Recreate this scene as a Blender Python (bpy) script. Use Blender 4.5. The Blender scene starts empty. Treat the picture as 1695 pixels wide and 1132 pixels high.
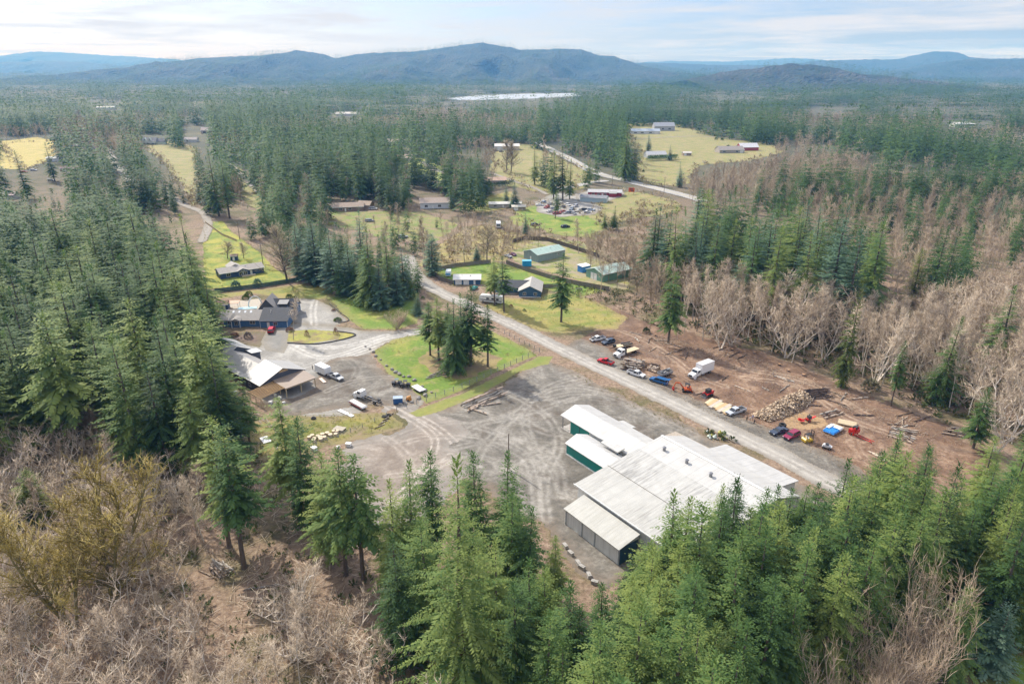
import bpy, bmesh, math, random
import numpy as np
from mathutils import Vector, Matrix
R = math.radians
rnd = random.Random(7)
scene = bpy.context.scene
COL = scene.collection

# ---------------------------------------------------------------- camera geometry (drone, 88 m up)
CAM_H, PITCH, FPX = 88.0, R(21.71), 1130.0
CP, SP = math.cos(PITCH), math.sin(PITCH)
def W(px, py, z=0.0):
    """The world point at height z seen at photo pixel (px, py)."""
    a = (px - 847.5) / FPX; b = (566 - py) / FPX
    dy = CP + b * SP; dz = -SP + b * CP
    t = (CAM_H - z) / -dz
    return Vector((a * t, dy * t, z))
def WY(px, py, Y):
    """The world point at ground distance Y seen at photo pixel (px, py)."""
    a = (px - 847.5) / FPX; b = (566 - py) / FPX
    dy = CP + b * SP; dz = -SP + b * CP
    t = Y / dy
    return Vector((a * t, Y, CAM_H + dz * t))
def P(x, y, z):
    zc = y * CP + (CAM_H - z) * SP; yc = y * SP - (CAM_H - z) * CP
    return 847.5 + FPX * x / zc, 566 - FPX * yc / zc
def inpoly(px, py, poly):
    px = np.asarray(px, float); py = np.asarray(py, float)
    c = np.zeros(px.shape, bool); n = len(poly)
    for i in range(n):
        x0, y0 = poly[i][0], poly[i][1]; x1, y1 = poly[i - 1][0], poly[i - 1][1]
        if y0 == y1: continue
        c ^= ((y0 > py) != (y1 > py)) & (px < (x1 - x0) * (py - y0) / (y1 - y0) + x0)
    return c
def hash2(i, j, s):
    with np.errstate(over='ignore'):
        h = (i.astype(np.int64) * 374761393 + j.astype(np.int64) * 668265263 + s * 974634777) & 0xffffffff
        h = ((h ^ (h >> 13)) * 1274126177) & 0xffffffff
        h = ((h ^ (h >> 16)) * 2246822519) & 0xffffffff
    return ((h ^ (h >> 15)) & 0xffffff) / float(0xffffff)
def vnoise(x, y, s=0):
    x = np.asarray(x, float); y = np.asarray(y, float)
    i = np.floor(x); j = np.floor(y); u = x - i; v = y - j
    u = u * u * (3 - 2 * u); v = v * v * (3 - 2 * v)
    a = hash2(i, j, s); b = hash2(i + 1, j, s); c = hash2(i, j + 1, s); d = hash2(i + 1, j + 1, s)
    return (a * (1 - u) + b * u) * (1 - v) + (c * (1 - u) + d * u) * v
def fbm(x, y, s=0, o=4):
    t = 0; a = .5
    for k in range(o):
        t = t + a * vnoise(x * 2 ** k + k * 17.3, y * 2 ** k - k * 9.1, s + k); a *= .5
    return t / (1 - .5 ** o)

# ---------------------------------------------------------------- mesh builder
class MB:
    def __init__(s): s.v = []; s.f = []; s.m = []; s.mi = 0
    def add(s, vs, fs):
        o = len(s.v); s.v += [tuple(p) for p in vs]; s.f += [tuple(i + o for i in f) for f in fs]; s.m += [s.mi] * len(fs)
        return s
    def box(s, c, d, rz=0, ry=0, rx=0, top=1.0, topy=None):
        """centre, full size; top scales the upper face in x (topy in y)."""
        M = Matrix.Translation(Vector(c)) @ Matrix.Rotation(rz, 4, 'Z') @ Matrix.Rotation(ry, 4, 'Y') @ Matrix.Rotation(rx, 4, 'X')
        hx, hy, hz = d[0] / 2, d[1] / 2, d[2] / 2; ty = top if topy is None else topy
        vs = [(-hx, -hy, -hz), (hx, -hy, -hz), (hx, hy, -hz), (-hx, hy, -hz), (-hx * top, -hy * ty, hz), (hx * top, -hy * ty, hz), (hx * top, hy * ty, hz), (-hx * top, hy * ty, hz)]
        return s.add([M @ Vector(v) for v in vs], [(3, 2, 1, 0), (4, 5, 6, 7), (0, 1, 5, 4), (1, 2, 6, 5), (2, 3, 7, 6), (3, 0, 4, 7)])
    def b2(s, x0, x1, y0, y1, z0, z1): return s.box(((x0 + x1) / 2, (y0 + y1) / 2, (z0 + z1) / 2), (abs(x1 - x0), abs(y1 - y0), abs(z1 - z0)))
    def cyl(s, p0, p1, r0, r1=None, n=8, cap=True):
        p0 = Vector(p0); p1 = Vector(p1); r1 = r0 if r1 is None else r1
        d = (p1 - p0).normalized(); a = d.orthogonal().normalized(); b = d.cross(a); vs = []
        for p, r in ((p0, r0), (p1, r1)):
            for k in range(n):
                t = 2 * math.pi * k / n; vs.append(p + (a * math.cos(t) + b * math.sin(t)) * r)
        fs = [(k, (k + 1) % n, n + (k + 1) % n, n + k) for k in range(n)]
        if cap: fs += [tuple(range(n - 1, -1, -1)), tuple(range(n, 2 * n))]
        return s.add(vs, fs)
    def prof(s, pts, y0, y1, inset=None):
        """side profile (x,z), extruded across y0..y1; inset(z) narrows the width at height z."""
        n = len(pts); f = inset or (lambda z: 0)
        vs = [(x, y0 + f(z), z) for x, z in pts] + [(x, y1 - f(z), z) for x, z in pts]
        fs = [(k, (k + 1) % n, n + (k + 1) % n, n + k) for k in range(n)] + [tuple(range(n - 1, -1, -1)), tuple(range(n, 2 * n))]
        return s.add(vs, fs)
    def slab(s, q, t):
        """a quad given by four corners, thickened downwards by t."""
        q = [Vector(p) for p in q]; n = len(q); lo = [p - Vector((0, 0, t)) for p in q]
        return s.add(q + lo, [tuple(range(n)), tuple(range(2 * n - 1, n - 1, -1))] + [(k, n + k, n + (k + 1) % n, (k + 1) % n) for k in range(n)])
    def ell(s, c, r, n=8, m=5, jit=0, seed=0):
        g = random.Random(seed); vs = [(c[0], c[1], c[2] - r[2])]
        for j in range(1, m):
            ph = -math.pi / 2 + math.pi * j / m
            for k in range(n):
                t = 2 * math.pi * k / n; q = 1 + g.uniform(-jit, jit)
                vs.append((c[0] + r[0] * q * math.cos(ph) * math.cos(t), c[1] + r[1] * q * math.cos(ph) * math.sin(t), c[2] + r[2] * q * math.sin(ph)))
        vs.append((c[0], c[1], c[2] + r[2])); fs = [(0, 1 + (k + 1) % n, 1 + k) for k in range(n)]
        for j in range(m - 2):
            for k in range(n):
                a = 1 + j * n + k; b = 1 + j * n + (k + 1) % n; fs.append((a, b, b + n, a + n))
        e = len(vs) - 1; o = 1 + (m - 2) * n; fs += [(o + k, o + (k + 1) % n, e) for k in range(n)]
        return s.add(vs, fs)
    def mesh(s, name, mats):
        me = bpy.data.meshes.new(name); me.from_pydata(s.v, [], s.f)
        for m in (mats if isinstance(mats, (list, tuple)) else [mats]): me.materials.append(m)
        if any(s.m): me.polygons.foreach_set('material_index', s.m)
        bm = bmesh.new(); bm.from_mesh(me); bmesh.ops.recalc_face_normals(bm, faces=bm.faces); bm.to_mesh(me); bm.free()
        return me
def link(name, data, parent=None, loc=None, rz=0):
    o = bpy.data.objects.new(name, data); COL.objects.link(o)
    if parent is not None: o.parent = parent
    if loc is not None: o.location = loc
    if rz: o.rotation_euler = (0, 0, rz)
    return o
def tag(o, label=None, cat=None, group=None, kind=None):
    if label: o['label'] = label
    if cat: o['category'] = cat
    if group: o['group'] = group
    if kind: o['kind'] = kind
    return o
def thing(name, label, cat, loc=(0, 0, 0), rz=0, group=None):
    return tag(link(name, None, None, loc, rz), label, cat, group)
def part(name, mb, mats, parent, label=None):
    return tag(link(name, mb.mesh(name, mats), parent), label)
def solo(name, mb, mats, label, cat, loc=(0, 0, 0), rz=0, group=None):
    return tag(link(name, mb.mesh(name, mats), None, loc, rz), label, cat, group)
def copy_tree(o, parent=None):
    c = o.copy(); COL.objects.link(c)
    if parent is not None: c.parent = parent
    for ch in o.children: copy_tree(ch, c)
    return c
def raw_mesh(name, V, T, mats, attrs=None, mi=None):
    """triangles from numpy arrays; attrs: name -> per-vertex floats."""
    me = bpy.data.meshes.new(name); n = len(V); k = T.shape[1]; nf = len(T)
    me.vertices.add(n); me.vertices.foreach_set('co', np.ascontiguousarray(V, np.float32).ravel())
    me.loops.add(nf * k); me.loops.foreach_set('vertex_index', np.ascontiguousarray(T, np.int32).ravel())
    me.polygons.add(nf); me.polygons.foreach_set('loop_start', np.arange(0, nf * k, k, dtype=np.int32))
    for m in mats: me.materials.append(m)
    if mi is not None: me.polygons.foreach_set('material_index', np.asarray(mi, np.int32))
    for a, d in (attrs or {}).items():
        at = me.attributes.new(a, 'FLOAT', 'POINT'); at.data.foreach_set('value', np.asarray(d, np.float32))
    me.update(calc_edges=True); return me

# ---------------------------------------------------------------- materials
class NT:
    def __init__(s, name):
        s.m = bpy.data.materials.new(name); s.m.use_nodes = True; s.t = s.m.node_tree
        s.b = s.t.nodes['Principled BSDF']; s.out = s.t.nodes['Material Output']
    def n(s, ty, ins=None, **kw):
        nd = s.t.nodes.new(ty)
        for k, v in kw.items(): setattr(nd, k, v)
        for k, v in (ins or {}).items():
            if hasattr(v, 'is_output'): s.t.links.new(v, nd.inputs[k])
            else: nd.inputs[k].default_value = v
        return nd
    def l(s, a, b): s.t.links.new(a, b)
    def coord(s): return s.n('ShaderNodeTexCoord').outputs['Object']
    def noise(s, scale, detail=4, rough=.55, vec=None, dist=0):
        return s.n('ShaderNodeTexNoise', {'Vector': vec if vec is not None else s.coord(), 'Scale': scale, 'Detail': detail, 'Roughness': rough, 'Distortion': dist}).outputs['Fac']
    def ramp(s, fac, stops):
        r = s.n('ShaderNodeValToRGB', {'Fac': fac}); e = r.color_ramp.elements
        while len(e) < len(stops): e.new(.5)
        for i, (p, c) in enumerate(stops):
            e[i].position = p; e[i].color = (*c, 1) if not isinstance(c, (int, float)) else (c, c, c, 1)
        return r.outputs['Color']
    def mix(s, fac, a, b, mode='MIX'):
        nd = s.t.nodes.new('ShaderNodeMix'); nd.data_type = 'RGBA'; nd.blend_type = mode
        for i, v in ((0, fac), (6, a), (7, b)):
            if hasattr(v, 'is_output'): s.t.links.new(v, nd.inputs[i])
            else: nd.inputs[i].default_value = v if i == 0 else (*v, 1)
        return nd.outputs[2]
    def math(s, op, a, b=0.0, clamp=False):
        nd = s.n('ShaderNodeMath', operation=op, use_clamp=clamp)
        for i, v in ((0, a), (1, b)):
            if hasattr(v, 'is_output'): s.t.links.new(v, nd.inputs[i])
            else: nd.inputs[i].default_value = v
        return nd.outputs[0]
    def attr(s, name): return s.n('ShaderNodeAttribute', attribute_name=name).outputs['Fac']
    def bump(s, h, strength=.5, dist=.1):
        s.l(s.n('ShaderNodeBump', {'Height': h, 'Strength': strength, 'Distance': dist}).outputs['Normal'], s.b.inputs['Normal'])
    def done(s, color=None, rough=.8, metal=0, spec=None):
        if color is not None:
            if hasattr(color, 'is_output'): s.l(color, s.b.inputs['Base Color'])
            else: s.b.inputs['Base Color'].default_value = (*color, 1)
        s.b.inputs['Roughness'].default_value = rough; s.b.inputs['Metallic'].default_value = metal
        if spec is not None: s.b.inputs['Specular IOR Level'].default_value = spec
        return s.m
_pm = {}
def paint(c, rough=.5, metal=0, var=.12, scale=3.0):
    """weathered solid colour."""
    key = (tuple(c), rough, metal, var, scale)
    if key not in _pm:
        t = NT('painted_surface')
        f = t.noise(scale, 5)
        d = tuple(x * (1 - 2.2 * var) for x in c); e = tuple(min(1, x * (1 + var)) for x in c)
        _pm[key] = t.done(t.ramp(f, [(.3, d), (.62, e)]), rough, metal)
    return _pm[key]
def siding(c, step=.2):
    t = NT('lap_siding'); co = t.coord()
    z = t.n('ShaderNodeSeparateXYZ', {0: co}).outputs['Z']
    saw = t.math('FRACT', t.math('DIVIDE', z, step))
    f = t.noise(2.0, 5, vec=co)
    base = t.ramp(f, [(.3, tuple(x * .8 for x in c)), (.7, tuple(min(1, x * 1.1) for x in c))])
    t.bump(saw, .6, .03)
    return t.done(t.mix(t.math('GREATER_THAN', saw, .88), base, tuple(x * .6 for x in c)), .6)
def metal_sheet(c, axis='X', pitch=.3, streak=.25, rough=.35, spec=.5, metal=0.0, dirt=(.10, .095, .085)):
    """ribbed sheet metal; ribs repeat along the given object axis, streaks run across it."""
    t = NT('ribbed_metal'); co = t.coord(); sp = t.n('ShaderNodeSeparateXYZ', {0: co})
    a = sp.outputs[axis]; o = sp.outputs['Y' if axis == 'X' else 'X']
    rib = t.math('PINGPONG', a, pitch / 2)
    vec = t.n('ShaderNodeCombineXYZ', {0: t.math('MULTIPLY', a, 2.2), 1: t.math('MULTIPLY', o, .16), 2: 0.0}).outputs[0]
    st = t.noise(1.0, 6, .7, vec=vec); big = t.noise(.12, 3, vec=co)
    f = t.math('MULTIPLY', t.ramp(st, [(.44, 0.0), (.66, 1.0)]), t.ramp(big, [(.36, 0.15), (.6, 1.0)]))
    base = t.ramp(t.noise(.5, 4, vec=co), [(.3, tuple(x * .86 for x in c)), (.7, c)])
    seam = t.math('LESS_THAN', t.math('FRACT', t.math('DIVIDE', a, pitch * 3)), .06)
    base = t.mix(t.math('MULTIPLY', seam, .22), base, dirt)
    t.bump(rib, .35, .06)
    return t.done(t.mix(t.math('MULTIPLY', f, streak), base, dirt), rough, metal, spec)
def shingle(c):
    t = NT('roof_shingles'); co = t.coord()
    f = t.noise(1.2, 6, .7, vec=co); g = t.noise(14, 2, vec=co)
    a = t.ramp(f, [(.3, tuple(x * .7 for x in c)), (.7, tuple(min(1, x * 1.15) for x in c))])
    t.bump(g, .5, .04)
    return t.done(t.mix(.35, a, t.ramp(g, [(.3, tuple(x * .5 for x in c)), (.7, tuple(min(1, x * 1.3) for x in c))])), .85)
def wood(c, scale=1.0):
    t = NT('weathered_wood'); co = t.coord()
    f = t.noise(6 * scale, 6, .7, vec=co); g = t.noise(.9 * scale, 3, vec=co)
    a = t.ramp(f, [(.25, tuple(x * .55 for x in c)), (.75, tuple(min(1, x * 1.2) for x in c))])
    return t.done(t.mix(t.math('MULTIPLY', g, .5), a, tuple(x * .6 for x in c)), .8)
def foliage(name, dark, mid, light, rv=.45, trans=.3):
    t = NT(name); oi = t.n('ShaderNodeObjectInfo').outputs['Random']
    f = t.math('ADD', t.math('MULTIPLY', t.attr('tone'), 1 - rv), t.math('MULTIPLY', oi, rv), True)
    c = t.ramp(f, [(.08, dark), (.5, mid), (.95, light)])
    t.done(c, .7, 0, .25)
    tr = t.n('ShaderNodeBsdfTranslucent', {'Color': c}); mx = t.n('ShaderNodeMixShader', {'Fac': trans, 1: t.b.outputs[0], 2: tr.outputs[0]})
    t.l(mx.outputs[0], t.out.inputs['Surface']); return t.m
def bark(name, a, b, rv=.4, scale=2.0):
    t = NT(name); oi = t.n('ShaderNodeObjectInfo').outputs['Random']
    f = t.math('ADD', t.math('MULTIPLY', t.noise(scale, 3), 1 - rv), t.math('MULTIPLY', oi, rv))
    return t.done(t.ramp(f, [(.25, a), (.75, b)]), .85)

WHITE = paint((.78, .78, .77), .4); WHITE_WALL = metal_sheet((.70, .70, .67), 'X', .6, .12, .5)
BLACK = paint((.02, .02, .022), .5); DARK = paint((.045, .045, .05), .55); RUBBER = paint((.018, .018, .018), .85)
STEEL = paint((.28, .28, .29), .35, .7); GREY = paint((.30, .30, .30), .6); CONCRETE = paint((.38, .36, .33), .85, 0, .2)
_g = NT('window_glass'); GLASS = _g.done((.02, .025, .03), .06, 0, .8)
TRIM = paint((.75, .75, .73), .5); LUMBER = wood((.62, .42, .22)); LUMBER_PALE = wood((.66, .54, .36)); FENCE_WOOD = wood((.22, .19, .16))
HEADLAMP = paint((.7, .7, .66), .15); TAIL = paint((.35, .02, .02), .25); CHROME = paint((.5, .5, .52), .2, .9)
# ================================================================ setting: terrain, hills, lake, roads, yards, lawns
GX0, GX1, GY0, GY1 = -15800., 15800., -380., 17300.
t = NT('woodland_soil'); co = t.coord()
a = t.noise(.05, 5, .6, vec=co); b = t.noise(.9, 6, .65, vec=co); c = t.noise(6, 3, .6, vec=co); d = t.noise(.006, 3, vec=co)
litter = t.ramp(b, [(.25, (.14, .09, .06)), (.5, (.34, .235, .16)), (.75, (.54, .41, .30))])
moss = t.ramp(b, [(.3, (.07, .075, .025)), (.7, (.22, .19, .075))])
m = t.mix(t.ramp(a, [(.48, 0.0), (.62, 1.0)]), litter, moss)
m = t.mix(t.math('MULTIPLY', t.ramp(c, [(.35, 1.0), (.6, 0.0)]), .45), m, (.06, .045, .03))
far = t.ramp(d, [(.3, (.045, .055, .03)), (.55, (.09, .09, .052)), (.75, (.17, .15, .085))])
yy = t.n('ShaderNodeSeparateXYZ', {0: co}).outputs['Y']
m = t.mix(t.n('ShaderNodeMapRange', {0: yy, 1: 330., 2: 700., 3: 0., 4: 1.}).outputs[0], m, far)
t.bump(t.math('ADD', b, c), .8, .4); SOIL = t.done(m, .95)
xs = np.unique(np.concatenate([np.linspace(GX0, GX1, 40), np.linspace(-400, 400, 80)])); ys = np.unique(np.concatenate([np.linspace(GY0, GY1, 40), np.linspace(0, 700, 70)]))
X, Y = np.meshgrid(xs, ys); V = np.stack([X.ravel(), Y.ravel(), 0 * X.ravel()], 1)
ii = (np.arange(len(ys) - 1)[:, None] * len(xs) + np.arange(len(xs) - 1)[None]).ravel()
ground = link('ground', raw_mesh('ground', V, np.stack([ii, ii + 1, ii + 1 + len(xs), ii + len(xs)], 1), [SOIL]))
tag(ground, 'brown leaf littered woodland soil and moss reaching to the hills', 'ground', kind='structure')

def polydist(X, Y, poly):
    """signed distance (positive inside) of points to a polygon."""
    n = len(poly); best = np.full(X.shape, 1e9)
    for i in range(n):
        ax, ay = poly[i - 1]; bx, by = poly[i]; dx, dy = bx - ax, by - ay; L = dx * dx + dy * dy + 1e-9
        s = np.clip(((X - ax) * dx + (Y - ay) * dy) / L, 0, 1)
        best = np.minimum(best, (X - ax - s * dx) ** 2 + (Y - ay - s * dy) ** 2)
    best = np.sqrt(best); return np.where(inpoly(X, Y, poly), best, -best)
def linedist(X, Y, pts):
    best = np.full(X.shape, 1e9)
    for (ax, ay), (bx, by) in zip(pts[:-1], pts[1:]):
        dx, dy = bx - ax, by - ay; L = dx * dx + dy * dy + 1e-9
        s = np.clip(((X - ax) * dx + (Y - ay) * dy) / L, 0, 1)
        best = np.minimum(best, (X - ax - s * dx) ** 2 + (Y - ay - s * dy) ** 2)
    return np.sqrt(best)
def smooth(pts, n=6):
    out = []; q = [pts[0]] + list(pts) + [pts[-1]]
    for i in range(1, len(q) - 2):
        for k in range(n):
            t = k / n; a, b, c, d = [np.array(q[i + j], float) for j in (-1, 0, 1, 2)]
            out.append(tuple(.5 * (2 * b + (c - a) * t + (2 * a - 5 * b + 4 * c - d) * t * t + (3 * b - a - 3 * c + d) * t ** 3)))
    return out + [tuple(pts[-1])]
def px2(pts): return [tuple(W(*p)[:2]) for p in pts]
def sheet(name, sdf, bbox, z, res, mat, label, cat, amp=1.2, nscale=.25, tracks=(), kind='structure', seed=0, blend=4.0, mask=None):
    """a flat sheet of small cells wherever sdf + noise > 0: ragged, natural edges."""
    x0, x1, y0, y1 = bbox; nx = int((x1 - x0) / res) + 1; ny = int((y1 - y0) / res) + 1
    X, Y = np.meshgrid(x0 + np.arange(nx) * res, y0 + np.arange(ny) * res)
    S = sdf(X, Y) + (fbm(X * nscale, Y * nscale, seed + 3) - .5) * 2 * amp
    C = (S[:-1, :-1] + S[1:, :-1] + S[:-1, 1:] + S[1:, 1:]) > 0
    idx = (np.arange(ny)[:, None] * nx + np.arange(nx)[None])
    q = np.stack([idx[:-1, :-1], idx[:-1, 1:], idx[1:, 1:], idx[1:, :-1]], -1)[C]
    T = np.zeros(X.shape)
    for pts, w, off, st in tracks:
        pts = np.array(pts); bx0, by0 = pts.min(0) - 4; bx1, by1 = pts.max(0) + 4
        sel = (X > bx0) & (X < bx1) & (Y > by0) & (Y < by1)
        if not sel.any(): continue
        dd = linedist(X[sel], Y[sel], [tuple(p) for p in pts])
        T[sel] = np.maximum(T[sel], st * np.exp(-((dd - off) / w) ** 2))
    u = np.unique(q); rm = np.zeros(nx * ny, np.int64); rm[u] = np.arange(len(u))
    V = np.stack([X.ravel()[u], Y.ravel()[u], np.full(len(u), z)], 1)
    o = link(name, raw_mesh(name, V, rm[q], [mat], {'edge': np.clip(S.ravel()[u] / blend, 0, 1), 'track': T.ravel()[u]}))
    return tag(o, label, cat, kind=kind)
def psheet(name, pts, z, res, mat, label, cat, **kw):
    w = px2(pts); xs = [p[0] for p in w]; ys = [p[1] for p in w]
    return sheet(name, lambda X, Y: polydist(X, Y, w), (min(xs) - 3, max(xs) + 3, min(ys) - 3, max(ys) + 3), z, res, mat, label, cat, **kw)
def rsheet(name, pts, width, z, res, mat, label, cat, **kw):
    w = smooth(px2(pts)); xs = [p[0] for p in w]; ys = [p[1] for p in w]; h = width / 2
    return sheet(name, lambda X, Y: h - linedist(X, Y, w), (min(xs) - h - 2, max(xs) + h + 2, min(ys) - h - 2, max(ys) + h + 2), z, res, mat, label, cat, **kw)

def gravel(name, dark, mid, light, edge=None, trk=None, scale=1.0, wet=None):
    t = NT(name); co = t.coord()
    sw = t.noise(.11 * scale, 6, .62, vec=co, dist=1.2); b = t.noise(1.1 * scale, 5, .7, vec=co); c = t.noise(9, 2, vec=co)
    f = t.math('ADD', t.math('MULTIPLY', sw, .65), t.math('MULTIPLY', b, .35))
    m = t.ramp(f, [(.34, dark), (.5, mid), (.66, light)])
    m = t.mix(t.math('MULTIPLY', t.ramp(c, [(.35, 1.0), (.55, 0.0)]), .25), m, tuple(x * .5 for x in dark))
    if wet:
        w = t.noise(.05, 6, .68, vec=t.n('ShaderNodeMapping', {0: co, 'Location': (31, 7, 0)}).outputs[0], dist=.8)
        m = t.mix(t.math('MULTIPLY', t.ramp(w, [(.52, 0.0), (.64, 1.0)]), .8), m, wet)
    if edge: m = t.mix(t.math('MULTIPLY', t.math('SUBTRACT', 1.0, t.attr('edge'), True), t.ramp(b, [(.35, 0.2), (.6, 1.0)])), m, edge)
    if trk: m = t.mix(t.math('MULTIPLY', t.attr('track'), t.ramp(t.noise(.5, 5, .75, vec=co), [(.36, 0.05), (.62, .95)]), True), m, trk)
    t.bump(t.math('ADD', b, c), .5, .12); return t.done(m, .92)
def turf(name, green, yellow, bare, lo=.42, hi=.6, edge=None, barelo=.62):
    t = NT(name); co = t.coord()
    a = t.noise(.09, 5, .6, vec=co, dist=.6); b = t.noise(.8, 5, .65, vec=co); c = t.noise(7, 3, .6, vec=co); e = t.noise(.17, 5, .65, vec=t.n('ShaderNodeMapping', {0: co, 'Location': (90, 40, 0)}).outputs[0])
    g = t.ramp(b, [(.3, tuple(x * .72 for x in green)), (.7, tuple(x * 1.2 for x in green))]); y = t.ramp(b, [(.3, tuple(x * .75 for x in yellow)), (.7, tuple(min(1, x * 1.15) for x in yellow))])
    m = t.mix(t.ramp(a, [(lo, 0.0), (hi, 1.0)]), g, y)
    m = t.mix(t.ramp(t.math('ADD', t.math('MULTIPLY', e, .75), t.math('MULTIPLY', b, .25)), [(barelo - .08, 0.0), (barelo + .05, 1.0)]), m, bare)
    m = t.mix(t.math('MULTIPLY', t.ramp(c, [(.35, 1.0), (.6, 0.0)]), .35), m, tuple(x * .45 for x in green))
    if edge: m = t.mix(t.math('MULTIPLY', t.math('SUBTRACT', 1.0, t.attr('edge'), True), .7), m, edge)
    t.bump(t.math('ADD', b, c), .7, .15); return t.done(m, .95)

YARD = gravel('yard_gravel', (.075, .068, .057), (.17, .155, .13), (.36, .335, .295), (.20, .15, .105), (.47, .445, .40), wet=(.082, .062, .046))
LIGHTG = gravel('crushed_rock', (.19, .18, .165), (.30, .288, .265), (.46, .445, .41), (.2, .17, .12), (.62, .60, .56), wet=(.19, .18, .165))
ROADG = gravel('packed_road_gravel', (.215, .20, .178), (.30, .28, .25), (.41, .385, .345), (.24, .205, .16), (.52, .49, .44), scale=2)
DIRT = gravel('red_brown_dirt', (.062, .034, .021), (.192, .112, .068), (.41, .29, .20), (.15, .095, .06), (.46, .35, .26), wet=(.115, .075, .055))
MUD = gravel('muddy_wheel_ground', (.16, .125, .10), (.275, .23, .19), (.44, .39, .34), (.225, .212, .19), (.56, .51, .45), wet=(.16, .13, .105))
ASPH = gravel('old_asphalt', (.15, .145, .135), (.22, .215, .20), (.30, .29, .275), (.25, .22, .17), (.34, .33, .31))
LAWN = turf('lawn_grass', (.145, .235, .028), (.33, .32, .065), (.33, .26, .12), .47, .68, (.24, .22, .08), .62)
DRYLAWN = turf('dry_lawn_grass', (.19, .235, .045), (.35, .30, .085), (.31, .235, .13), .38, .58, (.27, .2, .1), .62)
PASTURE = turf('pasture_grass', (.20, .225, .06), (.34, .285, .12), (.30, .225, .13), .38, .66, None, .56)
MOSSY = turf('mossy_rough_grass', (.19, .20, .04), (.34, .28, .085), (.27, .20, .13), .4, .6, (.23, .18, .1), .56)
BARKBED = gravel('bark_mulch', (.09, .06, .045), (.16, .11, .085), (.24, .18, .14), (.14, .13, .05))

def arcs(n, x0, x1, y0, y1, seed, rr=(8, 30), st=(.35, .95)):
    g = random.Random(seed); out = []
    for _ in range(n):
        cx, cy, r = g.uniform(x0, x1), g.uniform(y0, y1), g.uniform(*rr); a0 = g.uniform(0, 6.3); da = g.uniform(.6, 2.4)
        pts = [(cx + r * math.cos(a0 + da * k / 14), cy + r * math.sin(a0 + da * k / 14)) for k in range(15)]
        out.append((pts, g.uniform(.22, .4), .85, g.uniform(*st)))
    return out
def trk(pts, w=.3, off=.85, st=.9): return (smooth(px2(pts), 5), w, off, st)

yt = [trk(p, .5, .9, s * .6) for p, s in [
    ([(905, 860), (900, 820), (905, 780), (925, 740), (915, 700), (880, 670), (840, 650)], .95), ([(892, 850), (885, 800), (870, 760), (820, 735), (740, 720), (680, 700)], .8),
    ([(930, 820), (925, 780), (900, 745), (850, 730), (780, 735), (700, 760)], .7), ([(940, 720), (900, 715), (850, 690), (800, 700), (740, 730)], .7),
    ([(1010, 650), (950, 640), (900, 650), (850, 690), (800, 740), (790, 770)], .8), ([(960, 625), (920, 635), (880, 660), (870, 700), (890, 760)], .7),
    ([(1080, 690), (1020, 660), (960, 650), (900, 660)], .6), ([(700, 690), (760, 700), (830, 720), (890, 760), (920, 820)], .8), ([(640, 690), (690, 705), (760, 705), (850, 690), (950, 660)], .8),
    ([(860, 850), (850, 790), (810, 760), (740, 750)], .6), ([(1150, 720), (1080, 690), (1030, 668)], .6)]]
yt += arcs(18, 0, 55, 125, 205, 5, (18, 70), (.1, .28))
psheet('gravel_yard', [(880, 602), (905, 597), (945, 612), (1000, 640), (1100, 686), (1200, 735), (1310, 790), (1420, 860), (1430, 905), (1300, 900), (1150, 900), (1070, 935), (1010, 975), (975, 960), (925, 905), (895, 868), (860, 862), (790, 800), (740, 790), (700, 775), (660, 735), (690, 690), (760, 668), (835, 640)],
       .012, .4, YARD, 'grey gravel yard with looping tyre tracks round the white warehouse', 'yard', tracks=yt, amp=2.0)
psheet('mud_track', [(640, 668), (662, 668), (712, 678), (752, 688), (770, 712), (742, 740), (775, 765), (750, 800), (700, 860), (610, 870), (565, 800), (560, 745), (600, 720), (665, 705)],
       .02, .4, MUD, 'rutted pale mud between the grey yard and the mossy grass', 'dirt track', tracks=arcs(12, -50, -5, 130, 180, 9, (10, 40), (.2, .6)) + [trk([(640, 672), (690, 700), (720, 730), (700, 780), (640, 840)]), trk([(650, 668), (720, 705), (760, 740)])], amp=4.5, nscale=.16, blend=9)
psheet('gravel_driveway', [(452, 548), (468, 538), (500, 535), (560, 540), (600, 547), (650, 548), (692, 543), (720, 548), (690, 556), (640, 568), (612, 585), (622, 603), (650, 632), (690, 650), (712, 655), (700, 668), (680, 684), (640, 672), (610, 668), (590, 690), (520, 690), (470, 690), (430, 660), (360, 600), (350, 570), (400, 565), (440, 570)],
       .016, .4, LIGHTG, 'pale crushed rock driveway between the blue house and the barn', 'driveway', amp=1.0, tracks=[trk(p, .5, .9, .85) for p in [[(700, 548), (640, 560), (570, 585), (520, 590), (460, 560)], [(690, 552), (610, 580), (560, 600), (530, 640)], [(680, 680), (640, 668), (590, 640), (560, 600)], [(480, 570), (560, 575), (640, 555)]]] + arcs(8, -85, -45, 175, 215, 12, (15, 50), (.2, .6)))
psheet('parking_pad', [(478, 500), (500, 494), (522, 496), (545, 506), (575, 530), (555, 540), (500, 538), (480, 530)], .03, .4, LIGHTG, 'flat grey gravel pad beside the blue house', 'parking pad', amp=.4, tracks=[trk([(522, 496), (518, 515), (520, 540)], .5, .9, .8)])
psheet('asphalt_apron', [(432, 566), (440, 549), (478, 547), (484, 560), (470, 585), (440, 580)], .034, .3, ASPH, 'old asphalt apron in front of the blue garage', 'driveway', amp=.2)
lot = W(560, 640)
psheet('parking_lot_gravel', [(520, 640), (530, 605), (560, 590), (610, 588), (640, 620), (700, 655), (690, 668), (650, 672), (600, 668), (540, 680), (470, 690), (440, 668), (500, 655)], .026, .4, YARD, 'grey gravel parking lot beside the barn carport', 'yard', amp=1.4, tracks=arcs(8, -70, -30, 165, 200, 21, (12, 40), (.15, .5)))
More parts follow.
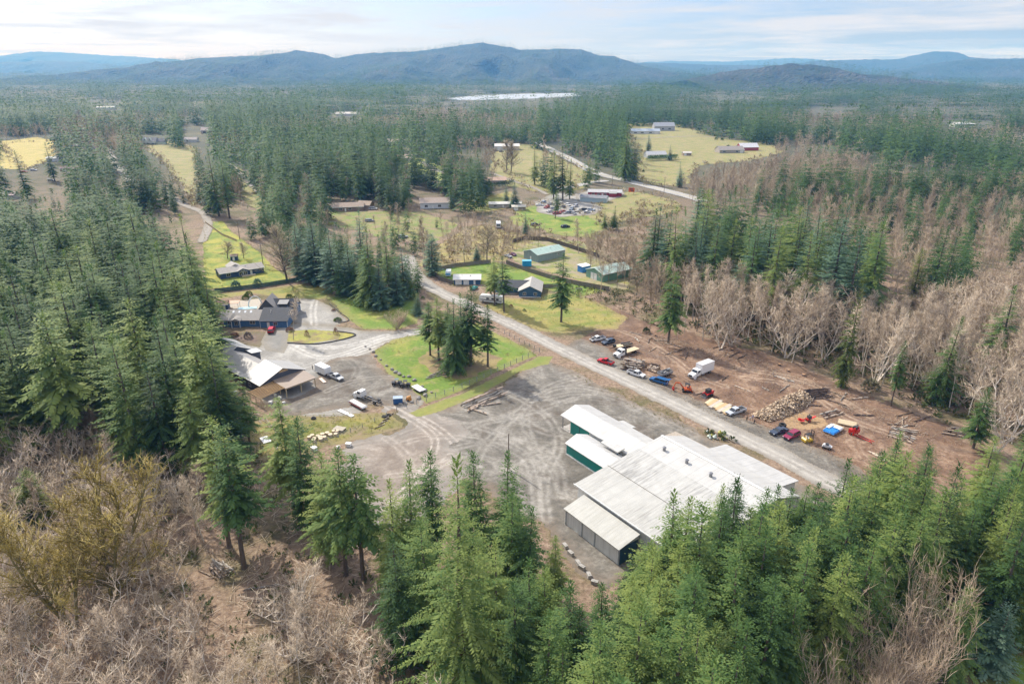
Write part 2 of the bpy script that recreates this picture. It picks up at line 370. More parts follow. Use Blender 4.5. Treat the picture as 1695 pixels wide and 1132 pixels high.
rt = [trk([(700, 470), (742, 490), (805, 520), (850, 540), (905, 568), (965, 597), (1042, 634), (1122, 672), (1202, 712), (1302, 762), (1422, 827), (1500, 875)], .55, .95, .8)]
rsheet('gravel_road', [(676, 425), (683, 445), (692, 458), (712, 474), (742, 490), (805, 518), (850, 538), (905, 566), (965, 595), (1042, 632), (1122, 670), (1202, 710), (1302, 760), (1422, 825), (1500, 875)], 7.2, .042, .4, ROADG, 'pale packed gravel road running diagonally past the warehouse', 'road', amp=.7, tracks=rt, blend=1.5)
psheet('dirt_lot', [(955, 572), (968, 552), (1000, 545), (1060, 552), (1120, 562), (1200, 582), (1320, 625), (1440, 672), (1560, 715), (1640, 745), (1640, 790), (1560, 820), (1480, 860), (1400, 825), (1300, 768), (1200, 712), (1110, 668), (1040, 632), (985, 602)], .018, .4, DIRT, 'reddish brown cleared dirt lot with trucks, logs and machines', 'dirt lot',
       amp=2.2, blend=5, tracks=arcs(16, 45, 110, 135, 215, 31, (14, 60), (.2, .7)) + [trk(p, .45, .95, .9) for p in [[(1005, 540), (1060, 560), (1110, 590), (1150, 620), (1200, 640)], [(1230, 625), (1320, 640), (1400, 690), (1480, 720)], [(1215, 610), (1330, 630), (1440, 690)]]])
psheet('dirt_track', [(955, 488), (985, 496), (1050, 526), (1120, 545), (1230, 575), (1340, 612), (1450, 660), (1580, 712), (1560, 722), (1430, 680), (1310, 632), (1200, 592), (1110, 566), (1040, 556), (1000, 535), (960, 505)], .014, .5, DIRT, 'torn up brown dirt strip along the edge of the bare woods', 'dirt track', amp=3.0)
psheet('lot_gravel', [(930, 575), (960, 560), (1000, 575), (1060, 615), (1130, 650), (1230, 690), (1320, 725), (1400, 760), (1460, 800), (1420, 830), (1300, 765), (1180, 705), (1080, 655), (985, 606)], .03, .4, YARD, 'grey gravel shoulder where the cars and trucks park', 'yard', amp=1.6)
psheet('leaf_litter', [(688, 592), (735, 572), (800, 585), (835, 592), (815, 612), (770, 628), (715, 618)], .032, .4, turf('needle_litter', (.22, .21, .06), (.36, .28, .12), (.24, .17, .10), .3, .55, None, .52), 'tan fallen needles under the lawn firs', 'leaf litter', amp=2.5, kind='stuff')
psheet('scrub_meadow', [(690, 440), (720, 410), (760, 385), (800, 372), (860, 388), (905, 392), (880, 402), (850, 415), (838, 432), (770, 436), (720, 446)], .03, .6, turf('scrub_meadow_grass', (.22, .22, .06), (.36, .30, .11), (.30, .23, .14), .36, .56, None, .54), 'rough scrubby meadow above the fenced lawn', 'meadow', amp=3)
psheet('scrub_meadow', [(380, 345), (440, 352), (520, 350), (640, 350), (700, 352), (760, 372), (720, 400), (640, 395), (500, 360)], .034, .8, turf('house_lot_grass', (.17, .235, .045), (.29, .26, .09), (.27, .2, .12), .44, .62, None, .54), 'grass showing between the houses and the fir belt', 'meadow', amp=3)
sg = turf('orange_sawdust', (.34, .22, .115), (.43, .29, .16), (.26, .18, .12), .3, .6)
psheet('sawdust', [(1300, 690), (1330, 682), (1362, 692), (1372, 705), (1340, 712), (1308, 706)], .04, .3, sg, 'orange sawdust spread round the red log splitter', 'sawdust', amp=2.0, kind='stuff')
psheet('lawn', [(620, 580), (650, 562), (695, 553), (730, 545), (790, 535), (835, 558), (882, 582), (888, 588), (830, 612), (760, 648), (706, 668), (690, 655), (655, 632), (630, 603)], .02, .4, LAWN, 'bright green triangular lawn under the stand of tall firs', 'lawn', amp=.8)
psheet('grass_verge', [(678, 684), (706, 672), (765, 652), (835, 617), (893, 590), (915, 590), (908, 602), (860, 615), (800, 650), (735, 678), (692, 690)], .024, .35, LAWN, 'green grass verge outside the wire fence', 'grass verge', amp=.7)
psheet('side_lawn', [(540, 493), (590, 484), (650, 492), (694, 484), (694, 505), (690, 535), (655, 546), (600, 545), (575, 527), (556, 505)], .022, .4, LAWN, 'shaded green lawn below the row of blue spruces', 'lawn', amp=.8)
psheet('roadside_lawn', [(800, 508), (830, 492), (880, 496), (905, 486), (955, 486), (1000, 505), (1040, 528), (1020, 545), (985, 545), (930, 552), (890, 548), (840, 526)], .02, .4, DRYLAWN, 'yellow green lawn beside the blue gabled house', 'lawn', amp=1.2)
psheet('fenced_lawn', [(704, 445), (740, 440), (812, 432), (848, 440), (905, 455), (1008, 480), (960, 492), (900, 478), (850, 478), (790, 470), (750, 472)], .022, .5, LAWN, 'green fenced back lawn behind the white roofed garage', 'lawn', amp=.4)
psheet('shed_yard', [(845, 415), (868, 400), (900, 392), (960, 400), (1040, 440), (1040, 480), (985, 472), (900, 448), (850, 432)], .02, .5, turf('shed_yard_grass', (.18, .23, .045), (.35, .31, .10), (.33, .27, .19), .45, .6, None, .52), 'patchy grass round the two green metal sheds', 'yard', amp=1.2)
psheet('ranch_lawn', [(336, 400), (340, 368), (368, 366), (385, 385), (430, 418), (450, 440), (480, 462), (470, 470), (340, 478)], .022, .5, turf('ranch_grass', (.17, .235, .035), (.38, .35, .06), (.36, .3, .1), .42, .6), 'bright green and yellow lawn round the blue ranch house', 'lawn', amp=.8)
psheet('fence_meadow', [(355, 487), (440, 478), (500, 470), (560, 478), (552, 492), (520, 497), (470, 495), (420, 486), (360, 496)], .02, .5, DRYLAWN, 'dry grass strip below the green fence', 'meadow', amp=.8)
psheet('rough_grass', [(440, 690), (480, 688), (540, 690), (590, 683), (640, 684), (668, 700), (655, 712), (600, 728), (545, 738), (500, 760), (440, 770), (400, 740), (410, 700)], .022, .4, MOSSY, 'mossy yellow green rough grass below the parking lot', 'grass', amp=1.6)
psheet('planting_bed', [(475, 565), (478, 548), (520, 546), (580, 550), (588, 556), (560, 562), (500, 570)], .05, .3, turf('bed_grass', (.28, .30, .06), (.40, .36, .09), (.2, .14, .1), .4, .55, None, .56), 'raised planting bed at the bend of the driveway', 'planting bed', amp=.3)
psheet('front_garden', [(370, 552), (440, 549), (442, 562), (430, 575), (372, 565)], .03, .3, BARKBED, 'brown mulched garden in front of the blue house', 'garden', amp=.5)
psheet('pool_terrace', [(365, 508), (392, 498), (432, 494), (430, 512), (394, 516), (362, 520)], .03, .4, paint((.40, .36, .30), .85), 'stone terrace behind the blue house', 'terrace', amp=.4)
psheet('right_lawn', [(1640, 1060), (1700, 1040), (1760, 1060), (1760, 1200), (1620, 1200), (1630, 1110)], .02, .4, LAWN, 'green lawn at the foot of the dark hedge', 'lawn', amp=1.0)
# ---- farther fields and roads
FZ = [.06]
def field(name, pts, mat, label, z=None, amp=7.0, res=1.5, cat='field'): 
    FZ[0] += .012; return psheet(name, pts, FZ[0], res, mat, label, cat, amp=amp, nscale=.06, blend=8)
field('field', [(1030, 206), (1110, 202), (1185, 226), (1275, 238), (1296, 252), (1240, 266), (1155, 274), (1130, 310), (1070, 306), (1052, 290), (1058, 250), (1030, 232)], PASTURE, 'wide yellow pasture with the scattered far farm buildings')
field('field', [(-40, 238), (60, 228), (95, 234), (92, 262), (40, 282), (-40, 275)], turf('stubble_field', (.38, .33, .09), (.48, .38, .13), (.4, .32, .12)), 'golden field behind the left hand firs', res=2.0)
field('field', [(236, 238), (290, 234), (322, 246), (332, 290), (322, 340), (300, 310), (272, 268), (244, 248)], PASTURE, 'yellow field in front of the pale farmhouse')
field('field', [(812, 262), (830, 236), (880, 240), (905, 252), (975, 285), (985, 300), (945, 318), (880, 318), (820, 300)], PASTURE, 'sloping field below the white barn')
field('lawn', [(845, 350), (900, 335), (960, 350), (1010, 365), (985, 396), (900, 386), (855, 372)], LAWN, 'bright green lawn beyond the junk cars', cat='lawn')
field('field', [(985, 318), (1060, 318), (1130, 338), (1135, 350), (1060, 360), (1000, 372), (960, 345)], PASTURE, 'meadow between the red building and the highway')
field('lawn', [(668, 262), (700, 262), (735, 278), (735, 300), (680, 300)], turf('far_lawn', (.22, .28, .05), (.33, .34, .09), (.33, .28, .1)), 'small striped lawn deep among the firs', cat='lawn', res=1.2)
field('field', [(385, 270), (405, 285), (438, 335), (432, 352), (400, 330), (380, 300)], PASTURE, 'narrow grass strip along the side road')
field('field', [(760, 330), (845, 318), (850, 345), (800, 352), (760, 345)], DRYLAWN, 'patchy grass round the mobile homes', res=1.2)
psheet('scrap_yard', [(885, 335), (920, 318), (960, 326), (1000, 345), (985, 356), (930, 360), (892, 352)], .21, .8, LIGHTG, 'pale gravel scrap yard full of old cars', 'yard', amp=2, nscale=.1)
psheet('gravel_court', [(950, 322), (985, 314), (1035, 318), (1030, 326), (1000, 336), (960, 338)], .22, .8, LIGHTG, 'gravel court round the red building', 'yard', amp=1, nscale=.1)
HWY = gravel('grey_highway', (.30, .29, .28), (.36, .35, .335), (.42, .41, .39), None, (.30, .29, .28), scale=2)
hw = [(875, 226), (900, 242), (940, 262), (985, 286), (1030, 298), (1085, 312), (1140, 326), (1160, 332)]
rsheet('highway', hw, 11, .30, 1.0, HWY, 'wide grey highway crossing the far fields', 'road', amp=.4)
rsheet('road_line', hw, .5, .32, .25, paint((.55, .45, .12), .7), 'yellow centre line of the far highway', 'road marking', amp=0.0)
rsheet('side_road', [(1000, 300), (975, 303), (950, 309), (925, 312)], 8, .26, 1.0, HWY, 'side road leaving the highway by the red building', 'road', amp=.4)
rsheet('driveway', [(335, 400), (345, 372), (335, 352), (310, 342), (290, 330), (275, 318)], 5, .24, .8, ROADG, 'narrow gravel lane curving left of the ranch house', 'road', amp=.5)
rsheet('driveway', [(365, 262), (385, 276), (410, 300), (440, 330), (455, 345)], 5, .24, .8, ROADG, 'pale lane between the spruces and the grass strip', 'road', amp=.5)
rsheet('driveway', [(175, 246), (184, 260), (198, 278), (215, 300)], 9, .24, 1.2, LIGHTG, 'pale dirt lane beside the golden field', 'road', amp=1.5)
rsheet('driveway', [(812, 286), (850, 300), (885, 312), (905, 322)], 4, .24, .8, ROADG, 'gravel lane across the sloping field', 'road', amp=.6)
rsheet('driveway', [(700, 268), (722, 283), (735, 284)], 8, .24, .8, LIGHTG, 'pale court beside the small striped lawn', 'road', amp=.5)
rsheet('driveway', [(1035, 231), (1080, 229), (1160, 226), (1230, 233)], 5, .24, 1.0, ROADG, 'gravel lane across the wide pasture', 'road', amp=.5)
# ---- lake
lp = [(742, 163), (800, 158), (860, 156), (958, 154.5), (960, 159.5), (880, 164), (800, 166), (750, 166.5)]
psheet('lake', lp, .5, 12, NT('lake_water').done((.34, .37, .40), .38, 0, 1.0), 'pale lake shining below the central hill', 'lake', amp=6, nscale=.01)
# ---- hills
def hillmat(name, a, b, c):
    t = NT(name); co = t.coord(); n = t.noise(.0016, 5, .6, vec=co); f = t.noise(.035, 4, .7, vec=co); v = t.n('ShaderNodeTexVoronoi', {'Vector': co, 'Scale': .05}).outputs['Distance']
    m = t.mix(t.ramp(n, [(.45, 0.0), (.66, 1.0)]), t.ramp(f, [(.3, a), (.7, b)]), c)
    t.bump(t.math('ADD', f, v), 1.0, 25); return t.done(m, .95)
HILL = hillmat('forested_hill', (.014, .034, .022), (.036, .066, .040), (.048, .062, .042)); BROWNHILL = hillmat('brown_hill', (.03, .042, .028), (.075, .07, .05), (.03, .05, .03))
HILLS = []
def hills(name, ridge, Y, depth, label, mat, nu=220, nv=36, seed=0, rough=.16, clip=None):
    pts = [WY(px, py, Y) for px, py in ridge]; rx = np.array([p.x for p in pts]); rz = np.array([p.z for p in pts])
    xs = np.linspace(rx[0], rx[-1], nu); vs = np.concatenate([np.linspace(-1, 0, nv), np.linspace(0, 1, nv // 2)[1:]])
    X, Vv = np.meshgrid(xs, vs); h = np.interp(X, rx, rz)
    prof = 1 - np.abs(Vv) ** 1.4 * (1.6 - .6 * np.abs(Vv)); prof = np.clip(prof, 0, 1)
    n1 = .30 - np.abs(fbm(X / (depth * .30), Vv * 1.3 + 9, seed, 5) - .5) * 4.2
    Z = h * prof + h * rough * 2 * n1 * np.minimum(1, (1 - prof) * 2.2) * np.minimum(1, prof * 4) * 1.5
    Z = np.where(np.abs(Vv) > .999, -.5, np.maximum(Z, -.5)) + (fbm(X / 70, Vv * depth / 70, seed + 9, 3) - .3) * 22 * np.clip(h / 120, .3, 1) * (prof > .02)
    YY = Y + Vv * depth
    idx = np.arange(len(vs))[:, None] * nu + np.arange(nu)[None]
    q = np.stack([idx[:-1, :-1], idx[:-1, 1:], idx[1:, 1:], idx[1:, :-1]], -1).reshape(-1, 4)
    me = raw_mesh(name, np.stack([X.ravel(), YY.ravel(), Z.ravel()], 1), q, [mat]); me.polygons.foreach_set('use_smooth', [True] * len(q))
    HILLS.append((xs, vs, Z, Y, depth)); return tag(link(name, me), label, 'hills', kind='structure')
hills('mountains', [(-120, 97), (0, 93), (60, 86), (110, 88), (170, 92), (230, 95), (300, 100), (360, 106), (450, 118)], 15000, 2000, 'faint blue mountains under cloud at the far left', HILL, seed=1)
hills('mountains', [(1020, 108), (1060, 104), (1110, 102), (1200, 103), (1260, 100), (1310, 97), (1350, 99), (1420, 106)], 15000, 2000, 'faint blue ridge right of the central hill', HILL, seed=2)
hills('hills', [(-140, 110), (0, 104), (70, 102), (140, 104), (220, 110), (300, 119)], 11500, 1500, 'pale low ridge in front of the far left mountains', HILL, seed=3)
hills('hills', [(1020, 107), (1080, 105), (1130, 106), (1180, 109), (1300, 109), (1360, 101), (1420, 100), (1490, 99), (1515, 92), (1545, 86), (1570, 86), (1590, 95), (1640, 99), (1700, 97), (1860, 95)], 9500, 1600, 'blue hill with a rounded summit at the right', HILL, seed=4)
hills('hills', [(-150, 124), (0, 121), (60, 122), (150, 124), (260, 128)], 8500, 900, 'low blue rise at the left edge', HILL, seed=5)
hills('hills', [(120, 131), (160, 126), (205, 118), (250, 112), (300, 104), (330, 98), (400, 95), (470, 90), (495, 85), (530, 90), (555, 99), (590, 92), (640, 88), (690, 87), (730, 82), (765, 75), (795, 72), (830, 77), (860, 83), (880, 84), (930, 82), (960, 84), (990, 93), (1015, 95), (1040, 104), (1075, 116), (1150, 124), (1220, 131)], 6800, 2300, 'long forested blue hill filling the middle of the horizon', HILL, 360, 50, seed=6)
hills('hills', [(1440, 128), (1500, 118), (1540, 112), (1575, 103), (1620, 98), (1660, 99), (1760, 96), (1900, 98)], 7000, 1600, 'dark forested slope at the right edge', HILL, seed=7)
hills('hills', [(1135, 134), (1165, 127), (1195, 121), (1235, 116), (1280, 110), (1320, 108), (1350, 110), (1385, 115), (1420, 122), (1470, 128), (1530, 134)], 3900, 700, 'nearer brownish wooded knoll right of the lake', BROWNHILL, seed=8, nv=24)
def terrain(x, y):
    z = np.zeros(np.shape(x))
    for xs, vs, Z, Y, depth in HILLS:
        v = (y - Y) / depth; ok = (np.abs(v) < .98) & (x > xs[0]) & (x < xs[-1])
        if not ok.any(): continue
        fi = np.clip((x[ok] - xs[0]) / (xs[1] - xs[0]), 0, len(xs) - 1.001); fj = np.interp(v[ok], vs, np.arange(len(vs)))
        i = fi.astype(int); j = np.minimum(fj.astype(int), len(vs) - 2); a = fi - i; b = fj - j
        z[ok] = np.maximum(z[ok], (Z[j, i] * (1 - a) + Z[j, i + 1] * a) * (1 - b) + (Z[j + 1, i] * (1 - a) + Z[j + 1, i + 1] * a) * b)
    return z
# ================================================================ trees
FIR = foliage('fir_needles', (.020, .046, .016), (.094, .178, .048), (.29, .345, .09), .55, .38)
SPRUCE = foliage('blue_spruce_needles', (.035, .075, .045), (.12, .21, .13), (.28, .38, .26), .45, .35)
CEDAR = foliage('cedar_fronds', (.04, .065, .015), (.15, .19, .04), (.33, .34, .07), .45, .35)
FIRBARK = bark('fir_bark', (.06, .045, .035), (.17, .135, .105)); ALDERBARK = bark('alder_bark', (.30, .26, .21), (.70, .64, .55))
TWIG = foliage('bare_twigs', (.21, .155, .105), (.60, .475, .35), (.90, .79, .63), .4, .2)
PINKTWIG = foliage('pink_brown_twigs', (.21, .155, .105), (.52, .415, .30), (.80, .68, .52), .4, .2)
MOSSTWIG = foliage('mossy_twigs', (.17, .13, .03), (.44, .34, .085), (.66, .55, .28), .35, .2)
BROWNBARK = bark('mossy_bark', (.11, .09, .03), (.27, .23, .08)); SHRUB = foliage('shrub_leaves', (.02, .035, .01), (.065, .085, .025), (.15, .16, .05), .3)

def kites(B, D, Lg, Wd, fold, up=None):
    """folded leaf-shaped sprays: base points B, directions D (unit), lengths, widths."""
    n = len(B); U = np.tile(np.array([0, 0, 1.]), (n, 1)) if up is None else up
    S = np.cross(D, U); S /= np.linalg.norm(S, axis=1, keepdims=True) + 1e-6; N = np.cross(S, D)
    mid = B + D * (Lg * .45)[:, None] - N * (fold * Wd)[:, None]
    V = np.stack([B, mid + S * (Wd / 2)[:, None], B + D * Lg[:, None], mid - S * (Wd / 2)[:, None]], 1).reshape(-1, 3)
    o = np.arange(n)[:, None] * 4
    T = np.concatenate([o + np.array([[0, 1, 2]]), o + np.array([[0, 2, 3]])], 0)
    return V, T
def conifer(seed, h=30., R=4.3, base=.12, whorls=44, nb=7, step=.36, spray=.85, dr=(-.35, .75), shape=.8, gap=.1, ragged=.22, droop=.28, tri=False, side=(.55, 1.05), fan=.24, wr=(.38, .56)):
    g = np.random.default_rng(seed); B = []; D = []; L = []; Wd = []; tone = []; az0 = g.uniform(0, 6.28); asy = g.uniform(.05, .28); miss = g.uniform(.3, .9); mz = g.uniform(0, 6.28)
    zb = h * base
    for w in range(whorls):
        t = (w + g.uniform(-.35, .35)) / whorls; t = min(max(t, 0), .985)
        z = zb + (h - zb) * t ** .93
        Rw = R * ((1 - t) ** shape) * min(1, .55 + t * 3.0) * g.uniform(.88, 1.1)
        a0 = g.uniform(0, 6.283)
        for k in range(nb):
            if g.random() < gap: continue
            az = a0 + 6.283 * (k + g.uniform(-.3, .3)) / nb; ln = max(.62, Rw * g.uniform(1 - ragged * 1.6, 1 + ragged) * (1 + asy * math.cos(az - az0)) * (.55 if abs(t - miss) < .06 and math.cos(az - mz) > .2 else 1))
            e = dr[0] + (dr[1] - dr[0]) * t ** 1.2 + g.uniform(-.12, .12)
            m = max(1, int(ln / step)); bt = g.uniform(-.26, .26)
            for i in range(m):
                s = (i + g.uniform(.3, 1)) / m
                if s < .12: continue
                r = ln * s; zz = z + r * math.tan(e) - droop * ln * s * s + (.1 * ln * max(0, s - .7))
                p = (r * math.cos(az), r * math.sin(az), zz); slope = math.tan(e) - 2 * droop * s
                for sd in ((-1, 1) if i < m - 1 else (0,)):
                    a = az + sd * g.uniform(*side); dz = slope * (.75 if sd else 1) + g.uniform(-.35, .12)
                    d = np.array([math.cos(a), math.sin(a), dz - .08]); d /= np.linalg.norm(d)
                    ll = (spray * .62 + fan * ln * (1 - s)) * g.uniform(.75, 1.25) * (.6 + .4 * (1 - t))
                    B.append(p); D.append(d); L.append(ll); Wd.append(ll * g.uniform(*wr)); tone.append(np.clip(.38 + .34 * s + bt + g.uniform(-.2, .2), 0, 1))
    for k in range(14): q = k * h / 30 * .16; B.append((0, 0, h - 3.0 * h / 30 + q)); D.append(np.array([.55 * math.cos(k * 2.4), .55 * math.sin(k * 2.4), .83])); L.append(min(1.0, 3.0 * h / 30 - q) * .9 * max(h, 15) / 30); Wd.append(.3 * max(h, 15) / 30); tone.append(.55)
    V, T = kites(np.array(B, float), np.array(D), np.array(L), np.array(Wd), .22)
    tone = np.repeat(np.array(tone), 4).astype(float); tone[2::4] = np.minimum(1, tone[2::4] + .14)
    if tri:
        V = V.reshape(-1, 4, 3)[:, 1:].reshape(-1, 3); tone = tone.reshape(-1, 4)[:, 1:].ravel(); T = np.arange(len(V)).reshape(-1, 3)
    return V, T, tone
def trunk_mesh(name, h, r, mat, seed=0, stubs=14):
    g = random.Random(seed); m = MB(); p = Vector((0, 0, -.3)); n = 7
    for k in range(n):
        q = Vector((g.uniform(-.05, .05) * (k < n - 1), g.uniform(-.05, .05) * (k < n - 1), h * (k + 1) / n)); m.cyl(p, q, r * (1 - k / n) ** .8 + .03, r * (1 - (k + 1) / n) ** .8 + .02, 7, False); p = q
    m.cyl((0, 0, -.3), (0, 0, .5), r * 1.5, r * 1.02, 7, False)
    for k in range(stubs):
        z = g.uniform(.06, .5) * h; a = g.uniform(0, 6.3); l = g.uniform(.5, 1.7); m.cyl((0, 0, z), (l * math.cos(a), l * math.sin(a), z - g.uniform(-.1, .4)), .045, .02, 4, False)
    return m.mesh(name, mat)

def segs_mesh(S, thin=2):
    """tapered branch prisms from (p0, p1, r0, r1) rows; tips become spikes."""
    p0 = np.array([s[0] for s in S]); p1 = np.array([s[1] for s in S]); r0 = np.array([s[2] for s in S]); r1 = np.array([s[3] for s in S])
    d = p1 - p0; d /= np.linalg.norm(d, axis=1, keepdims=True) + 1e-9
    a = np.cross(d, np.where(np.abs(d[:, 2:3]) < .9, np.array([[0, 0, 1.]]), np.array([[1., 0, 0]]))); a /= np.linalg.norm(a, axis=1, keepdims=True) + 1e-9; b = np.cross(d, a)
    tip = r1 < .006; Vs = []; Ts = []; off = 0
    for sel, spike in ((~tip, False), (tip, True)):
        n = sel.sum()
        if not n: continue
        ring = []
        for k in range(3):
            c, s = math.cos(k * 2.0944), math.sin(k * 2.0944); o = a[sel] * c + b[sel] * s
            ring.append((p0[sel] + o * r0[sel][:, None], p1[sel] + o * r1[sel][:, None]))
        if spike:
            V = np.stack([ring[0][0], ring[1][0], ring[2][0], p1[sel]], 1).reshape(-1, 3); f = np.array([[0, 1, 3], [1, 2, 3], [2, 0, 3]]); k = 4
        else:
            V = np.stack([ring[0][0], ring[1][0], ring[2][0], ring[0][1], ring[1][1], ring[2][1]], 1).reshape(-1, 3); f = np.array([[0, 1, 4], [0, 4, 3], [1, 2, 5], [1, 5, 4], [2, 0, 3], [2, 3, 5]]); k = 6
        Ts.append(((np.arange(n) * k)[:, None, None] + f[None]).reshape(-1, 3) + off); Vs.append(V); off += len(V)
    return np.concatenate(Vs), np.concatenate(Ts)
def bare(seed, h=16., spread=.3, first=.35, nlimb=26, nsub=7, ntw=7, elev=(.5, 1.1), stems=1, lean=.1, tr=.2, tw=.028, curve=.5, tlen=1.25, lr=.03, lc=.012):
    """returns (trunk+limb segments, twig segments with tone)."""
    g = random.Random(seed); big = []; tw_ = []
    V = Vector
    def rv(s): return V((g.uniform(-s, s), g.uniform(-s, s), g.uniform(-s, s)))
    for st in range(stems):
        az = g.uniform(0, 6.3); ln = lean * g.uniform(.4, 1) + (.25 if stems > 1 else 0); hh = h * g.uniform(.8, 1) if stems > 1 else h
        p = V((g.uniform(-.3, .3), g.uniform(-.3, .3), -.2)) if stems > 1 else V((0, 0, -.2)); pts = [p]; n = 7; d = V((math.cos(az) * ln, math.sin(az) * ln, 1)).normalized()
        for k in range(n):
            d = (d + rv(.07) + V((0, 0, .03))).normalized(); p = p + d * hh / n; pts.append(p)
        for k in range(n):
            big.append((pts[k], pts[k + 1], tr * (1 - k / n) ** .9 + .03, tr * (1 - (k + 1) / n) ** .9 + .025))
        for b in range(nlimb // stems):
            f = first + (1 - first) * (b + g.random()) / (nlimb // stems); f = min(f, .99); i = int(f * n); u = f * n - i; q = pts[i].lerp(pts[i + 1], u)
            a = g.uniform(0, 6.3); el = g.uniform(*elev) + .3 * f; L = h * spread * (1.15 - .75 * (f - first) / (1 - first)) * g.uniform(.65, 1.2)
            dd = V((math.cos(a) * math.cos(el), math.sin(a) * math.cos(el), math.sin(el))); r = lr + lc * L; prev = q; m = 4; lp = [q]
            for k in range(m):
                dd = (dd + rv(.14) + V((0, 0, .10 * curve))).normalized(); nx = prev + dd * L / m
                big.append((prev, nx, r * (1 - k / m) + .012, r * (1 - (k + 1) / m) + .010)); prev = nx; lp.append(nx)
            for s in range(nsub):
                u = .25 + .75 * (s + g.random()) / nsub; i = min(int(u * m), m - 1); q2 = lp[i].lerp(lp[i + 1], u * m - i)
                sd = (dd * .55 + rv(.75) + V((0, 0, .2))).normalized(); sl = tlen * g.uniform(.7, 1.5) * (1 + L * .08)
                mid = q2 + sd * sl * .5; e = mid + (sd + rv(.25)).normalized() * sl * .5; tn = g.random()
                tw_.append((q2, mid, tw * 1.1, tw * .8, tn)); tw_.append((mid, e, tw * .8, .004, tn))
                for w in range(ntw):
                    q3 = q2.lerp(mid, g.uniform(.3, 1)) if g.random() < .45 else mid.lerp(e, g.uniform(0, .9))
                    td = (sd * .6 + rv(.7) + V((0, 0, .18))).normalized(); tw_.append((q3, q3 + td * g.uniform(.45, 1.1) * tlen * .8, tw * .75, .003, min(1, max(0, tn + g.uniform(-.25, .25)))))
    return big, tw_
def mk_bare(name, **k):
    big, tw = bare(**k); Vb, Tb = segs_mesh(big); Vt, Tt = segs_mesh([x[:4] for x in tw])
    tn = np.concatenate([[x[4]] * 6 for x in tw if x[3] >= .006] + [[x[4]] * 4 for x in tw if x[3] < .006])
    return Vb, Tb, Vt, Tt, tn

# ---------------- prototypes: kind -> list of (trunk mesh, crown mesh, height, crown name)
PROTO = {}
def reg(kind, tm, cm, h): PROTO.setdefault(kind, []).append((tm, cm, h))
for s in range(10):
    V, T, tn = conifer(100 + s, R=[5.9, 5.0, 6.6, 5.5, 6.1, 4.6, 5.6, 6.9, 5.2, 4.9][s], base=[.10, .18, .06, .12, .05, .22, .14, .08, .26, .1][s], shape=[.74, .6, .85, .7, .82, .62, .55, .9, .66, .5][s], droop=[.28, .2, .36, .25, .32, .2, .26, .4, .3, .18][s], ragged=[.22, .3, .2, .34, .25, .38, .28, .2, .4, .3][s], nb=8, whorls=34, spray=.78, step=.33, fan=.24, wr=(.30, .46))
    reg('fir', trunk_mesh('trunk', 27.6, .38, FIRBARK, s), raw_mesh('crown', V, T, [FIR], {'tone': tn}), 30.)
for s in range(3):   # tall firs with a long clean trunk and an airy, ragged crown
    V, T, tn = conifer(200 + s, R=[4.9, 4.4, 5.3][s], base=[.30, .34, .26][s], whorls=30, nb=7, shape=.55, gap=.16, ragged=.4, dr=(-.3, .5), spray=1.0, step=.42, fan=.28)
    reg('tall_fir', trunk_mesh('trunk', 27.6, .36, FIRBARK, 20 + s, 26), raw_mesh('crown', V, T, [FIR], {'tone': tn}), 30.)
for s in range(3):
    V, T, tn = conifer(300 + s, h=20, R=4.7, base=.03, whorls=28, nb=9, shape=.9, dr=(-.15, .85), droop=.16, spray=.9, fan=.26)
    reg('spruce', trunk_mesh('trunk', 18.2, .3, FIRBARK, 30 + s, 0), raw_mesh('crown', V, T, [SPRUCE], {'tone': tn}), 20.)
V, T, tn = conifer(400, h=42, R=8.6, base=.04, whorls=42, nb=8, step=.25, spray=.72, wr=(.30, .44), shape=.66, dr=(-.25, .6), droop=.30, gap=.14, ragged=.32, side=(.8, 1.4), fan=.12)
reg('big_spruce', trunk_mesh('trunk', 38.6, .55, FIRBARK, 40), raw_mesh('crown', V, T, [FIR], {'tone': tn}), 42.)
for s in range(2):
    V, T, tn = conifer(500 + s, h=20, R=4.2, base=.02, whorls=40, nb=8, shape=.6, droop=.4, dr=(0, 1.0), spray=.8)
    reg('cedar', trunk_mesh('trunk', 18.2, .3, FIRBARK, 50 + s, 0), raw_mesh('crown', V, T, [CEDAR], {'tone': tn}), 20.)
V, T, tn = conifer(600, h=17, R=4.2, base=.02, whorls=30, nb=8, shape=.45, droop=.2, dr=(.1, .8), spray=.8, ragged=.1)
reg('round_conifer', trunk_mesh('trunk', 15.5, .3, FIRBARK, 60, 0), raw_mesh('crown', V, T, [SPRUCE], {'tone': tn}), 17.)
def regbare(kind, bm_, tm_, h, **k):
    Vb, Tb, Vt, Tt, tn = mk_bare(kind, h=h, **k)
    reg(kind, raw_mesh('trunk', Vb, Tb, [bm_]), raw_mesh('crown', Vt, Tt, [tm_], {'tone': tn}), h)
for s in range(4): regbare('alder', ALDERBARK, TWIG, 22., seed=700 + s, spread=.15, first=.42, nlimb=26, nsub=7, ntw=6, elev=(.5, 1.0), tw=.036, tr=.17, lean=.16, tlen=1.3)
for s in range(2): regbare('pink_alder', ALDERBARK, PINKTWIG, 20., seed=750 + s, spread=.17, first=.3, nlimb=28, nsub=7, ntw=8, tr=.16, tlen=1.35)
for s in range(3): regbare('brush_tree', bark('grey_brown_bark', (.42, .35, .28), (.82, .74, .64)), TWIG, 12., seed=800 + s, spread=.36, first=.12, nlimb=28, nsub=6, ntw=4, elev=(.3, .95), stems=4, tr=.13, tw=.042, tlen=1.35, lean=.5, lr=.045)
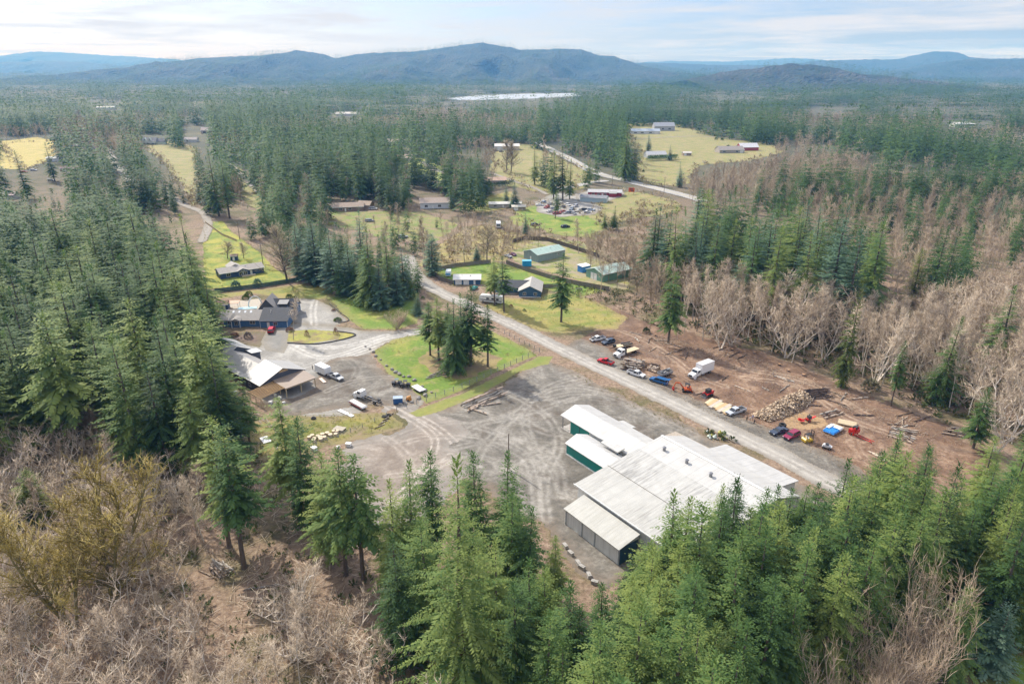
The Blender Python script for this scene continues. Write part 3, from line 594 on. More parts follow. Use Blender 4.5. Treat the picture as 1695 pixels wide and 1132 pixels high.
for s in range(2): regbare('mossy_maple', BROWNBARK, MOSSTWIG, 15., seed=850 + s, spread=.40, first=.18, nlimb=60, nsub=9, ntw=7, elev=(.35, 1.1), stems=4, tr=.18, tw=.034, tlen=1.15, lr=.015)
for s in range(2): regbare('vine_maple', bark('straw_bark', (.30, .23, .17), (.5, .4, .3)), foliage('straw_twigs', (.34, .25, .16), (.58, .44, .31), (.78, .64, .48), .3, .2), 11., seed=880 + s, spread=.30, first=.12, nlimb=190, nsub=4, ntw=2, elev=(1.0, 1.45), stems=26, tr=.03, lean=.6, tlen=1.3, curve=.6, tw=.018, lr=.008, lc=.005)
for s in range(2): regbare('round_tree', bark('orchard_bark', (.10, .08, .06), (.22, .18, .14)), foliage('olive_twigs', (.22, .18, .11), (.45, .37, .24), (.65, .56, .4), .3, .2), 12., seed=900 + s, spread=.42, first=.22, nlimb=44, nsub=9, ntw=8, elev=(.1, 1.1), tr=.26, tlen=1.0, curve=.3)

# ---------------- candidates
KEEP = [
 [(350, 560), (345, 480), (430, 460), (520, 468), (560, 482), (640, 502), (690, 500), (698, 452), (760, 430), (840, 416), (865, 402), (940, 400), (1000, 430), (1040, 472), (1100, 532), (1200, 567), (1320, 612), (1480, 667), (1600, 715), (1590, 728), (1500, 702), (1420, 722), (1370, 758), (1320, 808), (1200, 780), (1110, 810), (1060, 900), (1010, 925), (940, 880), (880, 850), (850, 765), (740, 745), (650, 765), (600, 735), (500, 745), (440, 662), (400, 602)],
 [(360, 430), (345, 378), (370, 372), (400, 395), (430, 420), (445, 442), (465, 462), (358, 468)],
 [(1040, 208), (1108, 205), (1184, 228), (1273, 240), (1290, 252), (1230, 262), (1150, 268), (1130, 298), (1075, 302), (1060, 288), (1062, 240), (1040, 225)],
 [(898, 242), (925, 250), (985, 285), (1040, 298), (1140, 324), (1145, 338), (1060, 346), (1020, 362), (960, 342), (930, 352), (885, 345), (890, 330), (960, 318), (985, 308), (998, 300), (955, 275), (905, 250)],
 [(818, 260), (818, 235), (855, 235), (900, 248), (880, 300), (830, 290)], [(852, 348), (900, 336), (960, 352), (1005, 365), (980, 392), (900, 384), (862, 370)],
 [(0, 238), (60, 230), (90, 236), (88, 256), (40, 270), (0, 264)], [(234, 224), (275, 222), (282, 238), (318, 250), (325, 290), (318, 330), (300, 300), (272, 264), (242, 248)],
 [(388, 280), (400, 286), (432, 330), (425, 348), (408, 330)], [(180, 254), (192, 258), (212, 288), (198, 284)], [(668, 282), (732, 276), (734, 291), (682, 292)], [(662, 257), (690, 257), (712, 268), (668, 270)],
 [(748, 160), (800, 155), (952, 153), (946, 159), (860, 162), (760, 164)],
 [(545, 338), (570, 334), (608, 336), (630, 345), (612, 352), (550, 356)], [(692, 322), (728, 320), (732, 343), (692, 346)], [(800, 333), (850, 333), (868, 346), (812, 350)], [(812, 365), (835, 363), (835, 380), (812, 380)],
 [(232, 222), (275, 222), (275, 242), (232, 242)], [(1118, 208), (1080, 205), (1080, 218), (1118, 218)], [(1185, 240), (1250, 236), (1252, 254), (1190, 254)]]
KEEP += [[(535, 326), (628, 326), (640, 356), (545, 362)], [(678, 316), (742, 314), (745, 352), (680, 354)], [(298, 206), (346, 206), (350, 238), (302, 240)], [(0, 280), (60, 264), (112, 272), (116, 296), (60, 306), (0, 312)], [(540, 186), (600, 184), (604, 192), (545, 194)], [(150, 176), (205, 175), (207, 182), (152, 183)], [(640, 232), (668, 232), (668, 240), (640, 240)], [(1560, 205), (1640, 200), (1642, 208), (1562, 212)], [(1330, 178), (1420, 175), (1424, 182), (1334, 186)]]
KEEPA = [np.array(k) for k in KEEP]
def visible_ok(x, y, h, fr=(.05, .35, .65, .97)):
    ok = np.ones(np.shape(x), bool)
    for f in fr:
        px, py = P(x, y, h * f)
        for k in KEEP:
            ok &= ~inpoly(px, py, k)
    return ok
CAND = []   # dict(kind, x, y, h, label, group, rank)
GRID = {}
def occupied(x, y, dmin):
    c = 4.0; i, j = int(x // c), int(y // c); n = int(dmin // c) + 1
    for a in range(i - n, i + n + 1):
        for b in range(j - n, j + n + 1):
            for (u, v) in GRID.get((a, b), ()):
                if (u - x) ** 2 + (v - y) ** 2 < dmin * dmin: return True
    return False
def put(kind, x, y, h, label, group, force=False, rz=None, wide=1.0, name=None, cat=None, tilt=0):
    GRID.setdefault((int(x // 4.0), int(y // 4.0)), []).append((x, y))
    CAND.append(dict(kind=kind, x=x, y=y, h=h, label=label, group=group, force=force, wide=wide, name=name, cat=cat, tilt=tilt))
def one(kind, tip, basey, label, wide=1.2, group=None, name=None, tilt=0, **k):
    """a tree whose tip is at pixel tip and whose base lies at picture row basey."""
    b = W(tip[0], basey); Y = b.y
    for _ in range(3):
        t_ = WY(tip[0], tip[1], Y)
    put(kind, t_.x, Y, t_.z, label, group, True, wide=wide, name=name, tilt=tilt)
def grove(kinds, tips, h, spacing, label, group, seed=0, keep=True, ymax=900, lim=None, wide=1.0, extra=None):
    """trees whose tips fall inside a picture-space outline, on a jittered grid over the ground."""
    g = random.Random(seed); hm = (h[0] + h[1]) / 2
    pts = [W(px, py, min(hm, 80)) for px, py in tips if py > 150]; x0 = min(p.x for p in pts) - 8; x1 = max(p.x for p in pts) + 8; y0 = min(p.y for p in pts) - 15; y1 = min(max(p.y for p in pts) + 15, ymax)
    nx = int((x1 - x0) / spacing) + 1; ny = int((y1 - y0) / spacing) + 1; out = []
    for j in range(ny):
        for i in range(nx):
            x = x0 + (i + .5 * (j % 2) + g.uniform(-.38, .38)) * spacing; y = y0 + (j + g.uniform(-.38, .38)) * spacing; hh = g.uniform(*h)
            kk = g.choice(kinds); px, py = P(x, y, hh)
            if not inpoly(np.array([px]), np.array([py]), tips)[0]: continue
            if keep and not visible_ok(np.array([x]), np.array([y]), np.array([hh]), (.15, .5, .8, .97))[0]: continue
            if extra and not extra(x, y, hh): continue
            if occupied(x, y, spacing * .6): continue
            put(kk, x, y, hh, label, group, wide=wide * g.uniform(.85, 1.15)); out.append((x, y))
    return out

# single trees that stand out, by tip and foot in the photograph
one('big_spruce', (752, 748), 1175, 'largest tree, a tall spruce with drooping tiered branches before the warehouse yard', name='spruce_tree')
for (tp, by, lb) in [((670, 756), 985, 'slim fir with bare lower trunk just left of the largest spruce'), ((710, 743), 950, 'narrow fir tip rising behind the left side of the largest spruce'), ((786, 746), 955, 'fir right behind the right shoulder of the largest spruce'), ((839, 744), 965, 'broad fir whose tip meets the pole right of the largest spruce'),
        ((845, 808), 1010, 'paler fir below the broad fir and the pole'), ((872, 842), 1030, 'fir with a bare stem reaching toward the tyre marked gravel'), ((922, 886), 1000, 'small dark fir nearest the lower gravel road by the warehouse'), ((881, 916), 1120, 'young fir with green trunk at the bottom centre'),
        ((822, 890), 1110, 'dark fir tucked against the right of the largest spruce'), ((945, 962), 1190, 'bushy fir at the bottom edge right of the largest spruce'), ((1047, 912), 1060, 'bright green fir in front of the dark lean-to end wall'), ((1020, 1012), 1240, 'leaning bright fir low in the bottom middle')]:
    one('fir', tp, by, lb)
for k, (tp, by) in enumerate([((1300, 838), 985), ((1330, 822), 960), ((1352, 798), 930), ((1282, 866), 1000), ((1318, 872), 1010), ((1345, 850), 985), ((1250, 830), 1010), ((1268, 806), 990), ((1292, 802), 970), ((1314, 806), 965), ((1338, 796), 955), ((1232, 800), 1000)]): one('fir', tp, by, 'bright fir covering the hidden corner of the warehouse', group='firs at the hidden warehouse corner')
for tp, by in [((905, 940), 1120), ((962, 1000), 1190), ((905, 1010), 1230), ((795, 880), 1085), ((700, 850), 1075), ((645, 790), 1000), ((655, 880), 1090), ((1000, 965), 1130), ((940, 1060), 1260), ((858, 960), 1170)]: one('fir', tp, by, 'green fir filling the stand between the largest spruce and the warehouse lean-to', group='firs beside the largest spruce')
one('cedar', (993, 1088), 1260, 'small yellow green tip at the bottom edge', wide=.6)
for (tp, by, k, lb) in [((185, 578), 742, 'fir', 'pointed fir at the front of the left forest with its whole skirt showing'), ((300, 640), 800, 'fir', 'fir with pale tips standing over the bare brush left of the lean pine'), ((398, 640), 746, 'tall_fir', 'umbrella topped pine with two bare trunks below the barn'), ((262, 462), 640, 'fir', 'big fir at the right front of the left forest'),
        ((340, 690), 905, 'tall_fir', 'leaning fir with a long crooked trunk above the log heap'), ((362, 700), 940, 'tall_fir', 'second leaning fir beside the crooked trunk'), ((462, 655), 842, 'tall_fir', 'slender fir in front of the mossy grass'), ((488, 690), 885, 'fir', 'slender full fir right of the mossy grass fir'), ((548, 732), 952, 'tall_fir', 'dark fir with a bare trunk left of the muddy wheel ruts'), ((580, 742), 962, 'tall_fir', 'taller dark fir beside the muddy wheel ruts'), ((528, 752), 930, 'fir', 'short dark fir at the lower edge of the stump row'),
        ((300, 350), 520, 'fir', 'dark broad fir beside the blue ranch house'), ((345, 245), 358, 'fir', 'tall dark pair fir at the lane bend, left one'), ((365, 262), 362, 'fir', 'tall dark fir right of the lane bend')]:
    one(k, tp, by, lb, wide=1.25)
one('fir', (240, 600), 778, 'fir at the lower edge of the left forest beside the bare thicket', wide=1.3); one('fir', (62, 560), 730, 'fir at the lower left of the left forest with long pale boughs', wide=1.3); one('fir', (1585, 520), 668, 'dark fir among the bare trees near the right edge', wide=1.2); one('tall_fir', (1500, 560), 672, 'slim dark ivy covered tree by the right end of the dirt lot', wide=.7)
# stand of firs on the triangular lawn
for tp, by, k, lb in [((708, 498), 588, 'tall_fir', 'leftmost thin fir of the lawn stand'), ((722, 492), 597, 'tall_fir', 'second thin fir of the lawn stand'), ((738, 500), 592, 'tall_fir', 'small fir in the middle of the lawn stand'), ((748, 492), 616, 'fir', 'low bushy fir at the front of the lawn stand'), ((762, 482), 598, 'fir', 'densest fir of the lawn stand'), ((776, 470), 606, 'tall_fir', 'tallest fir of the lawn stand'), ((806, 503), 607, 'tall_fir', 'rightmost fir of the lawn stand with a ragged crown')]:
    one(k, tp, by, lb, group='firs on the triangular lawn', wide=1.3)
for tp, by, k, lb in [((818, 425), 506, 'tall_fir', 'thin fir left of the blue gabled house'), ((834, 424), 516, 'tall_fir', 'taller fir by the road in front of the blue gabled house'), ((812, 440), 500, 'tall_fir', 'small fir by the parked motorhome'), ((932, 418), 533, 'tall_fir', 'lone airy fir on the yellow lawn'), ((1117, 446), 568, 'tall_fir', 'lone ragged fir at the back of the dirt lot'), ((1530, 410), 505, 'cedar', 'dark drooping cedar alone in the bare right woods'), ((1640, 640), 742, 'fir', 'bright fir at the right end of the dirt lot'), ((1690, 470), 640, 'fir', 'fir with wide flat boughs at the right edge'), ((1276, 428), 520, 'fir', 'dark fir standing inside the alder edge'), ((1660, 325), 372, 'spruce', 'small dark conifer in the far right bare woods'), ((1430, 455), 640, 'cedar', 'yellow green ivy clad tree on the alder edge'), ((690, 487), 522, 'spruce', 'little round blue conifer at the side lawn corner'), ((713, 385), 455, 'round_conifer', 'round blue green conifer by the road bend'), ((788, 405), 432, 'spruce', 'small dark conifer by the fenced lawn')]:
    one(k, tp, by, lb, wide=.5 if 'ivy' in lb else 1.3)
for tp, by, lb in [((575, 398), 488, 'pale blue spruce left of the small stone hut'), ((605, 372), 505, 'grey green fir right of the small stone hut'), ((545, 375), 482, 'blue spruce above the green fence end'), ((515, 352), 470, 'dark blue spruce beside the round bare tree'), ((640, 390), 500, 'green fir at the back of the side lawn'), ((665, 405), 492, 'rightmost spruce over the side lawn'), ((625, 425), 512, 'short fir in front of the spruce row'), ((654, 430), 505, 'second short fir in front of the spruce row'), ((590, 345), 470, 'tall blue spruce behind the stone hut'), ((484, 356), 462, 'first spruce right of the round bare tree')]:
    one('spruce' if 'spruce' in lb else 'fir', tp, by, lb)
for tp, by, k, lb in [((886, 238), 306, 'fir', 'tall lone fir on the sloping field'), ((918, 248), 330, 'fir', 'left fir of the dense clump by the scrap yard'), ((934, 240), 332, 'fir', 'tallest fir of the dense clump by the scrap yard'), ((945, 262), 330, 'fir', 'right fir of the dense clump by the scrap yard'), ((978, 262), 305, 'fir', 'small fir beside the highway junction'), ((920, 315), 362, 'tall_fir', 'thin fir among the scrap cars'), ((870, 352), 388, 'spruce', 'bushy conifer left of the bright far lawn'), ((1040, 205), 300, 'fir', 'broad fir at the highway bend'), ((1052, 225), 298, 'fir', 'leaning fir at the highway bend'), ((1018, 340), 380, 'fir', 'conifer in front of the bright meadow'), ((1002, 350), 378, 'fir', 'small conifer left of the meadow conifer'), ((1128, 268), 310, 'spruce', 'dark cone shaped tree in the pasture corner'), ((1075, 220), 250, 'spruce', 'cone shaped tree behind the white farmhouse'), ((1110, 240), 266, 'spruce', 'cone shaped tree at the hedge of the white farmhouse'),
        ((850, 300), 345, 'spruce', 'dark tree by the mobile homes'), ((838, 305), 340, 'spruce', 'second dark tree by the mobile homes'), ((108, 222), 262, 'fir', 'dark fir in front of the golden field'), ((140, 215), 250, 'fir', 'dark fir beside the golden field'), ((160, 218), 252, 'fir', 'second dark fir beside the golden field'), ((245, 330), 395, 'fir', 'conifer at the pale lane in the left middle'), ((75, 235), 300, 'fir', 'tall dark fir by the cluttered yard at left'), ((25, 248), 330, 'fir', 'fir at the left edge by the cluttered yard')]:
    one(k, tp, by, lb)
grove(['fir', 'fir', 'fir', 'tall_fir'], [(-80, 310), (0, 296), (60, 306), (150, 292), (205, 302), (240, 330), (300, 365), (325, 400), (335, 440), (350, 490), (352, 560), (322, 600), (280, 580), (215, 575), (150, 560), (60, 580), (-80, 560)], (21, 38), 8.6, 'dark green fir in the dense conifer forest covering the left side', 'firs of the left forest', 1, wide=1.45)
grove(['alder', 'brush_tree', 'pink_alder'], [(400, 330), (420, 250), (480, 215), (560, 200), (720, 220), (790, 235), (745, 308), (690, 330), (640, 395), (560, 370), (440, 350)], (11, 19), 24, 'bare leafless tree showing among the firs of the middle belt', 'bare trees in the middle belt', 33, ymax=640)
grove(['alder', 'brush_tree'], [(0, 330), (150, 310), (240, 350), (330, 480), (330, 560), (60, 570)], (13, 20), 30, 'bare leafless tree showing between the firs of the left forest', 'bare trees in the left forest', 34)
grove(['fir'], [(985, 945), (1035, 935), (1095, 870), (1122, 812), (1180, 775), (1235, 770), (1290, 800), (1335, 850), (1370, 768), (1405, 738), (1480, 718), (1530, 692), (1580, 752), (1620, 742), (1690, 702), (1775, 720), (1775, 910), (1690, 880), (1660, 850), (1590, 835), (1520, 830), (1440, 880), (1380, 920), (1340, 970), (1290, 1070), (1260, 1150), (950, 1150), (960, 1010)], (22, 30), 4.7, 'bright green fir in the dense stand hiding the right end of the warehouse', 'firs of the lower right stand', 2, keep=False, wide=1.2,
      extra=lambda x, y, h: not inpoly(*[np.array([v]) for v in P(x, y, 0)], [(936, 860), (1025, 925), (1075, 880), (1330, 800), (1330, 770), (1110, 700), (900, 670)])[0])
grove(['fir', 'fir', 'tall_fir'], [(395, 330), (420, 250), (480, 215), (560, 200), (640, 205), (720, 220), (790, 235), (805, 290), (745, 308), (722, 318), (690, 330), (690, 385), (640, 395), (590, 385), (560, 370), (510, 360), (470, 360), (440, 350), (405, 345)], (18, 42), 11.5, 'dark fir in the broad conifer belt between the ranch house and the far field', 'firs of the middle belt', 3, ymax=640, wide=1.25, extra=lambda x, y, h: P(x, y, 0)[1] < (398 if P(x, y, 0)[0] < 545 else 336) or (hash((round(x), round(y))) % 4 == 0 and h < 30))
grove(['spruce', 'spruce', 'fir'], [(462, 356), (510, 348), (560, 368), (600, 378), (650, 395), (692, 402), (690, 445), (640, 440), (560, 425), (500, 405), (465, 385)], (13, 21), 6.2, 'blue green spruce in the low row above the green fence and side lawn', 'spruces of the low row', 35, ymax=400, wide=1.1)
grove(['fir', 'fir', 'spruce'], [(1075, 332), (1130, 318), (1200, 300), (1290, 308), (1340, 318), (1420, 328), (1460, 340), (1480, 372), (1440, 385), (1380, 392), (1300, 385), (1200, 372), (1130, 362), (1080, 358)], (25, 40), 8.6, 'fir in the conifer clump behind the bare alder edge', 'firs of the right clump', 4, wide=1.25)
grove(['fir'], [(1540, 345), (1615, 340), (1640, 380), (1560, 405)], (26, 34), 8.5, 'fir in the small clump right of the larger conifer clump', 'firs of the small right clump', 5)
grove(['fir', 'fir', 'tall_fir', 'spruce'], [(1200, 280), (1300, 255), (1400, 262), (1470, 245), (1560, 260), (1700, 250), (1760, 300), (1760, 380), (1690, 370), (1640, 330), (1530, 330), (1450, 310), (1270, 292)], (20, 34), 17, 'conifer scattered through the pinkish bare woods', 'conifers in the pink woods', 6)
grove(['fir', 'brush_tree', 'alder', 'spruce', 'brush_tree'], [(540, 325), (690, 330), (745, 355), (715, 395), (640, 388), (560, 372), (530, 350)], (7, 19), 10, 'small mixed tree among the house lots above the spruce row', 'trees among the house lots', 36, ymax=520)
# bare trees
clear_logs = lambda x, y, h: not (inpoly(*[np.array([v]) for v in P(x, y, 0)], [(325, 900), (410, 890), (470, 960), (440, 1120), (330, 1090), (300, 960)])[0] or inpoly(*[np.array([v]) for v in P(x, y, h * .7)], [(330, 905), (410, 900), (420, 980), (320, 970)])[0])
one('mossy_maple', (130, 800), 1010, 'wide mossy golden maple in the lower left woods', wide=1.3, name='bare_maple_tree')
one('mossy_maple', (60, 835), 1040, 'second mossy golden maple at the left edge', wide=1.1, name='bare_maple_tree')
one('round_tree', (465, 385), 468, 'large round olive grey bare tree beside the blue ranch house', wide=1.15)
one('round_tree', (373, 402), 428, 'left bare orchard tree behind the blue ranch house', wide=1.5); one('round_tree', (400, 404), 428, 'right bare orchard tree behind the blue ranch house', wide=1.2)
one('vine_maple', (1565, 945), 1150, 'straw coloured many stemmed bush at the lower right', wide=.75); one('vine_maple', (1490, 1010), 1190, 'darker many stemmed bush left of the straw coloured one', wide=.75); one('vine_maple', (1420, 1070), 1240, 'many stemmed bush at the bottom right edge', wide=.75)
one('cedar', (40, 775), 870, 'small bright yellow green conifer in the lower left bare woods', wide=1.5); one('fir', (1610, 965), 1140, 'young bright conifer in the lower right corner', wide=1.3); one('spruce', (1672, 1000), 1110, 'dark low hedge conifer at the lower right edge', wide=1.6)
one('round_tree', (805, 378), 432, 'bare spreading tree by the wooden fence corner', wide=1.1); one('alder', (715, 388), 452, 'bare maple by the road bend', wide=1.6); one('alder', (768, 380), 440, 'second bare tree by the road bend', wide=1.6); one('alder', (960, 368), 420, 'slim bare tree behind the green shed', wide=1.5); one('round_tree', (838, 238), 285, 'left of two bare trees on the sloping field'); one('round_tree', (846, 240), 287, 'right of two bare trees on the sloping field')
one('alder', (477, 498), 562, 'bare slim tree by the planting bed', wide=1.1); one('vine_maple', (655, 515), 545, 'reddish bare shrub by the side lawn', wide=1.2)
grove(['brush_tree', 'brush_tree', 'alder'], [(-60, 640), (60, 610), (120, 640), (200, 745), (310, 750), (350, 800), (405, 850), (470, 900), (560, 960), (640, 985), (660, 1040), (660, 1250), (-60, 1250)], (8, 15), 5.0, 'pale leafless tree in the tangled bare thicket at the lower left', 'bare trees of the lower left thicket', 11, keep=False, extra=clear_logs)
grove(['alder', 'alder', 'alder', 'brush_tree'], [(1130, 435), (1200, 432), (1290, 440), (1370, 448), (1420, 470), (1480, 500), (1560, 470), (1620, 450), (1700, 440), (1760, 440), (1760, 640), (1680, 620), (1640, 590), (1560, 565), (1480, 540), (1400, 520), (1330, 510), (1240, 490), (1140, 480)], (15, 22), 5.0, 'pale trunked bare alder in the woods edge behind the dirt lot', 'alders behind the dirt lot', 12, keep=True)
grove(['mossy_maple', 'brush_tree'], [(1470, 470), (1560, 450), (1700, 440), (1760, 470), (1760, 660), (1680, 640), (1600, 600), (1500, 560)], (9, 14), 6.5, 'mossy brown bare tree at the right edge of the cleared lot', 'mossy trees right of the lot', 13)
grove(['alder', 'brush_tree'], [(1040, 415), (1100, 420), (1130, 430), (1140, 470), (1060, 465), (1020, 440)], (9, 17), 4.6, 'grey bare tree by the green metal sheds', 'bare trees by the green sheds', 14)
grove(['alder', 'pink_alder', 'brush_tree', 'mossy_maple'], [(1140, 300), (1200, 270), (1290, 255), (1400, 250), (1500, 300), (1600, 290), (1760, 270), (1760, 440), (1640, 440), (1560, 440), (1480, 440), (1480, 390), (1430, 400), (1300, 400), (1330, 320), (1200, 300)], (11, 18), 7.5, 'tan brown bare tree in the broad leafless woods at the right', 'tan bare woods at the right', 15, ymax=700)
grove(['brush_tree', 'round_tree'], [(760, 350), (820, 350), (880, 372), (900, 392), (860, 398), (800, 410), (745, 405), (730, 380)], (5, 11), 6, 'brown bare tree in the scrub beyond the fenced lawn', 'scrub trees beyond the fence', 16, keep=False, extra=lambda x, y, h: not inpoly(*[np.array([v]) for v in P(x, y, h * .6)], [(815, 362), (832, 362), (832, 380), (815, 380)])[0])
grove(['brush_tree', 'alder'], [(960, 390), (1000, 382), (1090, 395), (1110, 420), (1040, 430), (980, 420)], (8, 16), 5.4, 'bare tree behind the green metal sheds', 'bare trees behind the sheds', 17, keep=False)
grove(['pink_alder', 'brush_tree'], [(90, 180), (200, 190), (240, 205), (230, 235), (180, 235), (100, 215)], (15, 22), 12, 'pinkish bare tree beyond the golden field', 'pink trees at the left distance', 18, ymax=1300)
grove(['vine_maple', 'brush_tree'], [(1100, 560), (1060, 520), (1010, 500), (960, 490), (940, 480), (1000, 480), (1060, 492), (1120, 530), (1140, 552)], (2.5, 5), 5, 'low brown bare bush along the dirt strip', 'bushes along the dirt strip', 19, keep=False)

# ---------------- individuals and the far woods
CON = {'fir', 'tall_fir', 'spruce', 'big_spruce', 'cedar', 'round_conifer'}
TNAME = dict(fir='fir_tree', tall_fir='fir_tree', spruce='spruce_tree', big_spruce='spruce_tree', cedar='cedar_tree', round_conifer='conifer_tree', alder='bare_alder_tree', pink_alder='bare_alder_tree', brush_tree='bare_tree', mossy_maple='bare_maple_tree', vine_maple='bare_bush', round_tree='bare_tree')
REST = []
for con in (True, False):
    L = [c for c in CAND if (c['kind'] in CON) == con]
    L = [c for c in L if -160 < P(c['x'], c['y'], c['h'] * .5)[0] < 1860 and P(c['x'], c['y'], c['h'])[1] < 1190]
    L.sort(key=lambda c: (not c['force'], -c['h'] / math.hypot(c['x'], c['y'])))
    for i, c in enumerate(L):
        if i >= 300: REST.append(c); continue
        tm, cm, h0 = rnd.choice(PROTO[c['kind']]); s = c['h'] / h0; nm = c['name'] or TNAME[c['kind']]
        lb = c['label']
        o = thing(nm, lb, 'bush' if 'bush' in nm else 'tree', (c['x'], c['y'], 0), rnd.uniform(0, 6.28), c['group'] or None)
        w = s ** .8 * c['wide']; o.scale = (w * rnd.uniform(.9, 1.12), w * rnd.uniform(.9, 1.12), s); o.rotation_euler = (rnd.gauss(0, .022), rnd.gauss(0, .022), rnd.uniform(0, 6.28))
        link('trunk', tm, o); link('crown', cm, o)
print('trees', len(CAND), 'rest', len(REST))

# low-detail templates for the far woods
def tpl_con(seed, n): return conifer(seed, h=1, R=.15, base=.08, whorls=n, nb=6, step=1, spray=.15, shape=.75, gap=.1, ragged=.3, tri=n < 8)
def lod(seed, tier):
    if tier == 0: V, T, tn = conifer(seed, 30, 5.7, .10, 22, 7, .9, 1.8, fan=.3)
    elif tier == 1: V, T, tn = conifer(seed, 30, 5.7, .10, 13, 7, 2.4, 4.6, side=(.35, .6), droop=.2, fan=.2)
    else: V, T, tn = conifer(seed, 30, 6.0, .12, 6, 6, 7, 9.0, tri=True, droop=.1, gap=0, fan=0)
    return V / 30., T, tn
def lodb(seed, tier):
    big, tw = bare(seed, 16, spread=.24, first=.3, nlimb=[16, 9, 7][tier], nsub=[4, 3, 0][tier], ntw=[3, 1, 0][tier], tr=.16, tw=[.06, .12, .2][tier], tlen=[1.9, 2.6, 3][tier])
    V1, T1 = segs_mesh(big if tier < 2 else [(a, b, r0 * 5, .001) for a, b, r0, r1 in big[7::4]]); tn = np.full(len(V1), .55)
    if tw:
        V2, T2 = segs_mesh([x[:4] for x in tw]); T1 = np.concatenate([T1, T2 + len(V1)]); V1 = np.concatenate([V1, V2]); tn = np.concatenate([tn, np.random.default_rng(seed).uniform(.2, .9, len(V2))])
    return V1 / 16., T1, tn
TPL = {True: [[lod(1000 + 10 * t + s, t) for s in range(5)] for t in range(3)], False: [[lodb(1100 + 10 * t + s, t) for s in range(4)] for t in range(3)]}
gnp = np.random.default_rng(3)
F = {True: [], False: []}   # rows x y z h wide tone
for c in REST: F[c['kind'] in CON].append((c['x'], c['y'], 0, c['h'], c['wide'], gnp.uniform(0, 1)))
def scatter(y0, y1, sp, fr):
    xm = y1 * .80 + 60; nx = int(2 * xm / sp); ny = int((y1 - y0) / sp)
    X, Y = np.meshgrid(-xm + np.arange(nx) * sp, y0 + np.arange(ny) * sp)
    X = (X + gnp.uniform(-.45, .45, X.shape) * sp).ravel(); Y = (Y + gnp.uniform(-.45, .45, Y.shape) * sp).ravel()
    ok = np.abs(X) < Y * .82 + 40; X, Y = X[ok], Y[ok]; Z = terrain(X, Y)
    n1 = fbm(X / 160, Y / 160, 77, 4); n2 = fbm(X / 420 + 5, Y / 420, 91, 3)
    bx, by = P(X, Y, 0 * X)
    dec = (n1 > .545) | ((bx > 1120) & (by > 205) & (by < 330) & (n1 > .47)) | ((bx > 60) & (bx < 260) & (by > 190) & (by < 240) & (n1 > .45))
    H = np.where(dec, gnp.uniform(11, 18, X.shape), gnp.uniform(14, 45, X.shape) + (n2 - .5) * 22)
    ok = gnp.random(X.shape) < fr
    if y0 < 3000: ok &= visible_ok(X, Y, H)
    ok &= ~((Y > 1300) & (Y < 6000) & (fbm(X / 260 + 40, Y / 420, 55, 3) > .66)); ok &= ~((n1 > .53) & (n1 < .57) & (gnp.random(X.shape) < .75)); ok &= gnp.random(X.shape) < np.clip(.55 + 2.2 * (fbm(X / 55, Y / 55, 123, 2) - .35), .35, 1)
    X, Y, Z, H, dec = X[ok], Y[ok], Z[ok], H[ok], dec[ok]
    tone = np.clip(gnp.normal(.40, .33, X.shape) + (n2[ok] - .5) * .9, 0, 1)
    for b, s in ((True, ~dec), (False, dec)):
        if s.any(): F[b].append(np.stack([X[s], Y[s], Z[s], H[s], gnp.uniform(.85, 1.4, s.sum()), tone[s]], 1))
def rows(b): return np.concatenate([np.atleast_2d(np.array(r, float)) for r in F[b]]) if F[b] else np.zeros((0, 6))
# near filler only where no grove already stands
def occ_filter(b):
    pass
scatter(450, 700, 11, .9); scatter(700, 1500, 12, .94); scatter(1500, 3200, 13, .96); scatter(3200, 5200, 17, .96); scatter(5200, 7300, 24, .9)
for con, nm, lb, mat in ((True, 'conifer_forest', 'far conifer forest carpeting the plain and the hills in one mass', FIR), (False, 'bare_woodland', 'far leafless woodland patches among the conifer forest', PINKTWIG)):
    Rw = rows(con); d = np.hypot(Rw[:, 0], Rw[:, 1]); Vs, Ts, tns = [], [], []; off = 0
    tier = np.where(d < 620, 0, np.where(d < 1500, 1, 2)); var = gnp.integers(0, 4, len(Rw))
    for tt in range(3):
        for vv in range(4):
            s = (tier == tt) & (var == vv); n = s.sum()
            if not n: continue
            V0, T0, t0 = TPL[con][tt][vv]; r = Rw[s]; a = gnp.uniform(0, 6.283, n); ca, sa = np.cos(a)[:, None], np.sin(a)[:, None]
            wz = (r[:, 3] * r[:, 4])[:, None]; x = (V0[None, :, 0] * ca - V0[None, :, 1] * sa) * wz + r[:, 0:1]; y = (V0[None, :, 0] * sa + V0[None, :, 1] * ca) * wz + r[:, 1:2]; z = V0[None, :, 2] * r[:, 3:4] + r[:, 2:3]
            Vs.append(np.stack([x, y, z], -1).reshape(-1, 3)); Ts.append((np.arange(n)[:, None, None] * len(V0) + T0[None]).reshape(-1, 3) + off); off += n * len(V0)
            tns.append(np.clip(t0[None] * .6 + r[:, 5:6] * .75 - .15, 0, 1).ravel())
    me = raw_mesh(nm, np.concatenate(Vs), np.concatenate(Ts), [mat], {'tone': np.concatenate(tns)})
    tag(link(nm, me), lb, 'forest', kind='stuff'); print(nm, len(Rw), len(me.polygons))
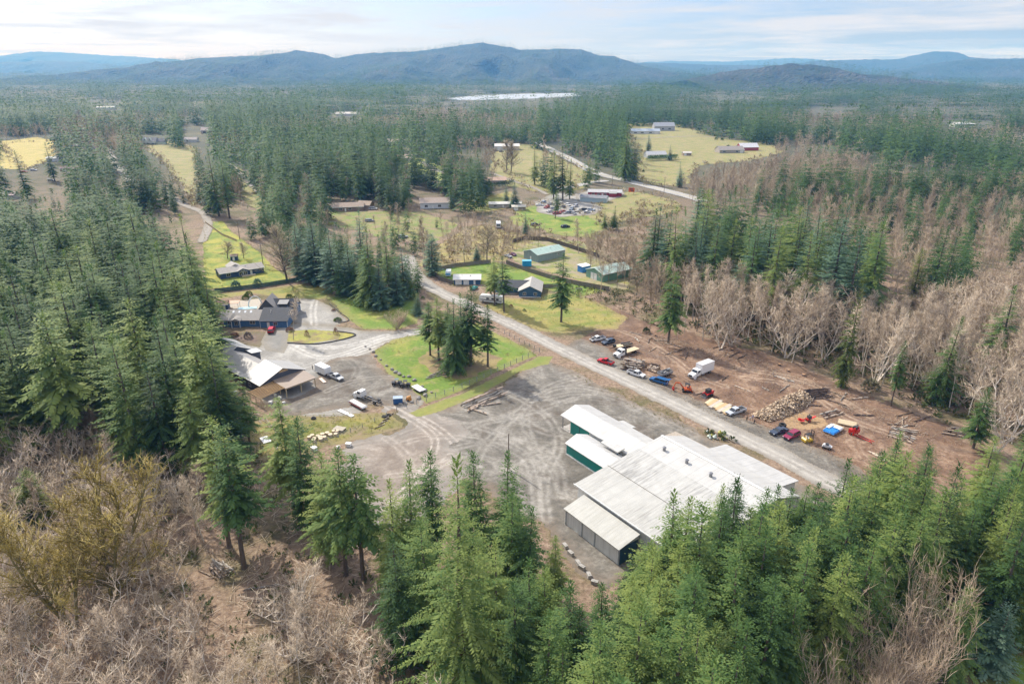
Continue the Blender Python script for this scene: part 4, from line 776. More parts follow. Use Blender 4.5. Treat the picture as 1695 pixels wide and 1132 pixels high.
# ---------------- undergrowth
def clumps(name, pts, r, mat, label, n=14, seed=0, up=.8):
    g = np.random.default_rng(seed); B, D, L, Wd, tn = [], [], [], [], []
    for (x, y) in pts:
        s = g.uniform(*r); tt = g.random()
        for k in range(n):
            a = g.uniform(0, 6.28); q = g.uniform(0, .5) * s
            B.append((x + q * math.cos(a), y + q * math.sin(a), g.uniform(0, .7) * s)); d = np.array([math.cos(a), math.sin(a), g.uniform(.1, up * 2)]); D.append(d / np.linalg.norm(d)); l = s * g.uniform(.4, .8); L.append(l); Wd.append(l * .5); tn.append(np.clip(tt * .6 + g.uniform(0, .5), 0, 1))
    V, T = kites(np.array(B), np.array(D), np.array(L), np.array(Wd), .2)
    return tag(link(name, raw_mesh(name, V, T, [mat], {'tone': np.repeat(tn, 4)})), label, 'undergrowth', kind='stuff')
def rndpts(poly, n, seed):
    g = random.Random(seed); w = px2(poly); xs = [p[0] for p in w]; ys = [p[1] for p in w]; out = []
    while len(out) < n:
        x, y = g.uniform(min(xs), max(xs)), g.uniform(min(ys), max(ys))
        if inpoly(np.array([x]), np.array([y]), w)[0]: out.append((x, y))
    return out
clumps('undergrowth', rndpts([(1150, 545), (1240, 572), (1340, 605), (1450, 650), (1560, 700), (1700, 740), (1760, 640), (1600, 560), (1400, 500), (1200, 490), (1100, 490)], 900, 1), (1.0, 2.6), SHRUB, 'dark green ground shrubs under the alders')
clumps('undergrowth', rndpts([(-40, 700), (200, 720), (330, 780), (380, 700), (460, 760), (600, 800), (700, 900), (660, 1120), (-40, 1200)], 500, 2), (.5, 1.4), SHRUB, 'sparse green ferns under the lower left thicket')
clumps('undergrowth', rndpts([(940, 470), (1040, 480), (1120, 530), (1090, 545), (1010, 505), (950, 492)], 160, 3), (.5, 1.6), SHRUB, 'scrubby weeds along the dirt strip')
clumps('undergrowth', rndpts([(1350, 900), (1420, 860), (1560, 830), (1700, 860), (1760, 1000), (1700, 1150), (1300, 1150)], 350, 4), (.5, 1.5), foliage('dry_fern', (.05, .04, .02), (.16, .12, .05), (.3, .25, .1)), 'dry ferns under the lower right stand')
def sticks(name, pts, ln, r, mat, label, seed):
    g = random.Random(seed); S = []
    for x, y in pts:
        a = g.uniform(0, 6.3); l = g.uniform(*ln); z = g.uniform(.05, .35); S.append((Vector((x, y, z)), Vector((x + l * math.cos(a), y + l * math.sin(a), z + g.uniform(-.05, .5))), g.uniform(*r), .02))
    V, T = segs_mesh(S); return tag(link(name, raw_mesh(name, V, T, [mat], {'tone': np.random.default_rng(seed).random(len(V))})), label, 'branches', kind='stuff')
sticks('fallen_branches', rndpts([(-40, 740), (200, 760), (330, 800), (420, 760), (640, 900), (700, 1000), (660, 1140), (-40, 1200)], 2200, 5), (.8, 4), (.025, .07), TWIG, 'litter of fallen sticks on the lower left woodland floor', 5)
sticks('fallen_branches', rndpts([(1000, 545), (1120, 560), (1320, 615), (1560, 715), (1540, 730), (1300, 640), (1120, 580)], 700, 6), (.4, 2.2), (.025, .06), TWIG, 'broken branches strewn on the torn up dirt strip', 6)

def edges(polys, step, jit, seed):
    g = random.Random(seed); out = []
    for poly in polys:
        w = px2(poly)
        for a, b in zip(w, w[1:] + w[:1]):
            n = int(math.hypot(b[0] - a[0], b[1] - a[1]) / step)
            for k in range(n): t = (k + g.random()) / max(n, 1); out.append((a[0] + (b[0] - a[0]) * t + g.gauss(0, jit), a[1] + (b[1] - a[1]) * t + g.gauss(0, jit)))
    return out
FIELDS = [[(1030, 206), (1110, 202), (1185, 226), (1275, 238), (1296, 252), (1240, 266), (1155, 274), (1130, 310), (1070, 306), (1052, 290), (1058, 250)], [(812, 262), (830, 236), (880, 240), (975, 285), (945, 318), (880, 318)], [(845, 350), (900, 335), (1010, 365), (985, 396), (900, 386)], [(985, 318), (1060, 318), (1130, 338), (1060, 360), (1000, 372)], [(236, 238), (290, 234), (322, 246), (332, 290), (322, 340), (300, 310), (272, 268)], [(0, 238), (92, 234), (92, 262), (40, 282)]]
clumps('field_brush', edges(FIELDS, 3.5, 3.0, 41), (1.0, 3.4), foliage('brush_leaves', (.10, .08, .04), (.26, .21, .12), (.42, .35, .24), .3), 'brown brush along the edges of the far fields', 12, 41)
clumps('field_brush', rndpts([(690, 440), (720, 400), (800, 372), (905, 392), (985, 400), (1060, 330), (1130, 345), (1090, 400), (1040, 440), (940, 405), (860, 396), (838, 432), (760, 438)], 700, 42), (.8, 2.6), foliage('scrub_leaves', (.12, .09, .045), (.30, .23, .13), (.46, .38, .25), .3), 'brown scrub between the fenced lawn and the meadow', 12, 42)
clumps('field_brush', edges([[(795, 505), (860, 498), (955, 486), (1040, 528), (985, 545), (905, 552), (850, 530)], [(620, 580), (695, 553), (790, 535), (888, 588)], [(540, 493), (600, 545), (655, 546), (690, 535)], [(340, 370), (340, 478), (480, 462), (430, 418), (385, 385)]], 1.3, .7, 43), (.25, .8), foliage('edge_weeds', (.10, .09, .03), (.28, .25, .08), (.42, .37, .16), .3), 'ragged weeds along the lawn edges', 8, 43)
# ================================================================ buildings
ROOF_WHITE = metal_sheet((.50, .495, .475), 'X', .9, .06, .5); ROOF_WORN = metal_sheet((.48, .475, .45), 'X', .9, .75, .5, dirt=(.085, .08, .072)); ROOF_MID = metal_sheet((.49, .485, .47), 'X', .9, .25, .5)
TEAL = metal_sheet((.0, .215, .17), 'X', .5, .1, .45); DARKTEAL = metal_sheet((.014, .062, .095), 'Y', .5, .1, .45)
PALEWALL = metal_sheet((.74, .74, .71), 'X', .6, .25, .5); TRIMWHITE = paint((.74, .74, .72), .4); DARKPANEL = paint((.06, .065, .07), .5); GREYROOF = metal_sheet((.40, .385, .37), 'X', .8, .15, .35); SLATE = paint((.05, .06, .08), .7)
BLUE = siding((.065, .165, .33)); NAVY = siding((.035, .075, .18)); DBLUE = siding((.04, .115, .22)); SHG = shingle((.36, .335, .31)); SHD = shingle((.075, .08, .09)); SHGREY = shingle((.30, .295, .29)); SHBROWN = shingle((.36, .25, .18))
def window(parent, x0, x1, z0, z1, y, ax='y', mull=1):
    """window flush on a wall lying at local y (ax 'y') or x (ax 'x'), frame proud, pane inside."""
    m = MB(); t = .09; d = .06
    def bx(a0, a1, b0, b1, dd, s=0): m.b2(a0, a1, y - dd, y + dd, b0, b1) if ax == 'y' else m.b2(y - dd, y + dd, a0, a1, b0, b1)
    bx(x0 - t, x1 + t, z1, z1 + t, d); bx(x0 - t, x1 + t, z0 - t, z0, d); bx(x0 - t, x0, z0, z1, d); bx(x1, x1 + t, z0, z1, d)
    for k in range(1, mull + 1): c = x0 + (x1 - x0) * k / (mull + 1); bx(c - .03, c + .03, z0, z1, d - .01)
    f = part('window', m, TRIM, parent); m = MB(); bx(x0, x1, z0, z1, .035); part('pane', m, GLASS, f); return f
def door(parent, x0, x1, z1, y, ax='y', mat=None, hnd=True):
    m = MB()
    if ax == 'y': m.b2(x0, x1, y - .05, y + .05, .02, z1)
    else: m.b2(y - .05, y + .05, x0, x1, .02, z1)
    d = part('door', m, mat or TRIM, parent)
    if hnd:
        m = MB(); c = x1 - .12
        if ax == 'y': m.b2(c - .04, c + .04, y - .11, y + .11, .95, 1.05)
        else: m.b2(y - .11, y + .11, c - .04, c + .04, .95, 1.05)
        part('handle', m, STEEL, d)
    return d
def gable_wall(m, x0, x1, y0, y1, e, r, z0=0):
    """closed solid: gable ends at x0/x1, ridge along x."""
    ym = (y0 + y1) / 2; vs = []
    for x in (x0, x1): vs += [(x, y0, z0), (x, y1, z0), (x, y1, e), (x, ym, r), (x, y0, e)]
    m.add(vs, [(0, 1, 2, 3, 4), (9, 8, 7, 6, 5), (0, 5, 6, 1), (1, 6, 7, 2), (2, 7, 8, 3), (3, 8, 9, 4), (4, 9, 5, 0)]); return m
def gable_roof(m, x0, x1, y0, y1, e, r, o=.45, t=.14, lift=.03):
    ym = (y0 + y1) / 2; s = (r - e) / (ym - y0); ze = e - s * o
    m.slab([(x0 - o, y0 - o, ze + lift + t), (x1 + o, y0 - o, ze + lift + t), (x1 + o, ym, r + lift + t), (x0 - o, ym, r + lift + t)], t)
    m.slab([(x0 - o, ym, r + lift + t), (x1 + o, ym, r + lift + t), (x1 + o, y1 + o, ze + lift + t), (x0 - o, y1 + o, ze + lift + t)], t); return m
def house(name, label, cat, org, ang, L, D, e, r, wm, rm, win=(), doors=(), big=(), o=.45, extra=None, group=None, chim=None):
    """x along the ridge from 0..L, y 0..D (y=0 is the side facing the camera)."""
    h = thing(name, label, cat, (org[0], org[1], 0), R(ang), group)
    part('wall', gable_wall(MB(), 0, L, 0, D, e, r), wm, h); rf = part('roof', gable_roof(MB(), 0, L, 0, D, e, r, o), rm, h)
    se = (r - e) / (D / 2); m = MB()
    for y, sg_ in ((-o - .06, 0), (D + o + .06, 0)): m.b2(-o, L + o, y - .05, y + .05, e - se * o - .08, e - se * o + .2)
    part('fascia', m, TRIM, h); m = MB(); m.cyl((L * .3, D * .36, e + .6), (L * .3, D * .36, r + .1), .09, .09, 6).box((L * .62, D * .34, (e + r) / 2 + .35), (.5, .5, .4)); part('roof_vent', m, GREY, rf)
    for (sd, a, b, z0, z1, *mu) in win:
        y = {'s': 0, 'n': D, 'w': 0, 'e': L}[sd]; window(h, a, b, z0, z1, y, 'y' if sd in 'sn' else 'x', *(mu or [1]))
    for (sd, a, b, z1) in doors:
        door(h, a, b, z1, {'s': 0, 'n': D, 'w': 0, 'e': L}[sd], 'y' if sd in 'sn' else 'x')
    for (sd, a, b, z1) in big:
        y = {'s': 0, 'n': D, 'w': 0, 'e': L}[sd]; m = MB()
        if sd in 'sn': m.b2(a, b, y - .05, y + .05, .03, z1)
        else: m.b2(y - .05, y + .05, a, b, .03, z1)
        part('garage_door', m, TRIM, h)
    if chim: part('chimney', MB().b2(chim[0] - .4, chim[0] + .4, chim[1] - .4, chim[1] + .4, r - 1.2, r + 1.0), paint((.3, .16, .12), .9), rf)
    if extra: extra(h)
    return h
# ---- warehouse group; local u along the walls (towards lower right), v across to the road
A_ = (12.02, 123.01); a_ = (.47394, -.88056); b_ = (.88056, .47394); UA = -61.709 + 7.5
OX, OY = A_[0] - .1 * a_[0] + 2.4 * b_[0], A_[1] - .1 * a_[1] + 2.4 * b_[1]
def wh(name, label, cat='warehouse'): return thing(name, label, cat, (OX, OY, 0), R(UA))
def roofpoly(m, q, t=.15): m.slab(q, t)
H = wh('warehouse', 'large white roofed warehouse hall with dark weather streaks and a lean-to wing')
HL = 30.
m = MB(); m.add([(0, 0, 0), (0, 34, 0), (0, 34, 5.9), (0, 26, 8.7), (0, 0, 5.8), (HL, 0, 0), (HL, 34, 0), (HL, 34, 5.9), (HL, 26, 8.7), (HL, 0, 5.8)], [(0, 1, 2, 3, 4), (9, 8, 7, 6, 5), (0, 5, 6, 1), (1, 6, 7, 2), (2, 7, 8, 3), (3, 8, 9, 4), (4, 9, 5, 0)])
part('wall', m, PALEWALL, H)
m = MB(); m.slab([(-.5, 9, 7.02), (HL + .5, 9, 7.02), (HL + .5, 18.5, 8.07), (-.5, 18.5, 8.07)], .15); rf = part('roof', m, ROOF_WORN, H, 'roof slope streaked dark by weather')
m = MB(); m.slab([(-.5, -.6, 5.94), (HL + .5, -.6, 5.94), (HL + .5, 9, 7.0), (-.5, 9, 7.0)], .15); part('roof_panel', m, metal_sheet((.46, .455, .425), 'X', .9, .65, .5, dirt=(.2, .19, .17)), rf)
m = MB(); m.slab([(-.5, 18.5, 8.05), (HL + .5, 18.5, 8.05), (HL + .5, 26, 8.87), (-.5, 26, 8.87)], .15); m.slab([(-.5, 26, 8.87), (HL + .5, 26, 8.87), (HL + .5, 34.5, 5.92), (-.5, 34.5, 5.92)], .15); part('roof_panel', m, ROOF_WHITE, rf)
m = MB(); m.b2(-.65, HL + .6, -.72, -.58, 5.7, 5.98); m.b2(-.62, -.5, -.6, 34.5, 5.3, 5.6); part('gutter', m, TRIMWHITE, H)
m = MB(); m.b2(HL * .3, HL, -.09, -.03, 0, .8); part('plinth', m, CONCRETE, H)
part('ridge_cap', MB().b2(-.5, HL + .5, 25.7, 26.3, 8.88, 8.96), TRIMWHITE, rf); part('seam', MB().b2(-.5, HL + .5, 8.93, 9.07, 6.98, 7.06), paint((.2, .19, .17), .8), rf)
for q in range(4): part('roof_vent', MB().cyl((4 + 6.5 * q, 22, 8.3), (4 + 6.5 * q, 22, 9.2), .35, .35, 10).cyl((4 + 6.5 * q, 22, 9.2), (4 + 6.5 * q, 22, 9.4), .5, .3, 10), STEEL, rf)
LT = MB(); x0, x1 = 3.1, 18.8
LT.add([(x0, -5.8, 0), (x0, -.75, 0), (x0, -.75, 4.9), (x0, -5.8, 3.9), (x1, -5.8, 0), (x1, -.75, 0), (x1, -.75, 4.9), (x1, -5.8, 3.9)], [(0, 1, 2, 3), (7, 6, 5, 4), (0, 4, 5, 1), (3, 2, 6, 7), (0, 3, 7, 4), (1, 5, 6, 2)])
lt = part('lean_to', LT, PALEWALL, H)
m = MB(); m.slab([(x0 - .3, -6.3, 3.95), (x1 + .3, -6.3, 3.95), (x1 + .3, -.75, 5.12), (x0 - .3, -.75, 5.12)], .13); part('roof', m, metal_sheet((.45, .445, .41), 'X', .9, .5, .5, dirt=(.25, .24, .2)), lt)
m = MB(); m.b2(x1 + .02, x1 + .08, -5.6, -.9, .1, 3.9); m.b2(x1 + .02, x1 + .08, -5.7, -5.55, 0, 3.8); part('end_panel', m, DARKTEAL, lt, 'dark teal end wall')
for u in (x0 + .1, 8.2, 12.0, x1 - .1): part('wall_post', MB().b2(u - .12, u + .12, -5.9, -5.82, 0, 3.8), paint((.3, .33, .35), .5), lt)
part('downspout', MB().b2(x0 - .05, x0 + .1, -6.0, -5.9, 0, 3.9), TRIMWHITE, lt)
Wg = MB(); Wg.add([(7, 34.8, 0), (7, 40.6, 0), (7, 40.6, 4.6), (7, 34.8, 5.6), (25.5, 34.8, 0), (25.5, 40.6, 0), (25.5, 40.6, 4.6), (25.5, 34.8, 5.6)], [(0, 1, 2, 3), (7, 6, 5, 4), (0, 4, 5, 1), (3, 2, 6, 7), (0, 3, 7, 4), (1, 5, 6, 2)])
wg = part('side_wing', Wg, PALEWALL, H); m = MB(); m.slab([(6.6, 34.6, 5.82), (25.9, 34.6, 5.82), (25.9, 41.2, 4.75), (6.6, 41.2, 4.75)], .14); part('roof', m, ROOF_MID, wg)
m = MB(); m.b2(-6.5, -.9, 33.2, 38.5, 0, 2.9); m.slab([(-6.8, 33, 3.2), (6.3, 35.0, 3.2), (6.3, 39.2, 3.0), (-6.8, 38.6, 3.0)], .16); an = part('annex', m, paint((.36, .31, .25), .85), H, 'low tan flat roofed annex'); part('roof_vent', MB().b2(-3.2, -1.8, 35.4, 36.4, 3.06, 3.5), paint((.14, .12, .1), .6), an)
part('curb', MB().b2(7, 26, 41.6, 42.3, 0, .35), CONCRETE, H)
S1 = wh('long_shed', 'long white roofed shed with an open bay and teal doors on the yard side', 'shed')
m = MB(); gable_wall(m, -25.8, -.7, 20.0, 29.2, 3.75, 5.2); part('wall', m, PALEWALL, S1)
rf = part('roof', gable_roof(MB(), -29.2, -14.4, 19.9, 29.3, 3.75, 5.25, .3), ROOF_MID, S1); part('roof_panel', gable_roof(MB(), -14.05, -.85, 19.8, 29.3, 3.95, 5.42, .3), ROOF_WHITE, rf)
m = MB(); m.b2(-25.7, -18.6, 19.9, 19.97, .1, 3.6); dd = part('sliding_door', m, TEAL, S1, 'teal sliding doors'); m = MB(); m.b2(-22.2, -22.1, 19.83, 19.9, .1, 3.6); m.b2(-25.8, -18.6, 19.83, 19.9, 3.5, 3.62); part('rail', m, DARKPANEL, dd)
for v in (20.1, 24.6, 29.1): part('post', MB().b2(-29.1, -28.9, v - .1, v + .1, 0, 3.8 if v != 24.6 else 5.1), STEEL, S1)
part('floor_slab', MB().b2(-29.4, -25.8, 19.7, 29.4, -.1, .14), CONCRETE, S1); m = MB(); m.slab([(-18, 29.5, 3.9), (-13.5, 29.5, 3.9), (-13.5, 31.2, 3.6), (-18, 31.2, 3.6)], .12); part('awning', m, ROOF_WHITE, S1)
m = MB(); m.slab([(-11.8, 17.5, 4.7), (-6, 17.5, 4.7), (-6, 19.9, 4.95), (-11.8, 19.9, 4.95)], .3); part('canopy', m, ROOF_WHITE, S1); part('canopy_post', MB().b2(-6.4, -6.2, 17.7, 17.9, 0, 4.4), DARKTEAL, S1)
S2 = wh('teal_shed', 'low teal walled shed with a white roof beside the long shed', 'shed')
part('wall', gable_wall(MB(), -18.2, -.7, 12.3, 19.1, 3.1, 4.3), TEAL, S2); part('roof', gable_roof(MB(), -18.2, -.9, 12.3, 19.0, 3.1, 4.35, .35), metal_sheet((.52, .515, .50), 'X', .9, .4, .45), S2)
m = MB(); m.b2(-18.3, -.8, 12.16, 12.26, 0, .35); m.b2(-18.32, -18.22, 12.2, 19.1, 0, 3.1); part('trim', m, TRIMWHITE, S2)
# ---- barn with carport (left)
BA = -41.5; ba = R(BA); Bo = W(340 + 520 / 7.705, 550 + 560 / 7.705, 3.2)   # eave corner near the pergola
B = thing('grey_barn', 'long slate grey barn with stepped metal roofs and an open timber carport', 'barn', (Bo.x, Bo.y, 0), R(BA))
def bpt(px, py, z): p = W(px, py, z); d = p - Vector((Bo.x, Bo.y, z)); c, s = math.cos(-ba), math.sin(-ba); return (d.x * c - d.y * s, d.x * s + d.y * c, z)
part('wall', gable_wall(MB(), -17, 0, .4, 9.2, 3.1, 5.3), siding((.085, .095, .125), .3), B)
rf = part('roof', gable_roof(MB(), -17, -.05, .3, 9.3, 3.1, 5.3, .3), GREYROOF, B)
tw = part('tall_section', gable_wall(MB(), 0.05, 9.2, -.6, 14.2, 3.3, 6.2), siding((.085, .095, .125), .3), B); part('roof', gable_roof(MB(), 0, 9.2, -.7, 14.2, 3.3, 6.25, .4), metal_sheet((.40, .395, .385), 'X', .8, .12, .5), tw)
part('gable_panel', MB().add([(9.26, 5.4, 5.1), (9.26, 8.6, 5.1), (9.26, 8.3, 5.75), (9.26, 6.2, 5.9), (9.3, 5.4, 5.1), (9.3, 8.6, 5.1), (9.3, 8.3, 5.75), (9.3, 6.2, 5.9)], [(0, 1, 2, 3), (7, 6, 5, 4), (0, 4, 5, 1), (1, 5, 6, 2), (2, 6, 7, 3), (3, 7, 4, 0)]), LUMBER, tw)
nw = part('rear_section', gable_wall(MB(), -30, -17.1, 1.2, 12, 3.4, 6.0), SLATE, B); part('roof', gable_roof(MB(), -30, -17.3, 1.2, 12, 3.4, 6.05, .4), metal_sheet((.40, .40, .39), 'X', .8, .1, .5), nw)
part('bay', MB().b2(-16.6, -13.5, 9.3, 12.2, 0, 3.6), siding((.085, .095, .125), .3), B); m = MB(); m.slab([(-17, 9.1, 4.2), (-13, 9.1, 4.2), (-13, 12.8, 3.8), (-17, 12.8, 3.8)], .13); part('bay_roof', m, metal_sheet((.6, .6, .59), 'X', .8, 0, .35), B)
m = MB(); m.slab([(-10.5, -1.0, 3.0), (-.3, -1.0, 3.0), (-.3, 1.2, 3.55), (-10.5, 1.2, 3.55)], .1); part('porch_roof', m, GREYROOF, B)
door(B, -6.4, -5.3, 2.2, .4, mat=paint((.32, .02, .04), .5)); window(B, -4.6, -3.6, .6, 2.1, .4); window(B, -9.5, -8.3, 1, 2, .4); window(tw, 2.2, 3.4, 1, 2.1, -.6)
cp = MB(); cp.slab([(9.35, 3.2, 3.65), (9.35, 13.4, 3.65), (16.2, 13.4, 3.1), (16.2, 3.2, 3.1)], .16); cpo = part('carport_roof', cp, metal_sheet((.29, .225, .18), 'Y', .8, .2, .6), B)
for (u, v) in ((15.9, 3.5), (15.9, 8.3), (15.9, 13.1), (12.4, 3.5)): part('carport_post', MB().b2(u - .12, u + .12, v - .12, v + .12, 0, 3.1 if u > 15 else 3.25), LUMBER_PALE, B)
m = MB(); m.b2(15.75, 16.0, 3.3, 13.3, 2.62, 2.92); m.b2(9.4, 16, 3.35, 3.5, 2.6, 2.9); part('carport_beam', m, LUMBER_PALE, B)
for k in range(9): part('rafter', MB().box((9.6 + k * .78, -.7, 2.95), (.12, 7.9, .24), 0, 0, R(5)), LUMBER, B)
m = MB(); m.b2(9.4, 16.2, -4.5, -4.32, 2.3, 2.55); m.b2(9.4, 16.2, -.5, -.35, 2.6, 2.85); part('pergola_beam', m, LUMBER_PALE, B)
for u in (9.7, 13, 16): part('pergola_post', MB().b2(u - .1, u + .1, -4.5, -4.3, 0, 2.4), LUMBER_PALE, B)
m = MB()
for k in range(6): m.b2(-12, 8.6, -2.9 - .01 * k, -2.8 - .01 * k, .1 + .16 * k, .18 + .16 * k) if k in (3, 5) else None
for k in range(8): m.b2(-12 + k * 2.9, -11.88 + k * 2.9, -2.95, -2.8, 0, 1.1)
solo('rail_fence', MB().add([(v[0], v[1], v[2]) for v in m.v], m.f), LUMBER_PALE, 'pale timber rail fence along the front of the grey barn', 'fence', (Bo.x, Bo.y, 0), R(BA))
# ---- blue house with garage
Hb = W(345 + 290 / 10.594, 470 + 755 / 10.594); b = thing('blue_house', 'blue house with grey and dark gabled roofs, four skylights and a garage wing', 'house', (Hb.x, Hb.y, 0), R(1.5))
part('wall', gable_wall(MB(), -.2, 13.4, 0, 9.0, 2.75, 5.0), BLUE, b); rf = part('roof', gable_roof(MB(), -1.2, 13.4, 0, 9.0, 2.75, 5.0, .5), SHG, b)
for k in range(4):
    x = 2.6 + k * 2.15; part('skylight', MB().box((x, 3.55, 4.68), (.75, 1.15, .1), 0, 0, math.atan2(2.25, 4.5)), paint((.8, .82, .84), .1), rf)
window(b, 9.4, 11.2, 1.1, 2.3, 0); window(b, 3.9, 5.1, .8, 2.3, -.55); window(b, 1.4, 2.5, 1.0, 2.2, 0)
part('bay_window', MB().b2(3.0, 6.0, -.5, -.02, 0, 2.7), BLUE, b); m = MB(); m.add([(2.5, -1.3, 2.72), (6.5, -1.3, 2.72), (4.5, -1.3, 3.6), (2.5, 1.6, 3.45), (6.5, 1.6, 3.45), (4.5, 1.6, 3.95)], [(0, 1, 2), (5, 4, 3), (0, 2, 5, 3), (2, 1, 4, 5), (1, 0, 3, 4)]); part('porch_roof', m, SHG, b)
for x in (3.0, 6.0): part('porch_post', MB().b2(x - .1, x + .1, -1.2, -1.0, 0, 2.7), TRIM, b)
gw = part('garage', gable_wall(MB(), 13.45, 23.3, -1.2, 11.5, 2.75, 5.6), BLUE, b); part('roof', gable_roof(MB(), 13.7, 23.3, -1.2, 11.5, 2.75, 5.6, .5), SHD, gw); door(b, 15.9, 16.9, 2.15, -1.2, hnd=True); window(b, 18.3, 19.6, 1.0, 2.1, -1.2)
part('corner_trim', MB().b2(13.36, 13.5, -1.26, -1.1, 0, 2.7).b2(23.2, 23.36, -1.26, -1.1, 0, 2.7), TRIM, gw)
ts = part('upper_story', MB().add([(9.2, 10.2, 0), (16.4, 10.2, 0), (16.4, 10.2, 3), (12.8, 10.2, 7.2), (9.2, 10.2, 3), (9.2, 18, 0), (16.4, 18, 0), (16.4, 18, 3), (12.8, 18, 7.2), (9.2, 18, 3)], [(4, 3, 2, 1, 0), (5, 6, 7, 8, 9), (0, 1, 6, 5), (1, 2, 7, 6), (2, 3, 8, 7), (3, 4, 9, 8), (4, 0, 5, 9)]), SHD, b)
m = MB(); m.slab([(8.9, 9.8, 2.85), (8.9, 18.3, 2.85), (12.8, 18.3, 7.4), (12.8, 9.8, 7.4)], .15); m.slab([(12.8, 9.8, 7.4), (12.8, 18.3, 7.4), (16.8, 18.3, 2.8), (16.8, 9.8, 2.8)], .15); part('roof', m, SHG, ts); window(ts, 12.0, 13.2, .2 + 2.6, 3.8, 10.18)
rw = part('rear_wing', gable_wall(MB(), 15.2, 23, 11.6, 18.5, 3, 5.9), BLUE, b); part('roof', gable_roof(MB(), 14.2, 23, 11.6, 18.5, 3, 5.9, .4), SHD, rw)
dm = part('dormer', MB().b2(16.8, 20, 11.4, 14.6, 3.6, 5.0), SHD, rw); m = MB(); m.slab([(16.5, 11.0, 5.05), (20.3, 11.0, 5.05), (20.3, 15, 5.75), (16.5, 15, 5.75)], .12); part('roof', m, SHGREY, dm)
part('vent_pipe', MB().cyl((16.5, 3.3, 4.4), (16.5, 3.3, 5.4), .1).cyl((16.6, 2.4, 4.1), (16.6, 2.4, 5), .1), TRIM, rf)
p = W(367, 511); solo('swimming_pool', MB().b2(0, 7.2, 0, 2.6, -.2, .16), paint((.45, .68, .72), .12), 'pale turquoise swimming pool behind the blue house', 'pool', (W(393, 513).x, W(393, 513).y, 0), R(12))
m = MB(); pr = None
for k in range(13):
    a = math.pi * k / 12; q = Vector((2.6 * math.cos(a), 0, 4.2 * math.sin(a)))
    if pr is not None: m.cyl(pr, q, .28, .28, 6)
    pr = q
p = W(423, 507); solo('garden_arch', m, TRIM, 'white arch rising behind the blue house roof', 'arch', (p.x, p.y, 0), R(20))
p = W(359, 513); house('garden_shed', 'small dark blue garden shed with a brown roof behind the blue house', 'shed', (p.x, p.y), 8, 4.2, 3.2, 2.2, 3.2, NAVY, SHBROWN, doors=[('s', 2.6, 3.4, 1.9)], o=.3)
p = W(376, 512); m = MB(); m.slab([(0, 0, 2.3), (4.4, 0, 2.3), (4.8, 2.8, 2.7), (.4, 2.8, 2.7)], .12); s = thing('garden_canopy', 'orange pink flat canopy beside the dark garden shed', 'canopy', (p.x, p.y, 0), R(10)); part('roof', m, paint((.62, .36, .26), .7), s)
for q in ((.2, .2), (4.2, .2), (.6, 2.6), (4.4, 2.6)): part('post', MB().b2(q[0] - .08, q[0] + .08, q[1] - .08, q[1] + .08, 0, 2.25), TRIM, s)
# ---- ranch house
p = W(340 + 205 / 8.083, 360 + 830 / 8.083)
def rx(h):
    part('bay_window', gable_wall(MB(), 0, 0.01, 0, .01, .1, .1), NAVY, h) if False else None
    m = MB(); m.add([(7.6, -.9, 0), (12.2, -.9, 0), (12.2, -.9, 2.8), (9.9, -.9, 3.7), (7.6, -.9, 2.8), (7.6, 3, 0), (12.2, 3, 0), (12.2, 3, 2.8), (9.9, 3, 3.7), (7.6, 3, 2.8)], [(4, 3, 2, 1, 0), (5, 6, 7, 8, 9), (0, 1, 6, 5), (1, 2, 7, 6), (2, 3, 8, 7), (3, 4, 9, 8), (4, 0, 5, 9)]); g = part('gable_bay', m, NAVY, h)
    m = MB(); m.slab([(7.2, -1.3, 2.75), (7.2, 3.4, 2.75), (9.9, 3.4, 3.85), (9.9, -1.3, 3.85)], .12); m.slab([(9.9, -1.3, 3.85), (9.9, 3.4, 3.85), (12.6, 3.4, 2.75), (12.6, -1.3, 2.75)], .12); part('roof', m, SHG, g)
    window(g, 8.2, 9.7, .7, 2.3, -.9); window(g, 10.1, 11.6, .7, 2.3, -.9); window(g, 9.3, 10.5, 2.5, 3.0, -.9, mull=0)
    part('step', MB().b2(9, 15, -2.4, -1.0, 0, .5), LUMBER_PALE, h)
    m = MB(); m.add([(5, 4, 3.6), (11, 4, 3.6), (11, 11, 3.2), (5, 11, 3.2), (8, 4, 5.0), (8, 11, 5.0)], [(0, 1, 4), (2, 3, 5), (0, 4, 5, 3), (1, 2, 5, 4), (3, 2, 1, 0)]); part('rear_gable', m, SHG, h)
house('ranch_house', 'long dark blue ranch house with a grey roof and white trimmed windows', 'house', (p.x, p.y), 35.5, 19.5, 8, 2.7, 4.1, NAVY, SHG, win=[('s', 2.8, 4.5, .8, 2.2)], doors=[('s', 13.2, 14.2, 2.1)], extra=rx)
p = W(382, 432); house('garden_shed', 'small dark blue box shed between the two orchard trees', 'shed', (p.x, p.y), 10, 3.2, 2.6, 2.4, 3.0, NAVY, SHBROWN, doors=[('s', 1.0, 2.0, 1.9)], o=.25)
